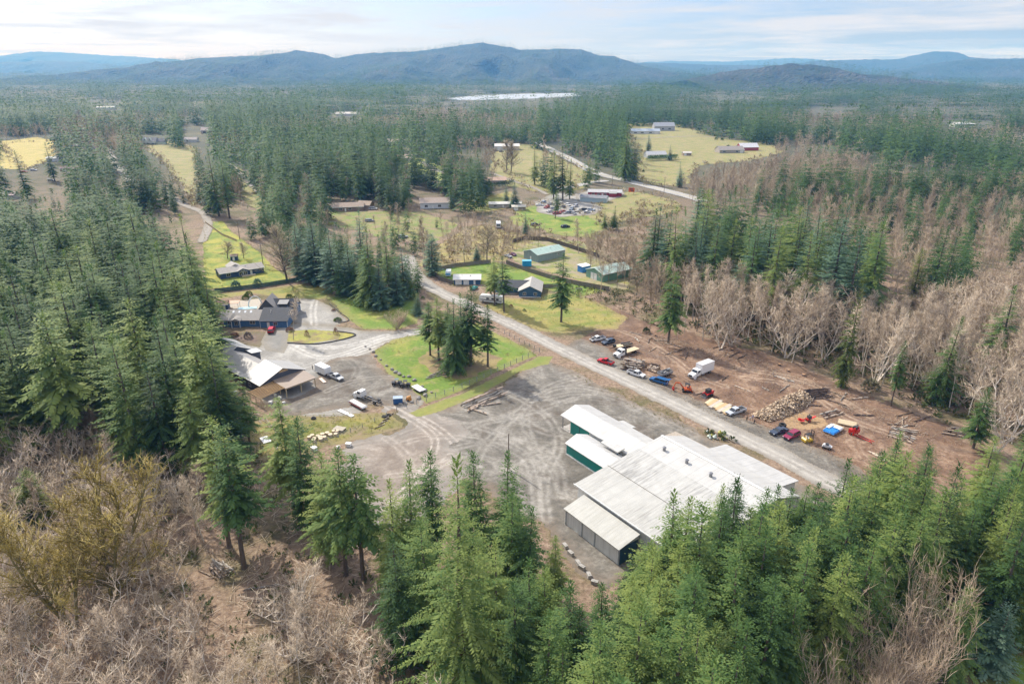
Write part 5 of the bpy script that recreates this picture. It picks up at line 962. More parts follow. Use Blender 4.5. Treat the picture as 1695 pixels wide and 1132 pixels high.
# ---- blue gabled house by the road and its garage
p = W(859, 492)
def ex(h):
    lw = part('left_wing', gable_wall(MB(), 0, .1, 0, .1, .1, .1), DBLUE, h) if False else None
    m = MB(); m.add([(-10.5, 5, 0), (-.1, 5, 0), (-.1, 5, 2.6), (-10.5, 5, 2.6), (-10.5, 13, 0), (-.1, 13, 0), (-.1, 13, 2.6), (-10.5, 13, 2.6), (-10.5, 9, 4.6), (-.1, 9, 4.6)], [(0, 1, 2, 3), (5, 4, 7, 6), (0, 3, 8, 7, 4), (1, 5, 6, 9, 2), (3, 2, 9, 8), (7, 8, 9, 6)]); lw = part('left_wing', m, DBLUE, h)
    m = MB(); m.slab([(-11, 4.4, 2.55), (2.5, 4.4, 2.55), (4.5, 9, 4.85), (-11, 9, 4.85)], .14); m.slab([(-11, 9, 4.85), (4.5, 9, 4.85), (2.5, 13.6, 2.55), (-11, 13.6, 2.55)], .14); part('roof', m, SHD, lw)
    window(lw, -8, -6.4, 1, 2.1, 5); window(lw, -4.4, -2.8, 1, 2.1, 5); part('deck', MB().b2(-10, -.3, 2.6, 4.9, 0, .4), FENCE_WOOD, h)
hh = thing('gabled_house', 'bright blue house with a grey gabled roof and two windows facing the lawn', 'house', (p.x, p.y, 0), R(-5))
m = MB(); m.add([(0, 0, 0), (9.1, 0, 0), (9.1, 0, 2.7), (4.55, 0, 4.9), (0, 0, 2.7), (0, 14, 0), (9.1, 14, 0), (9.1, 14, 2.7), (4.55, 14, 4.9), (0, 14, 2.7)], [(4, 3, 2, 1, 0), (5, 6, 7, 8, 9), (0, 1, 6, 5), (1, 2, 7, 6), (2, 3, 8, 7), (3, 4, 9, 8), (4, 0, 5, 9)]); part('wall', m, DBLUE, hh)
m = MB(); s_ = 2.2 / 4.55; m.slab([(-.5, -.5, 2.7 - .5 * s_ + .18), (-.5, 14.4, 2.7 - .5 * s_ + .18), (4.55, 14.4, 5.08), (4.55, -.5, 5.08)], .14); m.slab([(4.55, -.5, 5.08), (4.55, 14.4, 5.08), (9.6, 14.4, 2.7 - .5 * s_ + .18), (9.6, -.5, 2.7 - .5 * s_ + .18)], .14); part('roof', m, shingle((.42, .40, .37)), hh)
window(hh, 1.7, 2.9, 1.0, 2.1, 0); window(hh, 6.2, 7.4, 1.0, 2.1, 0); part('foundation', MB().b2(-.06, 9.16, -.07, -.02, 0, .35), TRIM, hh); ex(hh)
p = W(751.5, 471.5); house('garage', 'long white roofed garage with pale doors behind the wooden fence', 'garage', (p.x, p.y), 1, 11.6, 7.2, 2.5, 3.7, DBLUE, metal_sheet((.68, .67, .64), 'X', .6, .1, .4), doors=[('s', 8.6, 9.5, 2.0)], big=[('s', .6, 3.4, 2.1), ('s', 4.2, 6.6, 2.1)])
# ---- metal sheds behind
GREENROOF = metal_sheet((.38, .52, .46), 'X', .6, .3, .5); p = W(830 + 455 / 7.705, 400 + 265 / 7.705)
house('metal_shed', 'grey metal shed with a pale green roof and a bare grey end wall', 'shed', (p.x, p.y), 38, 18.4, 10.4, 3.6, 5.2, metal_sheet((.29, .38, .37), 'X', .5, .4, .55), GREENROOF, doors=[('w', 4.5, 5.5, 2.1)], win=[('s', 13.5, 14.4, 1.6, 2.4)], o=.25)
p = W(830 + 1290 / 7.705, 400 + 520 / 7.705)
house('metal_shed', 'green metal shed with a minty roof and tall pale sliding doors', 'shed', (p.x, p.y), 35, 17.6, 11.2, 3.5, 5.2, metal_sheet((.18, .36, .27), 'X', .5, .2, .55), metal_sheet((.42, .55, .50), 'X', .6, .1, .45), big=[('w', 4, 5.9, 3.0), ('w', 6.2, 8.1, 3.0)], o=.3)
p = W(964, 452); bx_ = thing('lean_to_shed', 'small white roofed shed with a bright blue end beside the green metal shed', 'shed', (p.x, p.y, 0), R(35)); part('wall', MB().b2(0, 5, 0, 3.6, 0, 2.8), paint((.05, .22, .55), .5), bx_); m = MB(); m.slab([(-.3, -.3, 3.0), (5.3, -.3, 3.0), (5.3, 3.9, 3.3), (-.3, 3.9, 3.3)], .12); part('roof', m, WHITE, bx_)
p = W(865, 441.5); c = thing('storage_container', 'bright cyan blue storage container on the grass', 'container', (p.x, p.y, 0), R(4)); part('body', MB().b2(0, 4.3, 0, 2.6, .1, 2.6), metal_sheet((.01, .33, .58), 'X', .3, .1, .5), c); part('lid', MB().b2(-.08, 4.38, -.08, 2.68, 2.62, 2.75), paint((.12, .45, .65), .5), c); part('door', MB().b2(.3, 2.0, -.05, -.01, .25, 2.45), paint((.01, .28, .5), .5), c)
# ---- stone hut
p = W(551, 487); h = thing('stone_hut', 'small stone hut with a slanted pale roof under the spruces', 'hut', (p.x, p.y, 0), R(-12)); part('wall', MB().add([(0, 0, 0), (3.2, 0, 0), (3.2, 3, 0), (0, 3, 0), (0, 0, 3.2), (3.2, 0, 2.6), (3.2, 3, 2.6), (0, 3, 3.2)], [(3, 2, 1, 0), (4, 5, 6, 7), (0, 1, 5, 4), (1, 2, 6, 5), (2, 3, 7, 6), (3, 0, 4, 7)]), wood((.34, .26, .2)), h); m = MB(); m.slab([(-.6, -.6, 3.55), (3.8, -.6, 2.75), (3.8, 3.5, 2.75), (-.6, 3.5, 3.55)], .2); part('roof', m, paint((.62, .58, .52), .7), h); window(h, 1.1, 2.1, 1.2, 2.0, 0)
# ---- far houses (px anchor, angle, sizes)
def far(name, label, cat, at, ang, L, D, e, r, wc, rc, win=(), doors=(), big=(), **k):
    p = W(*at); return house(name, label, cat, (p.x, p.y), ang, L, D, e, r, siding(wc, .3), shingle(rc), win, doors, big, **k)
def redx(h):
    part('front_wing', MB().b2(16, 21, -3, -.03, 0, 2.9), siding((.30, .02, .035), .3), h); m = MB(); m.slab([(15.6, -3.5, 3.0), (21.4, -3.5, 3.0), (21.4, 1, 3.75), (15.6, 1, 3.75)], .14); part('wing_roof', m, SHGREY, h)
far('red_building', 'low red building with a grey roof beside the highway', 'building', (973, 325), -8, 25, 11, 3.2, 4.4, (.30, .02, .035), (.42, .42, .43), [('s', 3, 5, 1, 2.3), ('s', 7, 9, 1, 2.3), ('s', 12, 13.5, 1, 2.3)], [('s', 10.2, 11.4, 2.2)], extra=redx)
far('grey_shed', 'long pale grey shed in front of the red building', 'shed', (960, 334), -18, 19, 8, 3.4, 4.6, (.42, .52, .55), (.22, .23, .25), big=[('e', 2.5, 5.5, 2.8)])
def fhx(h):
    for x in (3.5, 9.5):
        m = MB(); m.add([(x - 2.6, -.4, 4.9), (x + 2.6, -.4, 4.9), (x, -.4, 8.6), (x - 2.6, 4.5, 4.9), (x + 2.6, 4.5, 4.9), (x, 4.5, 8.6)], [(0, 1, 2), (5, 4, 3), (0, 2, 5, 3), (2, 1, 4, 5), (1, 0, 3, 4)]); g = part('dormer', m, siding((.55, .60, .50), .3), h); window(g, x - .6, x + .6, 5.2, 6.6, -.4)
    part('wing', gable_wall(MB(), 17.1, 27, 1, 9, 4, 7), siding((.55, .60, .50), .3), h); part('wing_roof', gable_roof(MB(), 17.3, 27, 1, 9, 4, 7, .5), shingle((.2, .2, .22)), h); part('porch', MB().b2(0, 17, -2.6, -.03, 2.6, 2.9), TRIM, h)
far('farmhouse', 'pale green white farmhouse with steep gables at the top of the yellow field', 'house', (236, 240), 4, 17, 10, 4.6, 8.2, (.58, .62, .52), (.20, .20, .22), [('s', 1, 3, 1, 2.4), ('s', 6, 8, 1, 2.4), ('s', 12, 14, 1, 2.4)], [('s', 9.5, 10.6, 2.2)], chim=(1.5, 6), extra=fhx)
far('farmhouse', 'white farmhouse behind the long dark hedge in the pasture', 'house', (1072, 262), 12, 22, 12, 3.4, 6.4, (.68, .70, .72), (.45, .46, .48), [('s', 2, 4, 1, 2.4), ('s', 8, 10, 1, 2.4), ('s', 15, 17, 1, 2.4)], [('s', 12, 13.2, 2.2)])
far('farmhouse', 'low white farmhouse with a pale blue grey roof at the top of the pasture', 'house', (1045, 222), -2, 42, 14, 4, 7, (.66, .66, .66), (.36, .42, .5), [('s', 4, 8, 1, 2.6), ('s', 14, 18, 1, 2.6), ('s', 26, 30, 1, 2.6)], big=[('s', 34, 39, 3)])
far('large_house', 'large grey house with several gables among the trees at the top of the pasture', 'house', (1083, 217), 3, 32, 16, 7, 12, (.42, .42, .44), (.34, .36, .40), [('s', 4, 7, 2, 4), ('s', 12, 15, 2, 4), ('s', 22, 26, 2, 4)])
far('farmhouse', 'tan house with a brown grey roof at the right end of the pasture', 'house', (1191, 254), 6, 29, 15, 3.6, 7, (.40, .36, .33), (.30, .27, .25), [('s', 4, 7, 1, 2.5), ('s', 19, 22, 1, 2.5)], big=[('s', 24, 28, 2.8)])
far('red_barn', 'white roofed red barn at the right end of the pasture', 'barn', (1226, 250), 8, 22, 13, 4, 8, (.40, .06, .05), (.68, .68, .70), big=[('w', 4.5, 8.5, 3.2)])
far('animal_shelter', 'small open animal shelter alone in the pasture', 'shed', (1131, 258), 4, 9, 6, 3, 4, (.32, .25, .2), (.60, .56, .52), big=[('s', .8, 3.6, 2.6)])
far('white_barn', 'white metal barn at the top of the sloping field', 'barn', (819, 249), 2, 29, 13, 4.5, 6.8, (.58, .56, .53), (.70, .68, .64), big=[('s', 3, 7, 3.6)])
far('brown_house', 'brown roofed house behind the three bare pine trunks', 'house', (549, 351), 12, 21, 9, 3, 5, (.25, .17, .13), (.36, .28, .22), [('s', 5, 7, 1, 2.2), ('s', 11, 13, 1, 2.2)], [('s', 8.6, 9.6, 2.1)])
far('brown_house', 'small brown roofed cabin with a tan gable right of the bare pine trunks', 'house', (592, 346), -15, 9, 7, 3, 5, (.40, .3, .22), (.38, .29, .22), [('s', 2, 4, 1, 2.2)])
far('white_house', 'white house with a tan roof half hidden by firs', 'house', (696, 346), 8, 20, 10, 4, 6.4, (.66, .68, .70), (.40, .32, .27), [('s', 3, 5, 1, 2.5), ('s', 12, 14, 1, 2.5)], [('s', 8, 9, 2.2)])
far('tan_house', 'tan roofed house at the edge of the small striped lawn', 'house', (658, 268), 6, 16, 11, 4, 6.5, (.42, .36, .32), (.52, .40, .32), [('s', 3, 5, 1, 2.4), ('e', 3, 6, 1, 2.6)])
far('dark_shed', 'black roofed shed below the small striped lawn', 'shed', (689, 300), 10, 9, 7, 2.8, 4.6, (.10, .08, .07), (.05, .045, .04), big=[('s', 2, 5, 2.4)])
far('mobile_home', 'long mobile home with a pale roof among the brown scrub', 'house', (810, 345), 6, 22, 7, 2.8, 3.7, (.42, .40, .36), (.58, .57, .53), [('s', 3, 5, 1, 2.1), ('s', 14, 16, 1, 2.1)], [('s', 9, 10, 2.1)])
far('open_shed', 'open fronted shed right of the mobile home', 'shed', (848, 349), 6, 9, 6, 2.6, 3.3, (.30, .25, .2), (.58, .54, .46), big=[('s', 1, 4, 2.2)])
far('tan_house', 'orange tan roofed house by the dark clipped hedge', 'house', (802, 305), 4, 18, 9, 3, 5, (.4, .34, .3), (.52, .36, .27), [('s', 3, 5, 1, 2.2)])
far('white_shed', 'long low white building at the far edge of the golden field', 'building', (123, 247), 3, 24, 10, 4, 6, (.66, .66, .68), (.45, .43, .45), [('s', 4, 8, 1, 2.8)])
far('white_shed', 'small white shed by the cluttered yard at the left', 'shed', (77, 268), 3, 13, 8, 3.4, 4.8, (.7, .7, .7), (.62, .62, .62), [('s', 4, 6, 1, 2.2)])
far('brown_shed', 'low maroon roofed building in the left middle distance', 'building', (100, 284), 5, 17, 8, 2.8, 4.4, (.2, .12, .12), (.16, .09, .1), big=[('s', 2, 6, 2.4)])
far('white_house', 'white house with a mauve roof at the left edge', 'house', (-8, 330), 0, 14, 8, 3, 4.6, (.6, .58, .58), (.5, .38, .40), [('s', 3, 5, 1, 2.2)])
far('white_house', 'tiny white house in the clearing left of the tall fir belt', 'house', (305, 236), 4, 16, 9, 3.5, 6, (.68, .68, .66), (.40, .36, .34), [('s', 3, 5, 1, 2.4)])
far('white_building', 'long white roofed building far off among the left forest', 'building', (160, 182), 4, 40, 16, 5, 7.5, (.62, .6, .58), (.66, .65, .63), big=[('s', 6, 12, 3.6)])
far('white_building', 'far pale building in a gap above the middle belt', 'building', (556, 193), 2, 42, 16, 5, 8, (.6, .55, .5), (.62, .58, .54), big=[('s', 6, 12, 3.6)])
far('tan_house', 'tan house in a gap above the small striped lawn', 'house', (642, 240), 8, 22, 11, 4, 7, (.42, .36, .31), (.48, .40, .34), [('s', 3, 6, 1, 2.6)])
far('white_building', 'pale building in a clearing of the far right forest', 'building', (1580, 211), 3, 34, 14, 5, 7.5, (.62, .6, .58), (.62, .61, .6), big=[('s', 6, 12, 3.6)])
far('far_house', 'dark fronted house with a bright roof edge among the distant left firs', 'house', (333, 222), 6, 22, 12, 5, 9, (.5, .45, .42), (.45, .38, .36), [('s', 3, 7, 1, 3.5)])
# ================================================================ vehicles and machines (local x forward, z up)
def wheels(o, xs, hw, r=.38, wd=.26, rimm=STEEL, dual=False):
    for x in xs:
        for s in (-1, 1):
            y = s * hw; tyre = MB().cyl((x, y - s * wd, r), (x, y, r), r, r, 14); w_ = part('wheel', tyre, RUBBER, o)
            part('rim', MB().cyl((x, y - s * .02, r), (x, y + s * .015, r), r * .58, r * .52, 10), rimm, w_)
def lamps(o, xf, xr, hw, zf, zr):
    for s in (-1, 1):
        part('headlight', MB().box((xf, s * (hw - .22), zf), (.08, .34, .17)), HEADLAMP, o); part('taillight', MB().box((xr, s * (hw - .12), zr), (.07, .16, .3)), TAIL, o)
def carpaint(c): return paint(c, .22, 0, .03)
def place(rear, front): a, b_ = W(rear[0], rear[1]), W(front[0], front[1]); d = b_ - a; return ((a + b_) / 2, math.atan2(d.y, d.x))
def cab_glass(o, pts, hw, ins, zlo, zhi):
    """dark glasshouse under a painted roof."""
    part('window', MB().prof(pts, -hw, hw, ins), GLASS, o)
def car(name, label, cat, rear, front, c, kind='suv', L=4.8, group=None, s=1.0, open_gate=False, hood_open=False, at=None, ang=None):
    if at is None: p, a = place(rear, front)
    else: p, a = W(*at), R(ang)
    o = thing(name, label, cat, (p.x, p.y, 0), a, group); cm = carpaint(c); h = L / 2; hw = .95; clad = DARK
    low = MB().prof([(-h, .5), (-h + .08, .36), (h - .1, .36), (h, .55), (h - .03, .82), (h - .3, .92), (h - 1.25, 1.02), (-h + .06, 1.04), (-h, .8)], -hw, hw, lambda z: .05 if z > .85 or z < .4 else 0)
    part('body', low, cm, o)
    part('underbody', MB().b2(-h + .15, h - .2, -hw + .06, hw - .06, .22, .37), clad, o)
    part('bumper', MB().box((h - .0, 0, .5), (.16, 1.7, .22)).box((-h, 0, .52), (.14, 1.7, .22)), clad if kind != 'truck' else CHROME, o)
    ins = lambda z: .06 if z < 1.1 else .2
    if kind == 'suv':
        g = [(-h + .12, 1.03), (h - 1.35, 1.0), (h - 1.95, 1.58), (-h + .42, 1.60)]; rf = [(-h + .38, 1.585), (h - 1.9, 1.565), (h - 2.1, 1.68), (-h + .6, 1.70)]
    elif kind == 'sedan':
        g = [(-h + .75, 1.0), (h - 1.3, 1.0), (h - 2.1, 1.40), (-h + 1.35, 1.40)]; rf = [(-h + 1.3, 1.385), (h - 2.05, 1.385), (h - 2.3, 1.47), (-h + 1.6, 1.47)]
    else:
        g = [(-.55, 1.03), (h - 1.45, 1.02), (h - 2.1, 1.66), (-.5, 1.68)]; rf = [(-.52, 1.665), (h - 2.05, 1.65), (h - 2.25, 1.76), (-.4, 1.78)]
    part('window', MB().prof(g, -hw + .02, hw - .02, ins), GLASS, o); part('roof', MB().prof(rf, -hw + .2, hw - .2, lambda z: 0 if z < 1.62 else .05), cm, o)
    m = MB()
    for s_ in (-1, 1):
        for x, dx in ((g[3][0], g[0][0]), ((g[0][0] + g[1][0]) / 2, (g[0][0] + g[1][0]) / 2), (g[2][0], g[1][0])): m.cyl((dx, s_ * (hw - .07), 1.02), (x, s_ * (hw - .21), rf[0][1]), .05, .05, 5)
    part('pillar', m, cm, o)
    if kind == 'truck':
        m = MB(); m.b2(-h + .06, -.62, -hw + .02, -hw + .12, 1.0, 1.14); m.b2(-h + .06, -.62, hw - .12, hw - .02, 1.0, 1.14); m.b2(-h + .02, -h + .12, -hw + .02, hw - .02, .98, 1.12); part('bed_rail', m, cm, o); part('bed_liner', MB().b2(-h + .14, -.68, -hw + .14, hw - .14, 1.02, 1.065), BLACK, o)
    for s_ in (-1, 1): part('mirror', MB().box((h - 1.6, s_ * (hw + .08), 1.12), (.12, .2, .16)), cm, o)
    part('grille', MB().box((h + .0, 0, .76), (.06, 1.0, .2)), BLACK, o)
    if open_gate: part('tailgate', MB().slab([(-h - .85, -.75, 1.95), (-h + .42, -.75, 1.72), (-h + .42, .75, 1.72), (-h - .85, .75, 1.95)], .06), cm, o)
    if hood_open: part('hood', MB().slab([(h - 1.25, -.8, 1.04), (h - .75, -.8, 1.9), (h - .75, .8, 1.9), (h - 1.25, .8, 1.04)], .05), cm, o); part('engine', MB().b2(h - 1.2, h - .25, -.7, .7, .85, 1.04), BLACK, o)
    wheels(o, (h - .95, -h + .98), hw + .01, .36 if kind != 'truck' else .40, .25); lamps(o, h - .04, -h + .0, hw, .78, .85)
    if s != 1: o.scale = (s, s, s)
    return o
car('red_car', 'shiny red car parked in front of the blue garage', 'car', (446.5, 556), (453, 542), (.50, .012, .03), 'suv', 5.2, s=1.1)
car('pickup_truck', 'white pickup with its hood open at the far corner of the dirt lot', 'pickup', (1002, 561), (976, 566), (.72, .72, .72), 'truck', 5.8, hood_open=True)
car('old_wagon', 'two tone dark blue and silver wagon beside the hood-open pickup', 'car', (1016, 566), (997, 571), (.05, .07, .11), 'suv', 5.0)
car('red_convertible', 'bright red pickup with an open bed left of the flatbed truck', 'pickup', (1014, 605), (991, 598), (.55, .012, .02), 'truck', 5.4, s=1.03)
car('pickup_truck', 'white pickup in front of the heap of rough logs', 'pickup', (1039, 617), (1067, 626), (.70, .71, .72), 'truck', 6.0)
car('blue_suv', 'metallic blue suv with its rear gate open and a person behind it', 'suv', (1104, 637.5), (1077, 629), (.015, .10, .27), 'suv', 5.3, open_gate=True, s=1.08)
car('pickup_truck', 'silver grey pickup parked beside the sawn planks', 'pickup', (1231, 679.5), (1204, 688), (.42, .45, .50), 'truck', 6.1, s=1.04)
car('dark_sedan', 'dark blue grey sedan left of the maroon suv', 'car', (1299, 714), (1277.5, 720.5), (.035, .05, .085), 'sedan', 4.9, s=1.04)
car('maroon_suv', 'maroon suv between the dark sedan and the yellow forklift', 'suv', (1320, 719.5), (1299.5, 729), (.23, .015, .055), 'suv', 4.9, s=1.06)
car('pickup_truck', 'silver pickup hitched to the white box trailer by the barn', 'pickup', (546, 622), (566, 631), (.55, .57, .60), 'truck', 6.0)
car('teal_car', 'small teal car near the white roofed garage', 'car', (782, 481), (788, 477), (.03, .35, .33), 'sedan', 4.3)
car('silver_car', 'silver car parked nearer the grey metal shed', 'car', (836, 424), (847, 428), (.45, .46, .48), 'sedan', 4.7); car('maroon_car', 'dark maroon car behind the silver car at the grey metal shed', 'car', (844, 421), (854, 425), (.16, .03, .08), 'sedan', 4.7)
# ---- box truck, flatbed, bare chassis
def truck_cab(o, x0, cm, hw=1.15):
    """conventional cab whose nose ends at x0 + 3.4."""
    part('cab', MB().prof([(x0, .75), (x0 + 1.75, .75), (x0 + 1.75, 1.75), (x0 + 1.45, 2.55), (x0, 2.6)], -hw, hw, lambda z: .1 if z > 2 else 0), cm, o)
    part('hood', MB().prof([(x0 + 1.76, .7), (x0 + 3.4, .7), (x0 + 3.45, 1.05), (x0 + 3.3, 1.45), (x0 + 1.76, 1.72)], -hw + .08, hw - .08, lambda z: .1 if z > 1.2 else 0), cm, o)
    part('windshield', MB().slab([(x0 + 1.80, -hw + .18, 1.78), (x0 + 1.80, hw - .18, 1.78), (x0 + 1.51, hw - .25, 2.5), (x0 + 1.51, -hw + .25, 2.5)], .03), GLASS, o)
    for s in (-1, 1):
        part('side_window', MB().box((x0 + .85, s * (hw - .02), 2.1), (.95, .14, .62)), GLASS, o); part('mirror', MB().box((x0 + 1.7, s * (hw + .2), 1.9), (.1, .14, .5)), BLACK, o); part('headlight', MB().box((x0 + 3.4, s * (hw - .35), 1.0), (.12, .3, .22)), HEADLAMP, o); part('fender', MB().cyl((x0 + 2.5, s * (hw - .28), .52), (x0 + 2.5, s * (hw + .02), .52), .6, .6, 12), cm, o)
    part('grille', MB().box((x0 + 3.43, 0, 1.05), (.08, 1.1, .5)), BLACK, o); part('bumper', MB().box((x0 + 3.5, 0, .6), (.2, 2.3, .3)), STEEL, o)
def truck_base(o, x0, x1, hw=1.12): part('chassis', MB().b2(x0, x1, -.5, -.34, .62, .86).b2(x0, x1, .34, .5, .62, .86).b2(x0 + .5, x0 + .7, -.34, .34, .64, .84).b2(x0 + 3, x0 + 3.2, -.34, .34, .64, .84).b2(x1 - .3, x1 - .1, -.34, .34, .64, .84), DARK, o)
p, a = place((1183, 611.5), (1134.5, 630)); o = thing('box_truck', 'white box truck parked alone in the middle of the dirt lot', 'truck', (p.x, p.y, 0), a)
truck_cab(o, 1.35, WHITE); truck_base(o, -4.7, 4.2); part('cargo_box', MB().b2(-4.8, 1.1, -1.25, 1.25, 1.1, 3.85), paint((.76, .76, .76), .35, 0, .03), o); part('cargo_trim', MB().b2(-4.84, 1.14, -1.28, 1.28, 3.86, 3.94).b2(-4.86, 1.14, -1.3, -1.26, 1.05, 1.2).b2(-4.86, 1.14, 1.26, 1.3, 1.05, 1.2), paint((.55, .55, .56), .4), o); part('rear_door', MB().box((-4.84, 0, 2.4), (.06, 2.2, 2.4)), paint((.66, .66, .66), .4), o); wheels(o, (3.85, -3.2), 1.15, .5, .45); part('tank', MB().cyl((-.6, 1.0, .8), (.7, 1.0, .8), .3, .3, 10), STEEL, o)
p, a = place((1055, 581), (1014, 594)); o = thing('flatbed_truck', 'white flatbed truck with a long timber deck and a black headboard', 'truck', (p.x, p.y, 0), a)
truck_cab(o, 1.2, WHITE); truck_base(o, -5.4, 4.1); part('deck', MB().b2(-5.6, .6, -1.25, 1.25, 1.12, 1.3), LUMBER_PALE, o); part('headboard', MB().b2(.65, .78, -1.25, 1.25, 1.1, 2.7), BLACK, o); part('toolbox', MB().b2(-1.2, .2, -1.2, -.8, .6, 1.1), BLACK, o); part('side_rail', MB().b2(-5.6, .6, 1.26, 1.32, 1.08, 1.32).b2(-5.6, .6, -1.32, -1.26, 1.08, 1.32), DARK, o); wheels(o, (3.7, -3.7), 1.15, .5, .45)
p, a = place((629, 669), (588, 655)); o = thing('cab_chassis_truck', 'white truck cab with a bare ladder chassis and no bed', 'truck', (p.x, p.y, 0), a); truck_cab(o, 1.4, WHITE); truck_base(o, -5.4, 4.2); wheels(o, (3.9, -3.7), 1.15, .5, .45); part('tank', MB().cyl((.2, .9, .75), (1.2, .9, .75), .32, .32, 10).b2(-1.2, 0, -.95, -.5, .5, .95), STEEL, o); part('fender', MB().b2(-4.4, -3.0, -1.2, -.6, 1.05, 1.1).b2(-4.4, -3.0, .6, 1.2, 1.05, 1.1), DARK, o)
# ---- trailers
p, a = place((526.5, 614), (544, 622)); o = thing('box_trailer', 'white enclosed box trailer behind the silver pickup', 'trailer', (p.x, p.y, 0), a); part('body', MB().prof([(-2.6, .5), (2.4, .5), (2.6, .9), (2.6, 2.5), (2.4, 2.75), (-2.6, 2.75)], -1.25, 1.25, lambda z: .06 if z > 2.6 else 0), paint((.77, .77, .77), .35, 0, .04), o); part('hitch', MB().cyl((2.5, 0, .5), (3.7, 0, .5), .08), DARK, o); part('rear_door', MB().box((-2.62, 0, 1.6), (.05, 2.2, 2.0)), paint((.64, .64, .64), .4), o); wheels(o, (-.5, .4), 1.28, .33, .22)
p, a = place((577.5, 665), (607, 681)); o = thing('aluminium_trailer', 'narrow silver trailer with a red and white stripe on the rough grass', 'trailer', (p.x, p.y, 0), a); part('hull', MB().prof([(-3.3, .75), (-3.1, .45), (3.0, .45), (3.5, .8), (3.4, .95), (-3.2, .95)], -.85, .85, lambda z: .12 if z < .6 else 0), paint((.45, .45, .47), .3, .3), o); part('cover', MB().prof([(-3.1, .96), (3.3, .96), (3.0, 1.12), (-2.9, 1.15)], -.8, .8), paint((.55, .53, .52), .4), o); part('stripe', MB().b2(-3.0, 3.0, -.9, -.86, .62, .8).b2(-3.0, 3.0, .86, .9, .62, .8), paint((.42, .05, .05), .5), o); wheels(o, (-.8, .1), .9, .3, .2)
p, a = place((684, 641), (702, 652)); o = thing('flat_trailer', 'low white topped flat trailer at the edge of the lawn', 'trailer', (p.x, p.y, 0), a); part('deck', MB().b2(-2.3, 2.3, -1.1, 1.1, .75, .95), paint((.72, .71, .70), .5), o); part('frame', MB().b2(-2.2, 2.3, -.9, .9, .5, .74), BLACK, o); part('hitch', MB().cyl((2.2, 0, .55), (3.2, 0, .5), .07), DARK, o); wheels(o, (-.4, .4), 1.12, .3, .2)
p, a = place((1088, 625), (1113, 617)); o = thing('utility_trailer', 'grey utility trailer heaped with scrap behind the blue suv', 'trailer', (p.x, p.y, 0), a); part('bed', MB().b2(-2.4, 2.4, -1.1, 1.1, .6, .78), STEEL, o); part('side_wall', MB().b2(-2.4, 2.4, -1.15, -1.08, .78, 1.4).b2(-2.4, 2.4, 1.08, 1.15, .78, 1.4).b2(-2.45, -2.38, -1.1, 1.1, .78, 1.4), GREY, o)
m = MB(); g = random.Random(4)
for k in range(26): m.box((g.uniform(-2.1, 2.1), g.uniform(-.9, .9), g.uniform(.9, 1.7)), (g.uniform(.3, .9), g.uniform(.2, .6), g.uniform(.15, .5)), g.uniform(0, 3), g.uniform(-.5, .5))
part('scrap_load', m, paint((.26, .26, .26), .6, .2, .3, 1.5), o); wheels(o, (-.5, .4), 1.18, .34, .22)
p, a = place((1016, 578), (1044, 572)); o = thing('equipment_trailer', 'tan decked equipment trailer with black rails behind the flatbed truck', 'trailer', (p.x, p.y, 0), a); part('deck', MB().b2(-3.4, 3.6, -1.15, 1.15, .75, .95), LUMBER_PALE, o); part('rail', MB().b2(-.2, 3.6, -.9, -.5, .96, 1.25).b2(-.2, 3.6, .5, .9, .96, 1.25), BLACK, o); part('hitch', MB().cyl((-3.4, 0, .6), (-5.2, 0, .55), .12), BLACK, o); part('winch', MB().box((-3.3, 0, 1.2), (.7, 1.2, .9)), BLACK, o); wheels(o, (.4, 1.4), 1.18, .38, .25)
p, a = place((831, 503), (796, 499)); o = thing('motorhome', 'white motorhome with dark windows parked by the road', 'motorhome', (p.x, p.y, 0), a); part('body', MB().prof([(-5, .6), (4.6, .6), (5, 1.2), (4.7, 2.9), (4.4, 3.2), (-5, 3.2)], -1.25, 1.25, lambda z: .08 if z > 3 else 0), paint((.70, .70, .68), .4), o); part('stripe', MB().b2(-4.9, 4.5, -1.29, -1.26, 1.2, 1.5).b2(-4.9, 4.5, 1.26, 1.29, 1.2, 1.5), DARK, o)
for x in (-3.6, -1.6, .6): part('window', MB().b2(x, x + 1.1, -1.3, 1.3, 1.7, 2.4), GLASS, o)
part('windshield', MB().box((4.82, 0, 2.1), (.14, 2.1, 1.1), 0, R(-8)), GLASS, o); wheels(o, (3.2, -2.6), 1.27, .45, .35); part('roof_unit', MB().b2(-1, 0, -.4, .4, 3.22, 3.5).b2(-3, -2.4, -.3, .3, 3.22, 3.36), WHITE, o)
p, a = place((741, 461), (744, 452)); o = thing('camper_trailer', 'small white and blue camper trailer behind the wooden fence', 'trailer', (p.x, p.y, 0), a); part('body', MB().prof([(-2.6, .5), (2.4, .5), (2.8, 1.2), (2.5, 2.5), (-2.3, 2.6), (-2.7, 1.6)], -1.15, 1.15), paint((.62, .68, .72), .4), o); part('stripe', MB().b2(-2.74, -2.6, -1.0, 1.0, 1.1, 1.8), paint((.05, .3, .6), .4), o); wheels(o, (-.4,), 1.17, .33, .2)
p = W(825, 377); o = thing('motorhome', 'white motorhome seen from the front in the scrub', 'motorhome', (p.x, p.y, 0), R(-88)); part('body', MB().prof([(-3.5, .6), (3.2, .6), (3.5, 1.2), (3.2, 3.2), (2.9, 3.4), (-3.5, 3.4)], -1.4, 1.4, lambda z: .08 if z > 3 else 0), paint((.72, .74, .78), .4), o); part('windshield', MB().box((3.4, 0, 2.2), (.16, 2.3, 1.0), 0, R(-8)), GLASS, o); wheels(o, (2.2, -2.0), 1.4, .45, .3)
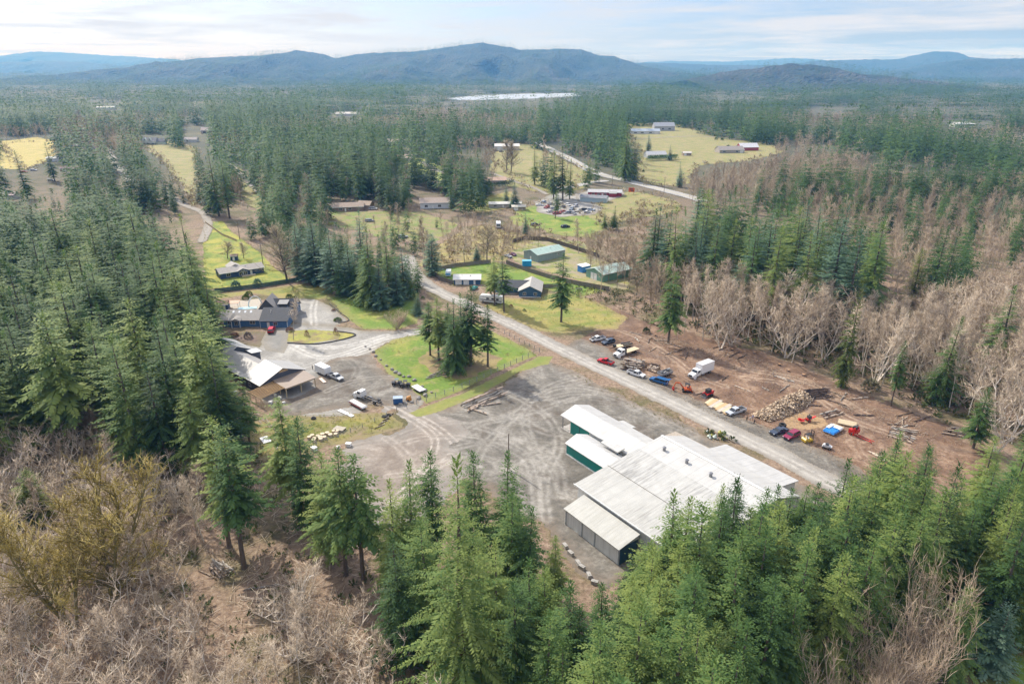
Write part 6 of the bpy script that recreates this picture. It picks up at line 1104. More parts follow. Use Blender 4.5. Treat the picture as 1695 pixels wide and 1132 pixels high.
# ---- machines
RED = paint((.50, .02, .015), .35); ORANGE = paint((.55, .10, .02), .35); YEL = paint((.60, .40, .05), .4)
def beam(m, a, b_, w=.22): m.cyl(a, b_, w, w * .8, 4); return m
p = W(1136, 648); o = thing('mini_excavator', 'orange red mini excavator with its arm reaching to the blue suv', 'excavator', (p.x, p.y, 0), R(172))
for s in (-1, 1): part('track', MB().prof([(-1.1, 0.06), (1.1, .06), (1.3, .3), (1.1, .55), (-1.1, .55), (-1.3, .3)], s * .55, s * .95), RUBBER, o)
part('undercarriage', MB().b2(-.7, .7, -.55, .55, .2, .62), DARK, o); part('blade', MB().box((-1.6, 0, .35), (.12, 1.9, .5)), ORANGE, o); part('body', MB().prof([(-1.35, .7), (.7, .7), (.7, 1.15), (-.2, 1.25), (-1.2, 1.5), (-1.4, 1.2)], -.85, .85), ORANGE, o)
part('canopy', MB().b2(-.9, .5, -.62, .62, 2.45, 2.55), BLACK, o); part('canopy_post', MB().b2(-.88, -.78, -.6, -.5, 1.3, 2.45).b2(-.88, -.78, .5, .6, 1.3, 2.45).b2(.4, .48, -.6, -.52, 1.1, 2.45).b2(.4, .48, .52, .6, 1.1, 2.45), BLACK, o); part('seat', MB().b2(-.6, 0, -.3, .3, 1.2, 1.45).b2(-.65, -.5, -.3, .3, 1.4, 2.0), BLACK, o)
part('boom', beam(beam(MB(), (.8, 0, 1.0), (2.0, 0, 2.6)), (2.0, 0, 2.6), (3.2, 0, 2.75)), ORANGE, o); part('arm', beam(MB(), (3.15, 0, 2.85), (3.9, 0, 1.05), .18), ORANGE, o); part('bucket', MB().prof([(3.55, 1.0), (4.1, 1.05), (4.15, .5), (3.8, .2), (3.45, .45)], -.35, .35), RED, o); part('cylinder', MB().cyl((1.0, 0, .95), (2.0, 0, 2.2), .07), CHROME, o)
p = W(1172, 655); o = thing('skid_loader', 'red tracked skid loader with a dark cab facing the planks', 'loader', (p.x, p.y, 0), R(212))
for s in (-1, 1): part('track', MB().prof([(-1.3, .3), (-1.0, .05), (1.0, .05), (1.3, .35), (.6, .75), (-.8, .8)], s * .5, s * .95), RUBBER, o); part('lift_arm', MB().prof([(-1.5, 1.55), (-1.2, 1.75), (1.5, .95), (1.7, .4), (1.5, .35), (1.3, .8), (-1.3, 1.4)], s * .72, s * .88), RED, o)
part('body', MB().prof([(-1.5, .6), (.9, .6), (.9, 1.0), (-.5, 1.15), (-1.5, 1.5)], -.7, .7), RED, o); part('cab', MB().prof([(-.7, 1.1), (.8, 1.0), (.7, 2.05), (-.6, 2.1)], -.6, .6), GLASS, o); part('cab_roof', MB().b2(-.75, .8, -.65, .65, 2.11, 2.2), BLACK, o); part('bucket', MB().prof([(1.5, .05), (2.4, .05), (2.35, .12), (1.7, .25), (1.6, .85), (1.5, .85)], -.98, .98), DARK, o)
p = W(1337, 731); o = thing('forklift', 'yellow forklift with a tall black mast beside the maroon suv', 'forklift', (p.x, p.y, 0), R(20)); part('body', MB().prof([(-1.5, .35), (1.0, .35), (1.0, .8), (.3, .9), (-.4, 1.0), (-1.3, 1.35), (-1.6, 1.1)], -.75, .75), YEL, o); part('overhead_guard', MB().b2(-.9, .7, -.55, .55, 2.2, 2.3).b2(.6, .7, -.55, -.45, .8, 2.2).b2(.6, .7, .45, .55, .8, 2.2).b2(-.9, -.8, -.55, -.45, 1.2, 2.2).b2(-.9, -.8, .45, .55, 1.2, 2.2), BLACK, o); part('mast', MB().b2(1.05, 1.2, -.5, -.36, .1, 3.1).b2(1.05, 1.2, .36, .5, .1, 3.1).b2(1.06, 1.18, -.36, .36, 2.9, 3.05).b2(1.06, 1.18, -.36, .36, 1.4, 1.5), BLACK, o); part('fork', MB().b2(1.2, 2.3, -.4, -.28, .1, .16).b2(1.2, 2.3, .28, .4, .1, .16), DARK, o); part('seat', MB().b2(-.5, .1, -.28, .28, 1.02, 1.25).b2(-.55, -.4, -.28, .28, 1.2, 1.75), WHITE, o); wheels(o, (.7, -1.0), .8, .36, .3, YEL)
p = W(1333, 698); o = thing('log_splitter', 'red log splitter on the orange sawdust', 'machine', (p.x, p.y, 0), R(15)); part('beam', MB().box((-.5, 0, .8), (3.4, .25, .28)), RED, o); part('engine', MB().b2(.6, 1.5, -.45, .45, .9, 1.7).cyl((1.1, .2, 1.7), (1.1, .2, 2.1), .1), DARK, o); part('tank', MB().b2(.3, 1.3, -.5, .5, .45, .88), RED, o); part('wedge', MB().box((-2.0, 0, 1.15), (.3, .5, .5)), RED, o); part('table', MB().box((-1.4, 0, .72), (1.3, 1.6, .08)), RED, o); part('conveyor', MB().box((2.3, 0, 1.0), (1.6, .6, .14), 0, R(-20)), RED, o); wheels(o, (.7,), .85, .36, .2, RED)
p = W(1417, 722); o = thing('portable_sawmill', 'red portable sawmill with a long rail bed and a tall saw head', 'sawmill', (p.x, p.y, 0), R(-58)); part('rail_bed', MB().b2(-2.0, 4.6, -.55, -.42, .4, .55).b2(-2.0, 4.6, .42, .55, .4, .55).b2(-1.9, -1.75, -.42, .42, .4, .5).b2(1, 1.15, -.42, .42, .4, .5).b2(3.6, 3.75, -.42, .42, .4, .5), RED, o); part('saw_head', MB().b2(-.9, .3, -.9, .9, 1.1, 1.9).b2(-.5, -.1, -1.0, -.8, .4, 2.4).b2(-.5, -.1, .8, 1.0, .4, 2.4).b2(-.5, -.1, -.8, .8, 2.25, 2.4), RED, o); part('engine', MB().b2(-1.0, -.1, -.5, .5, 1.92, 2.7), DARK, o); part('hopper', MB().prof([(-1.9, .7), (-1.0, .7), (-.8, 1.5), (-2.0, 1.5)], -.6, .6), RED, o); wheels(o, (-1.2,), .8, .35, .2, RED)
for k, (px, py, an, lb) in enumerate([(657, 634, 70, 'black open utility buggy by the lawn border, nearer the driveway'), (671, 637, 65, 'black utility buggy with a tan seat right beside the other buggy')]):
    p = W(px, py + 3); o = thing('utility_buggy', lb, 'buggy', (p.x, p.y, 0), R(an - 60), 'black utility buggies'); part('body', MB().prof([(-1.5, .5), (1.3, .5), (1.6, .8), (1.4, 1.05), (.5, 1.1), (.3, .75), (-.4, .75), (-.5, 1.05), (-1.5, 1.1)], -.7, .7), BLACK, o); part('roll_cage', MB().b2(-.6, .6, -.65, .65, 1.9, 1.96).b2(.5, .58, -.65, -.57, 1, 1.9).b2(.5, .58, .57, .65, 1, 1.9).b2(-.6, -.52, -.65, -.57, 1, 1.9).b2(-.6, -.52, .57, .65, 1, 1.9), BLACK if k else paint((.12, .16, .17), .4), o); part('seat', MB().b2(-.35, .2, -.55, .55, .76, 1.0).b2(-.45, -.3, -.55, .55, .95, 1.5), paint((.3, .24, .18), .7), o); wheels(o, (1.0, -1.0), .82, .4, .28)
p = W(677, 663); o = thing('concrete_mixer', 'small orange concrete mixer beside the blue bin', 'mixer', (p.x, p.y, 0), R(30)); part('drum', MB().cyl((-.5, 0, .9), (.6, 0, 1.3), .55, .3, 10), paint((.6, .28, .07), .4), o); part('frame', MB().b2(-.7, .7, -.35, -.25, .1, .9).b2(-.7, .7, .25, .35, .1, .9), paint((.6, .28, .07), .4), o); wheels(o, (-.5,), .5, .28, .12)
p = W(659, 667); o = thing('blue_bin', 'square blue metal bin on the gravel lot', 'bin', (p.x, p.y, 0), R(8)); part('body', MB().b2(-1.3, 1.3, -.9, .9, .12, 1.75), metal_sheet((.015, .09, .26), 'X', .35, .05, .5), o); part('lid', MB().b2(-1.35, 1.35, -.95, .95, 1.77, 1.86), paint((.30, .38, .48), .5), o); part('skid', MB().b2(-1.2, 1.2, -.8, -.6, 0, .11).b2(-1.2, 1.2, .6, .8, 0, .11), BLACK, o)
p = W(1368, 742); o = thing('water_pump_cart', 'white and grey pump cart near the front firs', 'cart', (p.x, p.y, 0), R(-30)); part('body', MB().prof([(-1.1, .5), (1.0, .5), (1.2, .8), (.6, 1.0), (-.8, 1.15)], -.5, .5), paint((.68, .68, .70), .4), o); part('motor', MB().b2(-.4, .4, -.4, .4, 1.05, 1.4), DARK, o); wheels(o, (.7, -.7), .62, .32, .2)
# far scrap cars
g = random.Random(12); cols = [('white', (.72, .72, .72)), ('pale blue', (.35, .42, .52)), ('rust red', (.38, .08, .06)), ('grey', (.35, .35, .36)), ('silver', (.5, .5, .52)), ('cream', (.6, .56, .46)), ('dark', (.05, .05, .06))]
for k, (px, py) in enumerate([(893, 341), (899, 337), (905, 345), (912, 339), (918, 347), (926, 338), (933, 344), (940, 341), (946, 348), (931, 352), (939, 354), (952, 343), (957, 351), (965, 349), (972, 353), (978, 349), (922, 355), (949, 355), (912, 352)]):
    nm, cc = cols[k % len(cols)]
    car('scrap_car', f'{nm} old car dumped in the scrap yard', 'car', None, None, cc, 'suv' if k % 3 else 'sedan', 5.0, group='scrap yard cars', at=(px, py), ang=g.uniform(0, 360), s=1.15)
for px, py, an, c, lb in [(820, 251, 20, (.05, .05, .06), 'black car by the white barn'), (830, 252, 40, (.1, .1, .12), 'dark truck under the white barn eave'), (618, 347, -10, (.66, .68, .70), 'white van on the lawn by the brown cabin'), (612, 367, 10, (.3, .32, .35), 'grey car by the three bare trunks'), (667, 394, 10, (.3, .31, .33), 'grey car at the fir belt edge'), (712, 340, 20, (.7, .7, .7), 'white car by the white house'), (886, 374, 20, (.02, .02, .02), 'black tractor wreck on the bright far lawn'), (936, 377, 30, (.02, .02, .025), 'second black tractor wreck on the bright far lawn'), (40, 286, 20, (.45, .08, .05), 'red car in the cluttered left yard'), (56, 283, 10, (.66, .66, .66), 'white car in the cluttered left yard'), (85, 300, 0, (.68, .66, .62), 'white van in the cluttered left yard'), (118, 289, 0, (.62, .62, .6), 'white trailer car by the maroon roof')]:
    car('parked_car', lb, 'car', None, None, c, 'suv', 5.2, at=(px, py), ang=an, s=1.1)
# ================================================================ people
def person(label, at, ang, top, legs, arms=((.25, -.05), (.25, .05)), hold=None, stride=.12, skin=(.45, .28, .2), hair=(.06, .04, .03), cap=None):
    """one continuous skinned body; arms: (swing forward, bend)."""
    me = bpy.data.meshes.new('body'); vs, es, rs, zs = [], [], [], []
    def v(p, r, par=None):
        vs.append(p); rs.append(r)
        if par is not None: es.append((par, len(vs) - 1))
        return len(vs) - 1
    pel = v((0, 0, .95), .15); ab = v((.01, 0, 1.12), .145, pel); ch = v((.0, 0, 1.33), .165, ab); nk = v((0, 0, 1.50), .062, ch); hd = v((.02, 0, 1.60), .085, nk); hd2 = v((.025, 0, 1.70), .09, hd); v((.02, 0, 1.76), .06, hd2); v((.115, 0, 1.64), .018, hd)
    for s in (-1, 1):
        st = stride * s; hp = v((0, s * .10, .90), .10, pel); kn = v((st * .7 + .03, s * .11, .50), .068, hp); an = v((st, s * .11, .10), .045, kn); v((st + .15, s * .125, .05), .035, an)
        sw, bd = arms[0 if s < 0 else 1]; sh = v((0, s * .19, 1.42), .07, ch); el = v((sw * .35 - .03, s * .25, 1.15), .048, sh); wr = v((sw, s * (.24 + bd), .92 + max(0, sw - .1) * .6), .032, el); pm = v((sw + .03, s * (.24 + bd), .85 + max(0, sw - .1) * .6), .036, wr)
        for k in range(4): f = v((sw + .045 - .02 * abs(k - 1.3), s * (.215 + bd + .018 * k), .79 + max(0, sw - .1) * .6 + .006 * abs(k - 1)), .010, pm); v((sw + .03, s * (.215 + bd + .018 * k), .755 + max(0, sw - .1) * .6 + .01 * abs(k - 1)), .008, f)
        f = v((sw + .075, s * (.21 + bd), .84 + max(0, sw - .1) * .6), .011, wr); v((sw + .085, s * (.205 + bd), .80 + max(0, sw - .1) * .6), .009, f)
    me.from_pydata(vs, es, []); tmp = bpy.data.objects.new('body', me); COL.objects.link(tmp); md = tmp.modifiers.new('s', 'SKIN')
    for i, r in enumerate(rs): me.skin_vertices[0].data[i].radius = (r, r * (1.25 if i in (1, 2) else 1.0))
    me.skin_vertices[0].data[0].use_root = True; tmp.modifiers.new('ss', 'SUBSURF').levels = 1
    ev = tmp.evaluated_get(bpy.context.evaluated_depsgraph_get()); m2 = bpy.data.meshes.new_from_object(ev); bpy.data.objects.remove(tmp); bpy.data.meshes.remove(me); m2.name = 'person'
    for m in (paint(top, .8), paint(legs, .8), paint(skin, .6), paint((.03, .025, .02), .7)): m2.materials.append(m)
    for f in m2.polygons: z = f.center.z; y = abs(f.center.y); f.material_index = 3 if z < .12 else (2 if (z > 1.48 or (z < .93 + max(0, arms[0][0] - .1) * .6 and y > .2 and z > .6)) else (0 if z > .96 else 1)); f.use_smooth = True
    p = W(*at); o = tag(link('person', m2, None, (p.x, p.y, 0), R(ang)), label, 'person')
    part('hair', MB().ell((.005, 0, 1.735), (.115, .105, .075), 8, 5), paint(cap or hair, .8), o); return o
person('person in a dark green jacket and black trousers, left of the group', (1235.5, 697.5), -40, (.03, .06, .05), (.025, .027, .03))
person('person in a pale top and light trousers in the middle of the group', (1241.5, 698), 200, (.48, .46, .46), (.35, .30, .26), ((.3, -.06), (.1, .02)))
person('person in a lilac grey jacket half turned, third of the group by the firewood', (1245.5, 695.5), 230, (.28, .26, .38), (.30, .28, .27), ((.15, 0), (.3, -.08)))
person('person all in black standing apart at the right of the group', (1248, 702.5), 160, (.02, .02, .024), (.02, .02, .022), ((.12, 0), (.2, 0)), stride=.2)
person('person in blue overalls bending goods at the open rear of the blue suv', (1104.5, 640.5), 150, (.06, .12, .26), (.05, .08, .16), ((.4, -.1), (.4, -.1)))
person('person in dark clothes standing by the white box trailer', (517.5, 612), 20, (.03, .03, .035), (.03, .03, .035))
# ================================================================ logs, firewood, planks
LOGBARK = bark('log_bark', (.12, .085, .06), (.36, .28, .21), .6, 3); LOGEND = paint((.58, .44, .28), .8, 0, .15); PEELED = bark('peeled_log', (.36, .27, .20), (.60, .50, .40), .5, 3); DARKLOG = bark('dark_log', (.07, .05, .04), (.2, .14, .11), .6, 3)
def log_mesh(mat, n=9, taper=.85, seed=0):
    m = MB(); g = random.Random(seed); k = 5; P_ = [Vector((g.uniform(-.1, .1) if 0 < i < k else 0, g.uniform(-.1, .1) if 0 < i < k else 0, i / k)) for i in range(k + 1)]
    for i in range(k): m.cyl((P_[i].x * .3, P_[i].y * .3, P_[i].z - .5), (P_[i + 1].x * .3, P_[i + 1].y * .3, P_[i + 1].z - .5), 1 - (1 - taper) * i / k, 1 - (1 - taper) * (i + 1) / k, n, False)
    m.mi = 1
    for i, r in ((0, 1.0), (k, taper)): m.add([(r * math.cos(6.283 * j / n + (0)), r * math.sin(6.283 * j / n), P_[i].z - .5 + (.001 if i else -.001)) for j in range(n)], [tuple(range(n))])
    return m
LOGS = {q: [log_mesh(mt, seed=s).mesh('log', [mt, LOGEND]) for s in range(3)] for q, mt in (('bark', LOGBARK), ('peeled', PEELED), ('dark', DARKLOG), ('gray', bark('grey_log', (.26, .23, .20), (.52, .48, .42), .5, 3)))}
def log(kind, p, az, L, r, label, group, tilt=0, name='log', cat='log'):
    o = tag(link(name, rnd.choice(LOGS[kind])), label, cat, group); o.location = p; o.rotation_euler = (R(90) + tilt, rnd.uniform(0, 6) * 0, az - R(90)); o.scale = (r, r, L); return o
def lay(a_px, b_px, kind, r, label, group, z=0, name='log', tilt=0):
    a, b_ = W(*a_px), W(*b_px); d = b_ - a; return log(kind, ((a + b_) / 2) + Vector((0, 0, r + z)), math.atan2(d.y, d.x), d.length, r, label, group, tilt, name)
def pile(c_px, az, n, Lr, rr, width, kinds, label, group, seed, jit=.1, rows=3, name='log'):
    g = random.Random(seed); c = W(*c_px); s = 0; zrow = 0; cnt = 0
    while cnt < n:
        k = max(2, int(n / rows) - s); r_ = (rr[0] + rr[1]) / 2
        for i in range(k):
            if cnt >= n: break
            off = ((i + .5) / k - .5) * width * (1 - .22 * s); r = g.uniform(*rr); L = g.uniform(*Lr); a = R(az) + g.uniform(-jit, jit)
            sh = g.uniform(-.12, .12) * L; x = c.x - math.sin(R(az)) * off + math.cos(R(az)) * sh; y = c.y + math.cos(R(az)) * off + math.sin(R(az)) * sh
            log(g.choice(kinds), (x, y, r + s * r_ * 1.75), a, L, r, label, group, g.uniform(-.03, .03), name); cnt += 1
        s += 1
G = 'long logs stacked on the grey yard'
for k, (a, b_, kd, z, lb) in enumerate([((765, 670), (812, 650), 'gray', 0, 'long grey log at the back of the yard stack'), ((769, 673), (824, 649), 'gray', 0, 'second long grey log of the yard stack'), ((774, 675), (828, 652), 'gray', 0, 'third long grey log of the yard stack'), ((772, 671), (826, 648), 'peeled', .62, 'pale log resting on top of the yard stack'), ((776, 678), (831, 655), 'peeled', 0, 'reddish peeled log at the front of the yard stack'), ((774, 682), (790, 675), 'peeled', 0, 'short thick log in front of the yard stack')]): lay(a, b_, kd, .34, lb, G, z)
lay((786, 680), (804, 686), 'peeled', .3, 'broken slab of bark left of the short log offcuts', None, name='log_offcut'); lay((798, 672), (826, 668), 'peeled', .25, 'flat orange offcut right of the yard stack', None, name='log_offcut')
pile((1050, 606), 155, 26, (4, 7), (.2, .36), 9, ['bark', 'peeled', 'gray', 'dark'], 'rough log in the heap behind the white pickup', 'rough logs behind the white pickup', 3, .3)
pile((1082, 612), 150, 8, (2, 4), (.3, .45), 4.5, ['bark', 'dark', 'peeled'], 'thick short log at the right end of the rough log heap', 'rough logs behind the white pickup', 4, .6, 2)
pile((1347, 655), 12, 15, (6, 8.5), (.2, .32), 5, ['dark'], 'dark log in the tidy stack behind the firewood', 'dark logs behind the firewood', 5, .08)
for k, (a, b_) in enumerate([((1332, 668), (1344, 662)), ((1334, 676), (1346, 660)), ((1318, 664), (1340, 668))]): lay(a, b_, 'peeled', .16, ['short pale pole leaning at the firewood end', 'longer pale pole crossing the firewood end', 'brown pole lying under the two pale poles'][k], None, .1, name='pole')
for k, (a, b_) in enumerate([((1358, 687), (1383, 680)), ((1362, 690), (1391, 682)), ((1366, 693), (1393, 685))]): lay(a, b_, ['gray', 'dark', 'peeled'][k], .28, ['grey log at the back of the trio beyond the sawdust', 'dark log in the middle of the trio beyond the sawdust', 'pale log at the front of the trio beyond the sawdust'][k], 'three logs beyond the sawdust')
for k in range(7): lay((1470 + k * 1.3, 722 - k * 2.4), (1505 + k * 2, 733 - k * 3), ['peeled', 'bark', 'gray'][k % 3], .3, 'long log in the row beyond the red sawmill', 'logs beyond the red sawmill', name='log')
for k in range(5): lay((1560 + k * 3, 718 - k * 2.4), (1600 + k * 3, 725 - k * 2.6), ['peeled', 'bark'][k % 2], .32, 'long orange log at the right end of the dirt lot', 'logs at the right end of the lot')
for k in range(3): lay((1438 + k * 6, 748 + k * 2), (1462 + k * 7, 762 + k * 2), 'peeled', .22, 'pale board lying by the front firs', 'boards by the front firs', name='board')
pile((366, 945), 140, 17, (2.5, 4.2), (.13, .24), 3.6, ['gray', 'bark', 'peeled'], 'short log in the heap inside the lower left thicket', 'logs in the lower left thicket', 6, .25)
lay((330, 945), (354, 956), 'bark', .16, 'single mossy log left of the thicket log heap', None); lay((406, 976), (458, 969), 'gray', .18, 'pale fallen trunk right of the thicket log heap', None, name='fallen_trunk'); lay((160, 1062), (183, 1108), 'peeled', .16, 'pale broken trunk lying low in the thicket', None, name='fallen_trunk'); lay((440, 1060), (405, 1130), 'dark', .22, 'dark fallen trunk at the bottom edge of the thicket', None, name='fallen_trunk'); lay((600, 1075), (640, 1050), 'bark', .2, 'fallen mossy trunk left of the largest spruce', None, name='fallen_trunk')
for k in range(5): lay((705 + k * 2, 628 - k * 1.5), (733 + k, 621 - k * 2.4), 'gray', .17, 'weathered grey beam in the stack on the lawn', 'grey beams on the lawn', (k % 2) * .3, name='beam')
for k, (a, b_) in enumerate([((1180, 577), (1192, 573)), ((1190, 580), (1201, 575)), ((1207, 591), (1222, 584)), ((1220, 595), (1236, 588)), ((1195, 630), (1204, 624))]): lay(a, b_, 'dark', .2, f'{["first", "second", "third", "fourth", "last"][k]} dark log lying loose on the cleared dirt, counted from the left', None)
# stumps
for k, (px, py) in enumerate([(1206, 566), (1225, 573), (1212, 580), (1195, 570), (1249, 585), (1305, 615), (1330, 622), (1290, 605), (1180, 560), (1085, 556)]):
    p = W(px, py); r = rnd.uniform(.3, .55); m = MB(); m.cyl((0, 0, -.1), (0, 0, .6), r * 1.25, r, 9, False); m.mi = 1; m.cyl((0, 0, .3), (0, 0, .601), r * .98, r * .98, 9); solo('stump', m, [DARKLOG, paint((.42, .25, .14), .9)], 'cut stump standing in the cleared dirt strip below the alders', 'stump', (p.x, p.y, 0), 0, 'stumps in the cleared strip')
# plank row: wide live-edge slabs
for k in range(8):
    a, b_ = W(1168 + k * 4.7, 669.5 + k * 2.35), W(1181 + k * 5.1, 661.0 + k * 2.35); d = b_ - a; L = d.length * (1 + .2 * (k % 3)); m = MB().box((0, 0, .28 + .02 * (k % 2)), (L, 1.05, .3), 0, 0, 0, .98).box((-L * .3, 0, .06), (.2, 1.0, .12)).box((L * .3, 0, .06), (.2, 1.0, .12))
    solo('plank', m, [LUMBER_PALE, LUMBER, wood((.56, .50, .42))][k % 3], f'{["first", "second", "third", "fourth", "fifth", "sixth", "seventh", "last"][k]} thick sawn plank of the row beside the silver pickup, counted from the left', 'plank', ((a.x + b_.x) / 2, (a.y + b_.y) / 2, 0), math.atan2(d.y, d.x), 'sawn planks beside the silver pickup')
# firewood heap
fw = []
for s in range(4):
    m = MB(); g = random.Random(s); r = .2; m.add([(-.28, -r, -r * .6), (-.28, r, -r * .6), (-.28, 0, r), (.28, -r, -r * .6), (.28, r, -r * .6), (.28, 0, r)], [(0, 2, 1), (3, 4, 5), (0, 3, 5, 2), (2, 5, 4, 1), (1, 4, 3, 0)]); fw.append(m.mesh('firewood', [wood((.60, .45, .30)), wood((.36, .27, .19)), wood((.72, .57, .40)), LOGBARK][s]))
g = random.Random(8); axis = [W(1258, 693), W(1285, 683), W(1310, 670), W(1330, 658)]; hts = [.8, 1.8, 2.4, 1.8]; wds = [4.8, 6.2, 6.8, 5.2]; n = 0; core = MB()
def heap(u):
    i = min(int(u * 3), 2); t_ = u * 3 - i; return axis[i].lerp(axis[i + 1], t_), hts[i] * (1 - t_) + hts[i + 1] * t_, wds[i] * (1 - t_) + wds[i + 1] * t_
ad = (axis[3] - axis[0]).normalized(); an_ = Vector((-ad.y, ad.x, 0)); hs = 2 * (axis[3] - axis[0]).length / 3
def fw_at(big):
    u = g.random(); c, hh, ww = heap(u); v = g.uniform(-1, 1); z = hh * (1 - v * v) * (1 if big else g.uniform(.2, 1)) + .12
    p = c + an_ * (v * ww / 2); return (p.x + g.uniform(-.4, .4), p.y + g.uniform(-.4, .4), z)
for k in range(300):
    o = tag(link('firewood', g.choice(fw)), 'split firewood piece in the big heap behind the group of people', 'firewood', 'split firewood in the big heap'); o.location = fw_at(True); o.rotation_euler = (g.uniform(0, 6), g.uniform(-.7, .7), g.uniform(0, 6)); s = g.uniform(.8, 1.35); o.scale = (s, s, s)
m = MB()
for k in range(1500):
    p = fw_at(False); s = g.uniform(.8, 1.25); m.mi = g.randrange(3); M = Matrix.Translation(p) @ Matrix.Rotation(g.uniform(0, 6), 4, 'Z') @ Matrix.Rotation(g.uniform(-.7, .7), 4, 'Y') @ Matrix.Rotation(g.uniform(0, 6), 4, 'X'); m.add([M @ (Vector(q) * s) for q in [(-.28, -.2, -.12), (-.28, .2, -.12), (-.28, 0, .2), (.28, -.2, -.12), (.28, .2, -.12), (.28, 0, .2)]], [(0, 2, 1), (3, 4, 5), (0, 3, 5, 2), (2, 5, 4, 1), (1, 4, 3, 0)])
tag(link('firewood_heap', m.mesh('firewood_heap', [wood((.52, .39, .26)), wood((.30, .22, .15)), wood((.68, .53, .37))])), 'body of the big split firewood heap', 'firewood', kind='stuff')
# tarp covered lumber, boards, tyres, rounds
p = W(1379, 713); o = thing('lumber_stack', 'low lumber stack half covered by a crumpled bright blue and white tarp', 'lumber', (p.x, p.y, 0), R(38)); part('board', MB().b2(-2.7, 2.7, -1.5, 1.5, .25, .75), LUMBER_PALE, o); part('bearer', MB().b2(-2.2, -2.0, -1.5, 1.5, 0, .24).b2(1.9, 2.1, -1.5, 1.5, 0, .24), LUMBER, o)
def tarp(x0, x1, y0, y1, z, seed, hang):
    n1, n2 = 14, 12; vs = []; gg = np.random.default_rng(seed)
    for j in range(n2):
        for i in range(n1):
            x = x0 + (x1 - x0) * i / (n1 - 1); y = y0 + (y1 - y0) * j / (n2 - 1); e = max(0, abs(x) - 2.7, abs(y) - 1.5); vs.append((x, y, z + gg.uniform(0, .16) - min(e * hang, .6)))
    return MB().add(vs, [(j * n1 + i, j * n1 + i + 1, j * n1 + i + 1 + n1, j * n1 + i + n1) for j in range(n2 - 1) for i in range(n1 - 1)])
part('tarp', tarp(-2.95, .9, -1.7, 1.3, .82, 1, 1.5), paint((.01, .20, .60), .35, 0, .2), o, 'bright blue tarp'); part('plastic_sheet', tarp(-1.4, 1.6, .5, 1.85, 1.0, 2, 1.5), paint((.62, .68, .74), .3, 0, .1), o, 'white plastic sheet'); part('plastic_sheet', tarp(.0, 1.7, -1.75, .2, .98, 3, 1.5), paint((.62, .68, .74), .3, 0, .1), o)
p = W(1402, 702); m = MB()
for k in range(7): m.box((0, -1.2 + .4 * k, .35 + .02 * (k % 3)), (4.6 - .3 * (k % 2), .34, .3))
o = thing('board_stack', 'neat stack of fresh yellow boards right of the blue tarp', 'lumber', (p.x, p.y, 0), R(-30)); part('board', m, LUMBER_PALE, o); part('bearer', MB().b2(-1.6, -1.4, -1.4, 1.4, 0, .18).b2(1.4, 1.6, -1.4, 1.4, 0, .18), LUMBER, o)
def tyre_mesh(R0=.55, r0=.2, n=14, k=6):
    vs = []; fs = []
    for i in range(n):
        for j in range(k): a, b_ = 6.283 * i / n, 6.283 * j / k; vs.append(((R0 + r0 * math.cos(b_)) * math.cos(a), (R0 + r0 * math.cos(b_)) * math.sin(a), r0 + r0 * math.sin(b_)))
    for i in range(n):
        for j in range(k): fs.append((i * k + j, (i + 1) % n * k + j, (i + 1) % n * k + (j + 1) % k, i * k + (j + 1) % k))
    return MB().add(vs, fs).mesh('tyre', RUBBER)
tm_ = tyre_mesh(); 
for k in range(3): p = W(1294, 708); o = tag(link('tyre', tm_, None, (p.x + .06 * k, p.y, .40 * k)), ['bottom', 'middle', 'topmost'][k] + ' black tyre of the stack behind the dark sedan', 'tyre', 'tyre stack behind the dark sedan'); o.scale = (1.35, 1.35, 1)
for k, (px, py) in enumerate([(519, 693), (636, 690), (643, 688)]): p = W(px, py); tag(link('tyre', tm_, None, (p.x, p.y, 0)), ['loose black tyre on the rough grass below the barn', 'left loose tyre on the rough grass by the muddy track', 'right loose tyre on the rough grass by the muddy track'][k], 'tyre')
rm_ = log_mesh(PEELED, 10, .97).mesh('log_round', [PEELED, paint((.62, .52, .38), .9)])
for k, (px, py) in enumerate([(512, 726), (517, 723), (521, 728), (519, 731), (526, 724), (530, 726), (534, 721), (537, 726), (531, 729), (542, 719), (547, 722), (553, 716), (556, 721), (558, 716)]):
    p = W(px, py); o = tag(link('log_round', rm_, None, (p.x, p.y, .35), rnd.uniform(0, 3)), 'pale sawn log round in the row on the rough grass', 'log round', 'sawn log rounds on the rough grass'); s = rnd.uniform(.5, .68); o.scale = (s, s, .7)
p = W(562, 712); m = MB()
for k in range(5): m.b2(-1.5, 1.5, -1.0 + .42 * k, -.62 + .42 * k, .5, .62)
o = thing('timber_platform', 'square grey timber platform beside the log rounds', 'platform', (p.x, p.y, 0), R(-20)); part('deck', m, wood((.5, .45, .36)), o); part('frame', MB().b2(-1.4, 1.4, -.9, -.75, 0, .49).b2(-1.4, 1.4, .75, .9, 0, .49), FENCE_WOOD, o)
for k, (a, b_, w_, lb, c_) in enumerate([((561, 679.5), (584, 690), 1.1, 'long white panel lying on the rough grass', (.74, .73, .71)), ((436, 724), (443, 733), 2.0, 'small white sheet on the ground below the barn', (.76, .76, .75)), ((530, 627), (538, 634), 1.0, 'stack of pale and red beams by the silver pickup', (.62, .5, .42))]):
    A2, B2 = W(*a), W(*b_); d = B2 - A2; solo('panel', MB().b2(-d.length / 2, d.length / 2, -w_ / 2, w_ / 2, .05, .28), paint(c_, .5), lb, 'panel', ((A2.x + B2.x) / 2, (A2.y + B2.y) / 2, 0), math.atan2(d.y, d.x))
g = random.Random(31)   # old beams by the wheel ruts
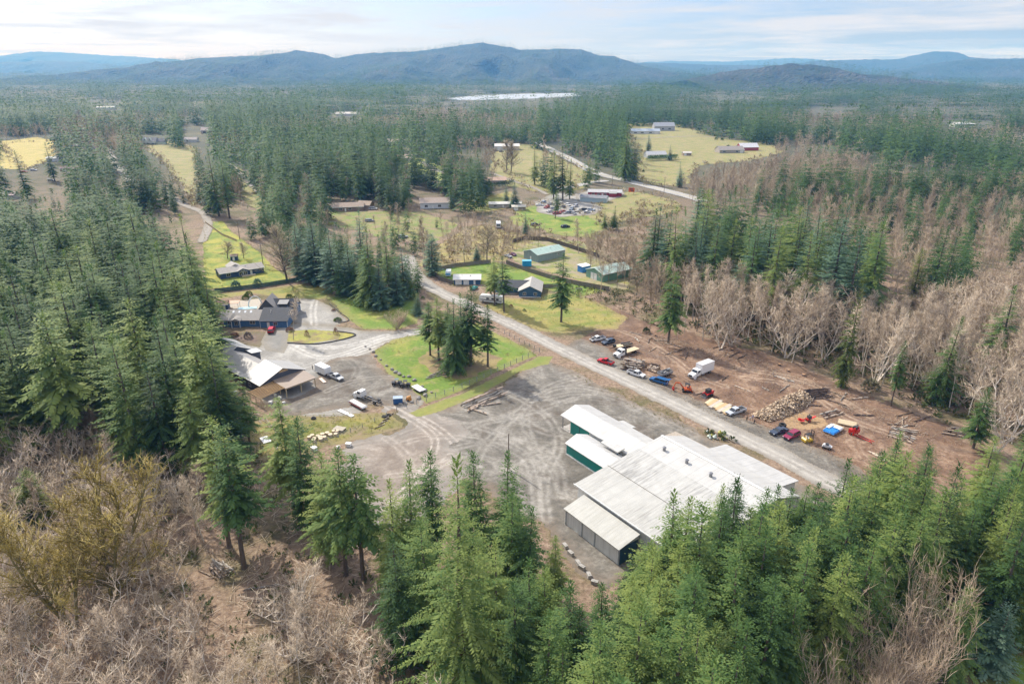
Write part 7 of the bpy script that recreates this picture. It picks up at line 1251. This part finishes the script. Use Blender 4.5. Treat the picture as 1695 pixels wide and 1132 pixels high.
for k in range(7): lay((620 + k * 3.4, 712 - k * 3.5 + g.uniform(-2, 2)), (632 + k * 3.0, 706 - k * 3.4 + g.uniform(-2, 2)), ['dark', 'gray'][k % 2], .14, 'old beam in the loose pile by the muddy track', 'old beams by the muddy track', name='beam')
for k, (px, py) in enumerate([(398, 643), (404, 650), (390, 652), (455, 655), (463, 660), (470, 668), (448, 668), (520, 745), (560, 742), (577, 738), (458, 742), (372, 655)]):
    p = W(px, py); s = g.uniform(.5, 1.1); solo('white_crate', MB().box((0, 0, s * .4), (s * 1.3, s, s * .8), 0, 0, 0, .92).box((0, 0, s * .84), (s * 1.4, s * 1.1, .08)), paint((.7, .69, .66), .6), 'pale crate among the clutter below the grey barn', 'crate', (p.x, p.y, 0), g.uniform(0, 3), 'pale crates below the barn')
# rocks along the lawn, concrete blocks along the lower road
ROCK = gravel('border_rock', (.16, .15, .135), (.30, .28, .26), (.46, .44, .40))
for k, (px, py) in enumerate([(612, 578), (618, 583), (622, 590), (630, 596), (640, 606), (649, 612), (655, 617), (661, 620), (668, 624), (677, 624), (686, 630), (699, 640), (704, 647), (714, 650), (693, 660), (704, 655), (671, 668), (682, 666), (663, 670), (605, 574)]):
    p = W(px, py); s = g.uniform(.45, .85); solo('boulder', MB().ell((0, 0, s * .35), (s, s * .8, s * .6), 8, 5, .18, k), ROCK, 'grey boulder in the row between the gravel lot and the lawn', 'boulder', (p.x, p.y, 0), g.uniform(0, 6), 'boulders edging the lawn')
for k in (0, 1, 3, 4, 6, 7):
    p = W(937 + k * 6.6 + g.uniform(-2, 2), 907 + k * 8.2 + g.uniform(-3, 3)); solo('concrete_block', MB().box((0, 0, .35), (1.3, .7, .7), 0, 0, 0, .97).box((0, 0, .74), (.5, .2, .08)), CONCRETE, 'pale concrete block in the line below the lean-to', 'block', (p.x, p.y, 0), R(-54) + g.uniform(-.6, .6), 'concrete blocks below the lean-to')
# rubbish and plants heap beside the warehouse
p = W(1186, 722); g = random.Random(77)
for k in range(16):
    c_ = [(.50, .56, .48), (.62, .66, .62), (.1, .14, .05), (.35, .34, .06), (.2, .19, .15)][k % 5]; r = g.uniform(.3, .65); solo('rubbish_sack', MB().ell((0, 0, r * .7), (r, r * .9, r * .8), 8, 6, .14, k).cyl((0, 0, r * 1.35), (.05, 0, r * 1.75), r * .2, r * .3, 6), paint(c_, .5, 0, .2), 'rubbish sack or weedy lump in the small heap beside the warehouse road', 'rubbish', (p.x + g.uniform(-2.4, 2.4), p.y + g.uniform(-2.2, 2.2), 0), g.uniform(0, 6), 'rubbish heap beside the road')
for k, (px, py) in enumerate([(1174, 719), (1195, 726), (1212, 729)]): p = W(px, py); clumps('weeds', [(p.x, p.y)], (1.2, 1.6), SHRUB, 'weeds sprouting from the rubbish heap', 30, k)
# planting bed kerb
w_ = smooth(px2([(476, 568), (520, 570), (560, 564), (585, 557), (586, 553), (560, 549)]), 4); m = MB()
for q0, q1 in zip(w_[:-1], w_[1:]): m.cyl((*q0, .15), (*q1, .15), .28, .28, 4)
solo('kerb', m, paint((.06, .055, .05), .9), 'dark timber kerb round the planting bed', 'kerb')
w_ = smooth(px2([(545, 503), (562, 517), (578, 530), (560, 535)]), 4); m = MB()
for q0, q1 in zip(w_[:-1], w_[1:]): m.cyl((*q0, .12), (*q1, .12), .2, .2, 4)
solo('kerb', m, paint((.08, .07, .06), .9), 'dark kerb between the parking pad and the side lawn', 'kerb')
# shrubs as things
def bush(px, py, r, h, mat, label, seed, name='shrub'):
    p = W(px, py); gg = np.random.default_rng(seed); n = 260; th = gg.uniform(0, 6.28, n); ph = np.arccos(gg.uniform(0, 1, n)); rr = gg.uniform(.6, 1, n) ** .5
    B = np.stack([r * .8 * rr * np.sin(ph) * np.cos(th), r * .8 * rr * np.sin(ph) * np.sin(th), .1 + h * .85 * rr * np.cos(ph)], 1); D = np.stack([np.sin(ph) * np.cos(th), np.sin(ph) * np.sin(th), np.cos(ph) + .3], 1) + gg.normal(0, .35, (n, 3)); D /= np.linalg.norm(D, axis=1, keepdims=True)
    L = gg.uniform(.25, .45, n) * r; V, T = kites(B, D, L, L * .5, .2); o = thing(name, label, 'shrub', (p.x, p.y, 0)); link('foliage', raw_mesh('foliage', V, T, [mat], {'tone': np.repeat(gg.random(n), 4)}), o); part('stem', MB().cyl((0, 0, -.1), (0, 0, h * .5), .09, .05, 6), FIRBARK, o)
GREENB = foliage('green_shrub_leaves', (.03, .06, .012), (.09, .14, .025), (.2, .24, .05), .2); RUSTB = foliage('rust_shrub_leaves', (.08, .04, .025), (.22, .12, .08), (.35, .22, .14), .2)
for k, (px, py, r, h, mt, lb) in enumerate([(391, 478, 2.4, 3.6, SPRUCE, 'left round dark shrub below the ranch house'), (427, 475, 2.3, 3.8, SPRUCE, 'right round dark shrub below the ranch house'), (407, 495, 1.7, 1.8, GREENB, 'lower round green shrub behind the blue house'), (412, 490, 1.8, 2.0, GREENB, 'upper round green shrub behind the blue house'), (479, 494, 1.6, 1.8, GREENB, 'left clipped green shrub right of the blue house roof'), (489, 497, 1.5, 1.7, GREENB, 'right clipped green shrub right of the blue house roof'), (411, 559, 1.6, 2.0, foliage('grey_shrub', (.06, .05, .05), (.15, .12, .11), (.25, .2, .18), .2), 'round grey brown bare shrub in the front garden'), (388, 556, 1.6, .7, RUSTB, 'low rusty plant patch in the front garden'), (508, 556, .9, 2.4, RUSTB, 'first pruned tree stump shrub in the planting bed'), (556, 553, 1.0, 2.6, RUSTB, 'second pruned shrub in the planting bed'), (480, 548, 1.6, 1.2, RUSTB, 'rusty shrub at the garage corner'), (552, 515, .9, .7, RUSTB, 'small rusty shrub on the parking pad edge'), (559, 531, 1.6, .9, GREENB, 'low green planting at the parking pad corner'), (663, 532, 1.6, 1.2, RUSTB, 'reddish low shrub mound on the side lawn'), (868, 515, .8, .9, FIR, 'dark little shrub on the roadside lawn'), (846, 508, .8, 1.0, RUSTB, 'brown dead shrub by the blue gabled house'), (1070, 551, 1.5, 2.0, SHRUB, 'green shrub on the torn up dirt strip'), (1440, 645, 2.8, 3.4, foliage('grey_green_shrub', (.08, .08, .05), (.22, .21, .13), (.4, .38, .26), .2), 'big grey green shrub at the foot of the alders'), (700, 495, .9, 1.2, FIR, 'little dark conifer shrub at the lawn gate'), (1065, 285, 1.4, 2.0, FIR, 'small round tree alone in the pasture'), (1185, 232, 2.6, 4, FIR, 'round evergreen at the pasture fence'), (1195, 233, 2.4, 3.6, FIR, 'second round evergreen at the pasture fence'), (1205, 246, 3, 4.4, FIR, 'round evergreen behind the tan house')]): bush(px, py, r, h, mt, lb, 50 + k)
def hedge(a, b_, n, r, h, mat, label):
    A2, B2 = W(*a), W(*b_); pts = [A2.lerp(B2, k / (n - 1)) for k in range(n)]; gg = np.random.default_rng(n); B, D = [], []
    for p in pts:
        for k in range(90): d = gg.normal(0, 1, 3); d[2] = abs(d[2]); d /= np.linalg.norm(d); B.append((p.x + d[0] * r * .8, p.y + d[1] * r * .8, .1 + d[2] * h * .85 + gg.uniform(0, h * .3))); D.append(d)
    B, D = np.array(B), np.array(D); L = gg.uniform(.3, .55, len(B)) * r * 1.2; V, T = kites(B, D, L, L * .5, .2); tag(link('hedge', raw_mesh('hedge', V, T, [mat], {'tone': np.repeat(gg.random(len(B)) * .6, 4)})), label, 'hedge')
hedge((1072, 267), (1120, 264), 22, 2.2, 4.2, FIR, 'long dark hedge in front of the white farmhouse'); hedge((808, 316), (850, 308), 20, 1.6, 4.5, FIR, 'dark clipped hedge by the orange tan roofed house')
# ================================================================ fences, poles, signs
def fence(pts, h, label, mat=FENCE_WOOD, gap=.0, post=2.4, panel='panel', open_=False, name='wooden_fence'):
    w_ = [W(*p) for p in pts]; o = thing(name, label, 'fence', w_[0]); c0 = w_[0]; g = random.Random(len(pts))
    for a, b_ in zip(w_[:-1], w_[1:]):
        d = b_ - a; n = max(1, round(d.length / post)); az = math.atan2(d.y, d.x); nv = Vector((-math.sin(az), math.cos(az), 0))
        for k in range(n + (b_ is w_[-1])):
            p = a.lerp(b_, k / n) - c0; part('post', MB().box((p.x, p.y, h / 2 + .05), (.13, .13, h + .1), az), mat, o)
        m = MB(); L = d.length
        if open_:
            for z in (h * .35, h * .65, h * .95): q = (a + b_) / 2 - c0; m.box((q.x, q.y, z), (L, .03, .03), az)
        else:
            nb = int(L / .24)
            for k in range(nb): q = a.lerp(b_, (k + .5) / nb) - c0 + nv * (.03 * (k % 2) + .09); hh = h + g.uniform(-.06, .03); m.box((q.x, q.y, hh / 2), (.225, .03, hh), az)
        part('wire' if open_ else panel, m, mat, o)
    return o
fence([(700, 442), (716, 453), (727, 464), (750, 471)], 1.9, 'weathered board fence along the inside of the road bend'); fence([(722, 449), (755, 442), (812, 436)], 1.9, 'grey board fence behind the fenced lawn'); fence([(838, 437), (870, 449), (905, 460), (945, 470), (1008, 482)], 2.0, 'long brown board fence running down past the cyan container'); fence([(899, 477), (930, 476)], 1.8, 'short board fence right of the blue gabled house')
fence([(849, 402), (868, 397), (905, 399), (940, 410), (985, 425), (1040, 448)], 2.2, 'long dark brown fence curving behind the green roofed sheds', wood((.13, .10, .08)))
fence([(356, 485), (400, 480), (440, 475), (500, 465), (520, 463)], 1.9, 'dark green slatted fence below the ranch house', paint((.03, .09, .08), .7, 0, .2), post=5); fence([(340, 370), (368, 390), (392, 400)], 1.3, 'pale board fence along the top of the ranch lawn', LUMBER_PALE)
fence([(657, 682), (706, 664), (765, 643), (835, 610), (893, 583)], 1.6, 'thin wire fence with metal posts along the triangular lawn', GREY, post=3.2, open_=True, name='wire_fence'); fence([(640, 690), (600, 708), (560, 724), (505, 745)], 1.3, 'thin wire fence across the rough grass', GREY, post=3.5, open_=True, name='wire_fence')
fence([(893, 583), (860, 566), (835, 552)], 1.4, 'wire fence beside the gravel road', GREY, post=3.2, open_=True, name='wire_fence'); fence([(1000, 372), (1030, 372), (1100, 358), (1130, 350)], 1.4, 'post fence round the bright meadow', FENCE_WOOD, post=6, open_=True, name='wire_fence')
fence([(942, 705), (935, 722)], 1.0, 'short rail beside the open shed bay', STEEL, open_=True, name='rail_fence') if False else None
def pole(px, by, h, label, arm=True, lamp=False, az=20):
    p = W(px, by); o = thing('utility_pole' if not lamp else 'street_lamp', label, 'pole' if not lamp else 'lamp', (p.x, p.y, 0), R(az)); part('post', MB().cyl((0, 0, -.3), (0, 0, h), .19, .12, 8), GREY if lamp else wood((.24, .19, .15)), o)
    if arm: part('crossarm', MB().b2(-1.4, 1.4, -.07, .07, h - .9, h - .75).b2(-1.0, 1.0, -.07, .07, h - 2.1, h - 1.97), wood((.3, .25, .2)), o)
    for x in (-1.2, 0, 1.2):
        if arm: part('insulator', MB().cyl((x, 0, h - .75), (x, 0, h - .5), .07, .05, 6), GREY, o)
    if lamp: part('arm', MB().cyl((0, 0, h - .2), (2.6, 0, h + .5), .07, .05, 6), GREY, o); part('lamp_head', MB().box((2.8, 0, h + .48), (.9, .35, .2)), STEEL, o)
    return p
pole(1013, 311, 11, 'wooden utility pole at the highway junction beside the red building'); pole(1045, 301, 9, 'curved street lamp beside the highway', False, True, 10); pole(1099, 319, 12, 'wooden utility pole in front of the highway right of the junction'); pole(985, 292, 11, 'wooden utility pole across the highway junction')
q0 = pole(397, 397, 11, 'utility pole at the top of the ranch lawn'); q1 = pole(436, 441, 11, 'utility pole beside the large round bare tree'); q2 = pole(633, 320, 11, 'utility pole among the firs behind the white house'); pole(842, 776, 9.5, 'thin dark pole behind the broad fir at the yard edge', False)
m = MB()
for off in (-1.2, 0, 1.2):
    pr = None
    for k in range(13): t_ = k / 12; c = q0.lerp(q1, t_); p = Vector((c.x + off, c.y, 10.4 - 3.2 * t_ * (1 - t_))); (m.cyl(pr, p, .035, .035, 4, False) if pr is not None else None); pr = p
solo('power_line', m, DARK, 'power lines sagging between the two poles by the ranch lawn', 'cable')
p = W(1045, 322); o = thing('road_sign', 'orange red square sign on two posts beside the red building', 'sign', (p.x, p.y, 0), R(-5)); part('panel', MB().b2(-2.2, 2.2, -.1, .1, 1.8, 5.0), paint((.62, .10, .03), .5), o)
for x in (-1.8, 1.8): part('post', MB().b2(x - .1, x + .1, .11, .25, 0, 4.6), FENCE_WOOD, o)
part('emblem', MB().b2(-1.4, 1.2, -.16, -.11, 3.6, 4.3).b2(-.6, 1.6, -.16, -.11, 2.4, 3.0), paint((.1, .05, .03), .5), o)
p = W(958, 487); solo('gate_frame', MB().b2(-1.5, -1.35, -.08, .08, 0, 2.6).b2(1.35, 1.5, -.08, .08, 0, 2.6).b2(-1.35, 1.35, -.08, .08, 2.4, 2.58), GREY, 'pale metal gate frame by the brown fence end', 'gate', (p.x, p.y, 0), R(10))

# ---- loose timber and debris
for k, (px, py, az, n, Lr, lb, gr) in enumerate([(1130, 585, 20, 7, (3, 6), 'loose trunk in the scattered group behind the box truck', 'scattered trunks behind the box truck'), (1275, 640, 25, 8, (3, 6), 'loose trunk on the churned dirt left of the dark log stack', 'scattered trunks left of the dark stack'), (1395, 668, 150, 7, (3, 7), 'loose trunk on the dirt towards the alder edge', 'scattered trunks by the alder edge'), (1500, 700, 160, 6, (4, 7), 'loose trunk near the right end of the dirt lot', 'scattered trunks at the lot end'), (1075, 560, 150, 6, (2, 5), 'loose trunk on the torn up strip by the lone ragged fir', 'scattered trunks by the ragged fir')]):
    c_ = W(px, py)
    for q in range(n): r_ = g.uniform(.13, .26); log(g.choice(['dark', 'bark', 'gray', 'peeled']), (c_.x + g.gauss(0, 5), c_.y + g.gauss(0, 4), r_), R(az) + g.gauss(0, .8), g.uniform(*Lr), r_, lb, gr)
for k in range(14): lay((375 + k * 7 + g.uniform(-6, 6), 655 + k * 5 + g.uniform(-8, 8)), (395 + k * 7, 668 + k * 5 + g.uniform(-6, 6)), ['peeled', 'gray'][k % 2], .11, 'pale pole in the lumber clutter below the grey barn', 'lumber clutter below the barn', name='pole')
sticks('wood_debris', rndpts([(985, 560), (1060, 555), (1200, 585), (1330, 630), (1480, 690), (1600, 735), (1560, 800), (1440, 800), (1300, 735), (1180, 690), (1080, 640)], 2600, 15), (.25, 1.3), (.03, .07), TWIG, 'bark scraps and wood debris strewn over the dirt lot', 15)
sticks('wood_debris', rndpts([(370, 640), (430, 670), (470, 740), (600, 760), (600, 850), (460, 800), (380, 720)], 500, 16), (.25, 1.5), (.03, .07), TWIG, 'scraps of wood scattered below the grey barn', 16)
clumps('weeds', rndpts([(905, 600), (985, 622), (1100, 680), (1200, 728), (1190, 734), (1080, 690), (960, 632)], 160, 17), (.15, .5), foliage('weed_leaves', (.08, .08, .02), (.25, .24, .06), (.4, .36, .12)), 'weedy verge between the gravel road and the yard', 8, 17)
clumps('weeds', rndpts([(800, 500), (960, 486), (1040, 528), (985, 548), (850, 530)], 240, 18), (.2, .6), foliage('tuft_leaves', (.12, .13, .03), (.3, .3, .07), (.45, .4, .14)), 'rough grass tufts on the roadside lawn', 8, 18)
clumps('weeds', rndpts([(440, 690), (640, 684), (668, 702), (545, 738), (440, 770)], 380, 19), (.2, .7), foliage('tuft_leaves', (.12, .13, .03), (.3, .3, .07), (.45, .4, .14)), 'rough grass tufts below the parking lot', 8, 19)
# ================================================================ light, sky, haze, camera
SUN_EL, SUN_AZ = R(40), R(-40)          # azimuth measured from +Y towards +X: sun stands ahead and to the left
sl = bpy.data.lights.new('sun', 'SUN'); sl.energy = 4.2; sl.angle = R(.6); sl.color = (1, .95, .87)
so = bpy.data.objects.new('sun', sl); COL.objects.link(so)
sdir = Vector((math.sin(SUN_AZ) * math.cos(SUN_EL), math.cos(SUN_AZ) * math.cos(SUN_EL), math.sin(SUN_EL)))
so.rotation_euler = sdir.to_track_quat('Z', 'Y').to_euler(); so.location = (0, 0, 300)
w = bpy.data.worlds.new('World'); scene.world = w; w.use_nodes = True; nt = w.node_tree; bg = nt.nodes['Background']
sky = nt.nodes.new('ShaderNodeTexSky'); sky.sky_type = 'NISHITA'; sky.sun_disc = False; sky.sun_elevation = SUN_EL; sky.sun_rotation = SUN_AZ; sky.dust_density = 1.5; sky.altitude = 100
def wn(ty, ins=None, **kw):
    nd = nt.nodes.new(ty)
    for k, v in kw.items(): setattr(nd, k, v)
    for k, v in (ins or {}).items():
        if hasattr(v, 'is_output'): nt.links.new(v, nd.inputs[k])
        else: nd.inputs[k].default_value = v
    return nd
tc = wn('ShaderNodeTexCoord').outputs['Generated']; sp = wn('ShaderNodeSeparateXYZ', {0: tc})
zz = wn('ShaderNodeMath', {0: sp.outputs['Z'], 1: .035}, operation='ADD').outputs[0]
zz = wn('ShaderNodeMath', {0: zz, 1: .02}, operation='MAXIMUM').outputs[0]
cx = wn('ShaderNodeMath', {0: sp.outputs['X'], 1: zz}, operation='DIVIDE').outputs[0]; cy = wn('ShaderNodeMath', {0: sp.outputs['Y'], 1: zz}, operation='DIVIDE').outputs[0]
pv = wn('ShaderNodeCombineXYZ', {0: cx, 1: cy, 2: 0.0}).outputs[0]
n1 = wn('ShaderNodeTexNoise', {'Vector': pv, 'Scale': .30, 'Detail': 9.0, 'Roughness': .6, 'Distortion': .8}).outputs['Fac']
n2 = wn('ShaderNodeTexNoise', {'Vector': pv, 'Scale': .6, 'Detail': 8.0, 'Roughness': .65, 'Distortion': 1.2}).outputs['Fac']
f = wn('ShaderNodeMath', {0: wn('ShaderNodeMath', {0: n1, 1: .65}, operation='MULTIPLY').outputs[0], 1: wn('ShaderNodeMath', {0: n2, 1: .35}, operation='MULTIPLY').outputs[0]}, operation='ADD').outputs[0]
cr = wn('ShaderNodeValToRGB', {'Fac': f}); e = cr.color_ramp.elements; e[0].position = .43; e[0].color = (.0, .0, .0, 1); e[1].position = .60; e[1].color = (1, 1, 1, 1)
skm = wn('ShaderNodeMixRGB', {'Fac': 1.0, 'Color1': sky.outputs[0], 'Color2': (.54, .64, .98, 1)}, blend_type='MULTIPLY')
cov = wn('ShaderNodeMapRange', {0: sp.outputs['Z'], 1: .14, 2: .40, 3: 0.0, 4: .75}).outputs[0]
cf = wn('ShaderNodeMath', {0: cr.outputs['Color'], 1: cov}, operation='MAXIMUM').outputs[0]
mx = wn('ShaderNodeMixRGB', {'Fac': cf, 'Color1': skm.outputs[0], 'Color2': (4.5, 4.55, 4.75, 1)})
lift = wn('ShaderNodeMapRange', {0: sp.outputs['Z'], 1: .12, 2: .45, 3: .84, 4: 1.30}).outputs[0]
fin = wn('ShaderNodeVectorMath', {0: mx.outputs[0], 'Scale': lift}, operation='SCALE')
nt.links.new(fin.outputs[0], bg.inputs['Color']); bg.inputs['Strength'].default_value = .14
# haze: one closed box of thin air round the whole scene
hz = bpy.data.materials.new('thin_air'); hz.use_nodes = True; ht = hz.node_tree; ht.nodes.remove(ht.nodes['Principled BSDF'])
pvn = ht.nodes.new('ShaderNodeVolumePrincipled'); pvn.inputs['Color'].default_value = (.15, .45, 1.0, 1); pvn.inputs['Density'].default_value = 1.0e-4; pvn.inputs['Anisotropy'].default_value = .05; pvn.inputs['Absorption Color'].default_value = (1, 1, 1, 1)
ht.links.new(pvn.outputs[0], ht.nodes['Material Output'].inputs['Volume'])
hb = MB().b2(-15950, 15950, -400, 17500, -1.5, 540); ho = link('haze', hb.mesh('haze', hz)); tag(ho, 'pale blue haze filling the air over the valley', 'haze', kind='stuff')
cam = bpy.data.cameras.new('camera'); co_ = bpy.data.objects.new('camera', cam); COL.objects.link(co_); cam.sensor_width = 36; cam.lens = 36 * FPX / 1695; cam.clip_start = .5; cam.clip_end = 60000
co_.location = (0, 0, CAM_H); co_.rotation_euler = (R(90) - PITCH, 0, 0); scene.camera = co_
scene.view_settings.view_transform = 'Standard'; scene.view_settings.look = 'None'; scene.view_settings.exposure = .56; scene.view_settings.gamma = 1
scene.cycles.max_bounces = 5; scene.cycles.diffuse_bounces = 3; scene.cycles.glossy_bounces = 2; scene.cycles.transmission_bounces = 3; scene.cycles.volume_bounces = 0; scene.cycles.transparent_max_bounces = 4
scene.cycles.use_denoising = True; scene.cycles.caustics_reflective = False; scene.cycles.caustics_refractive = False
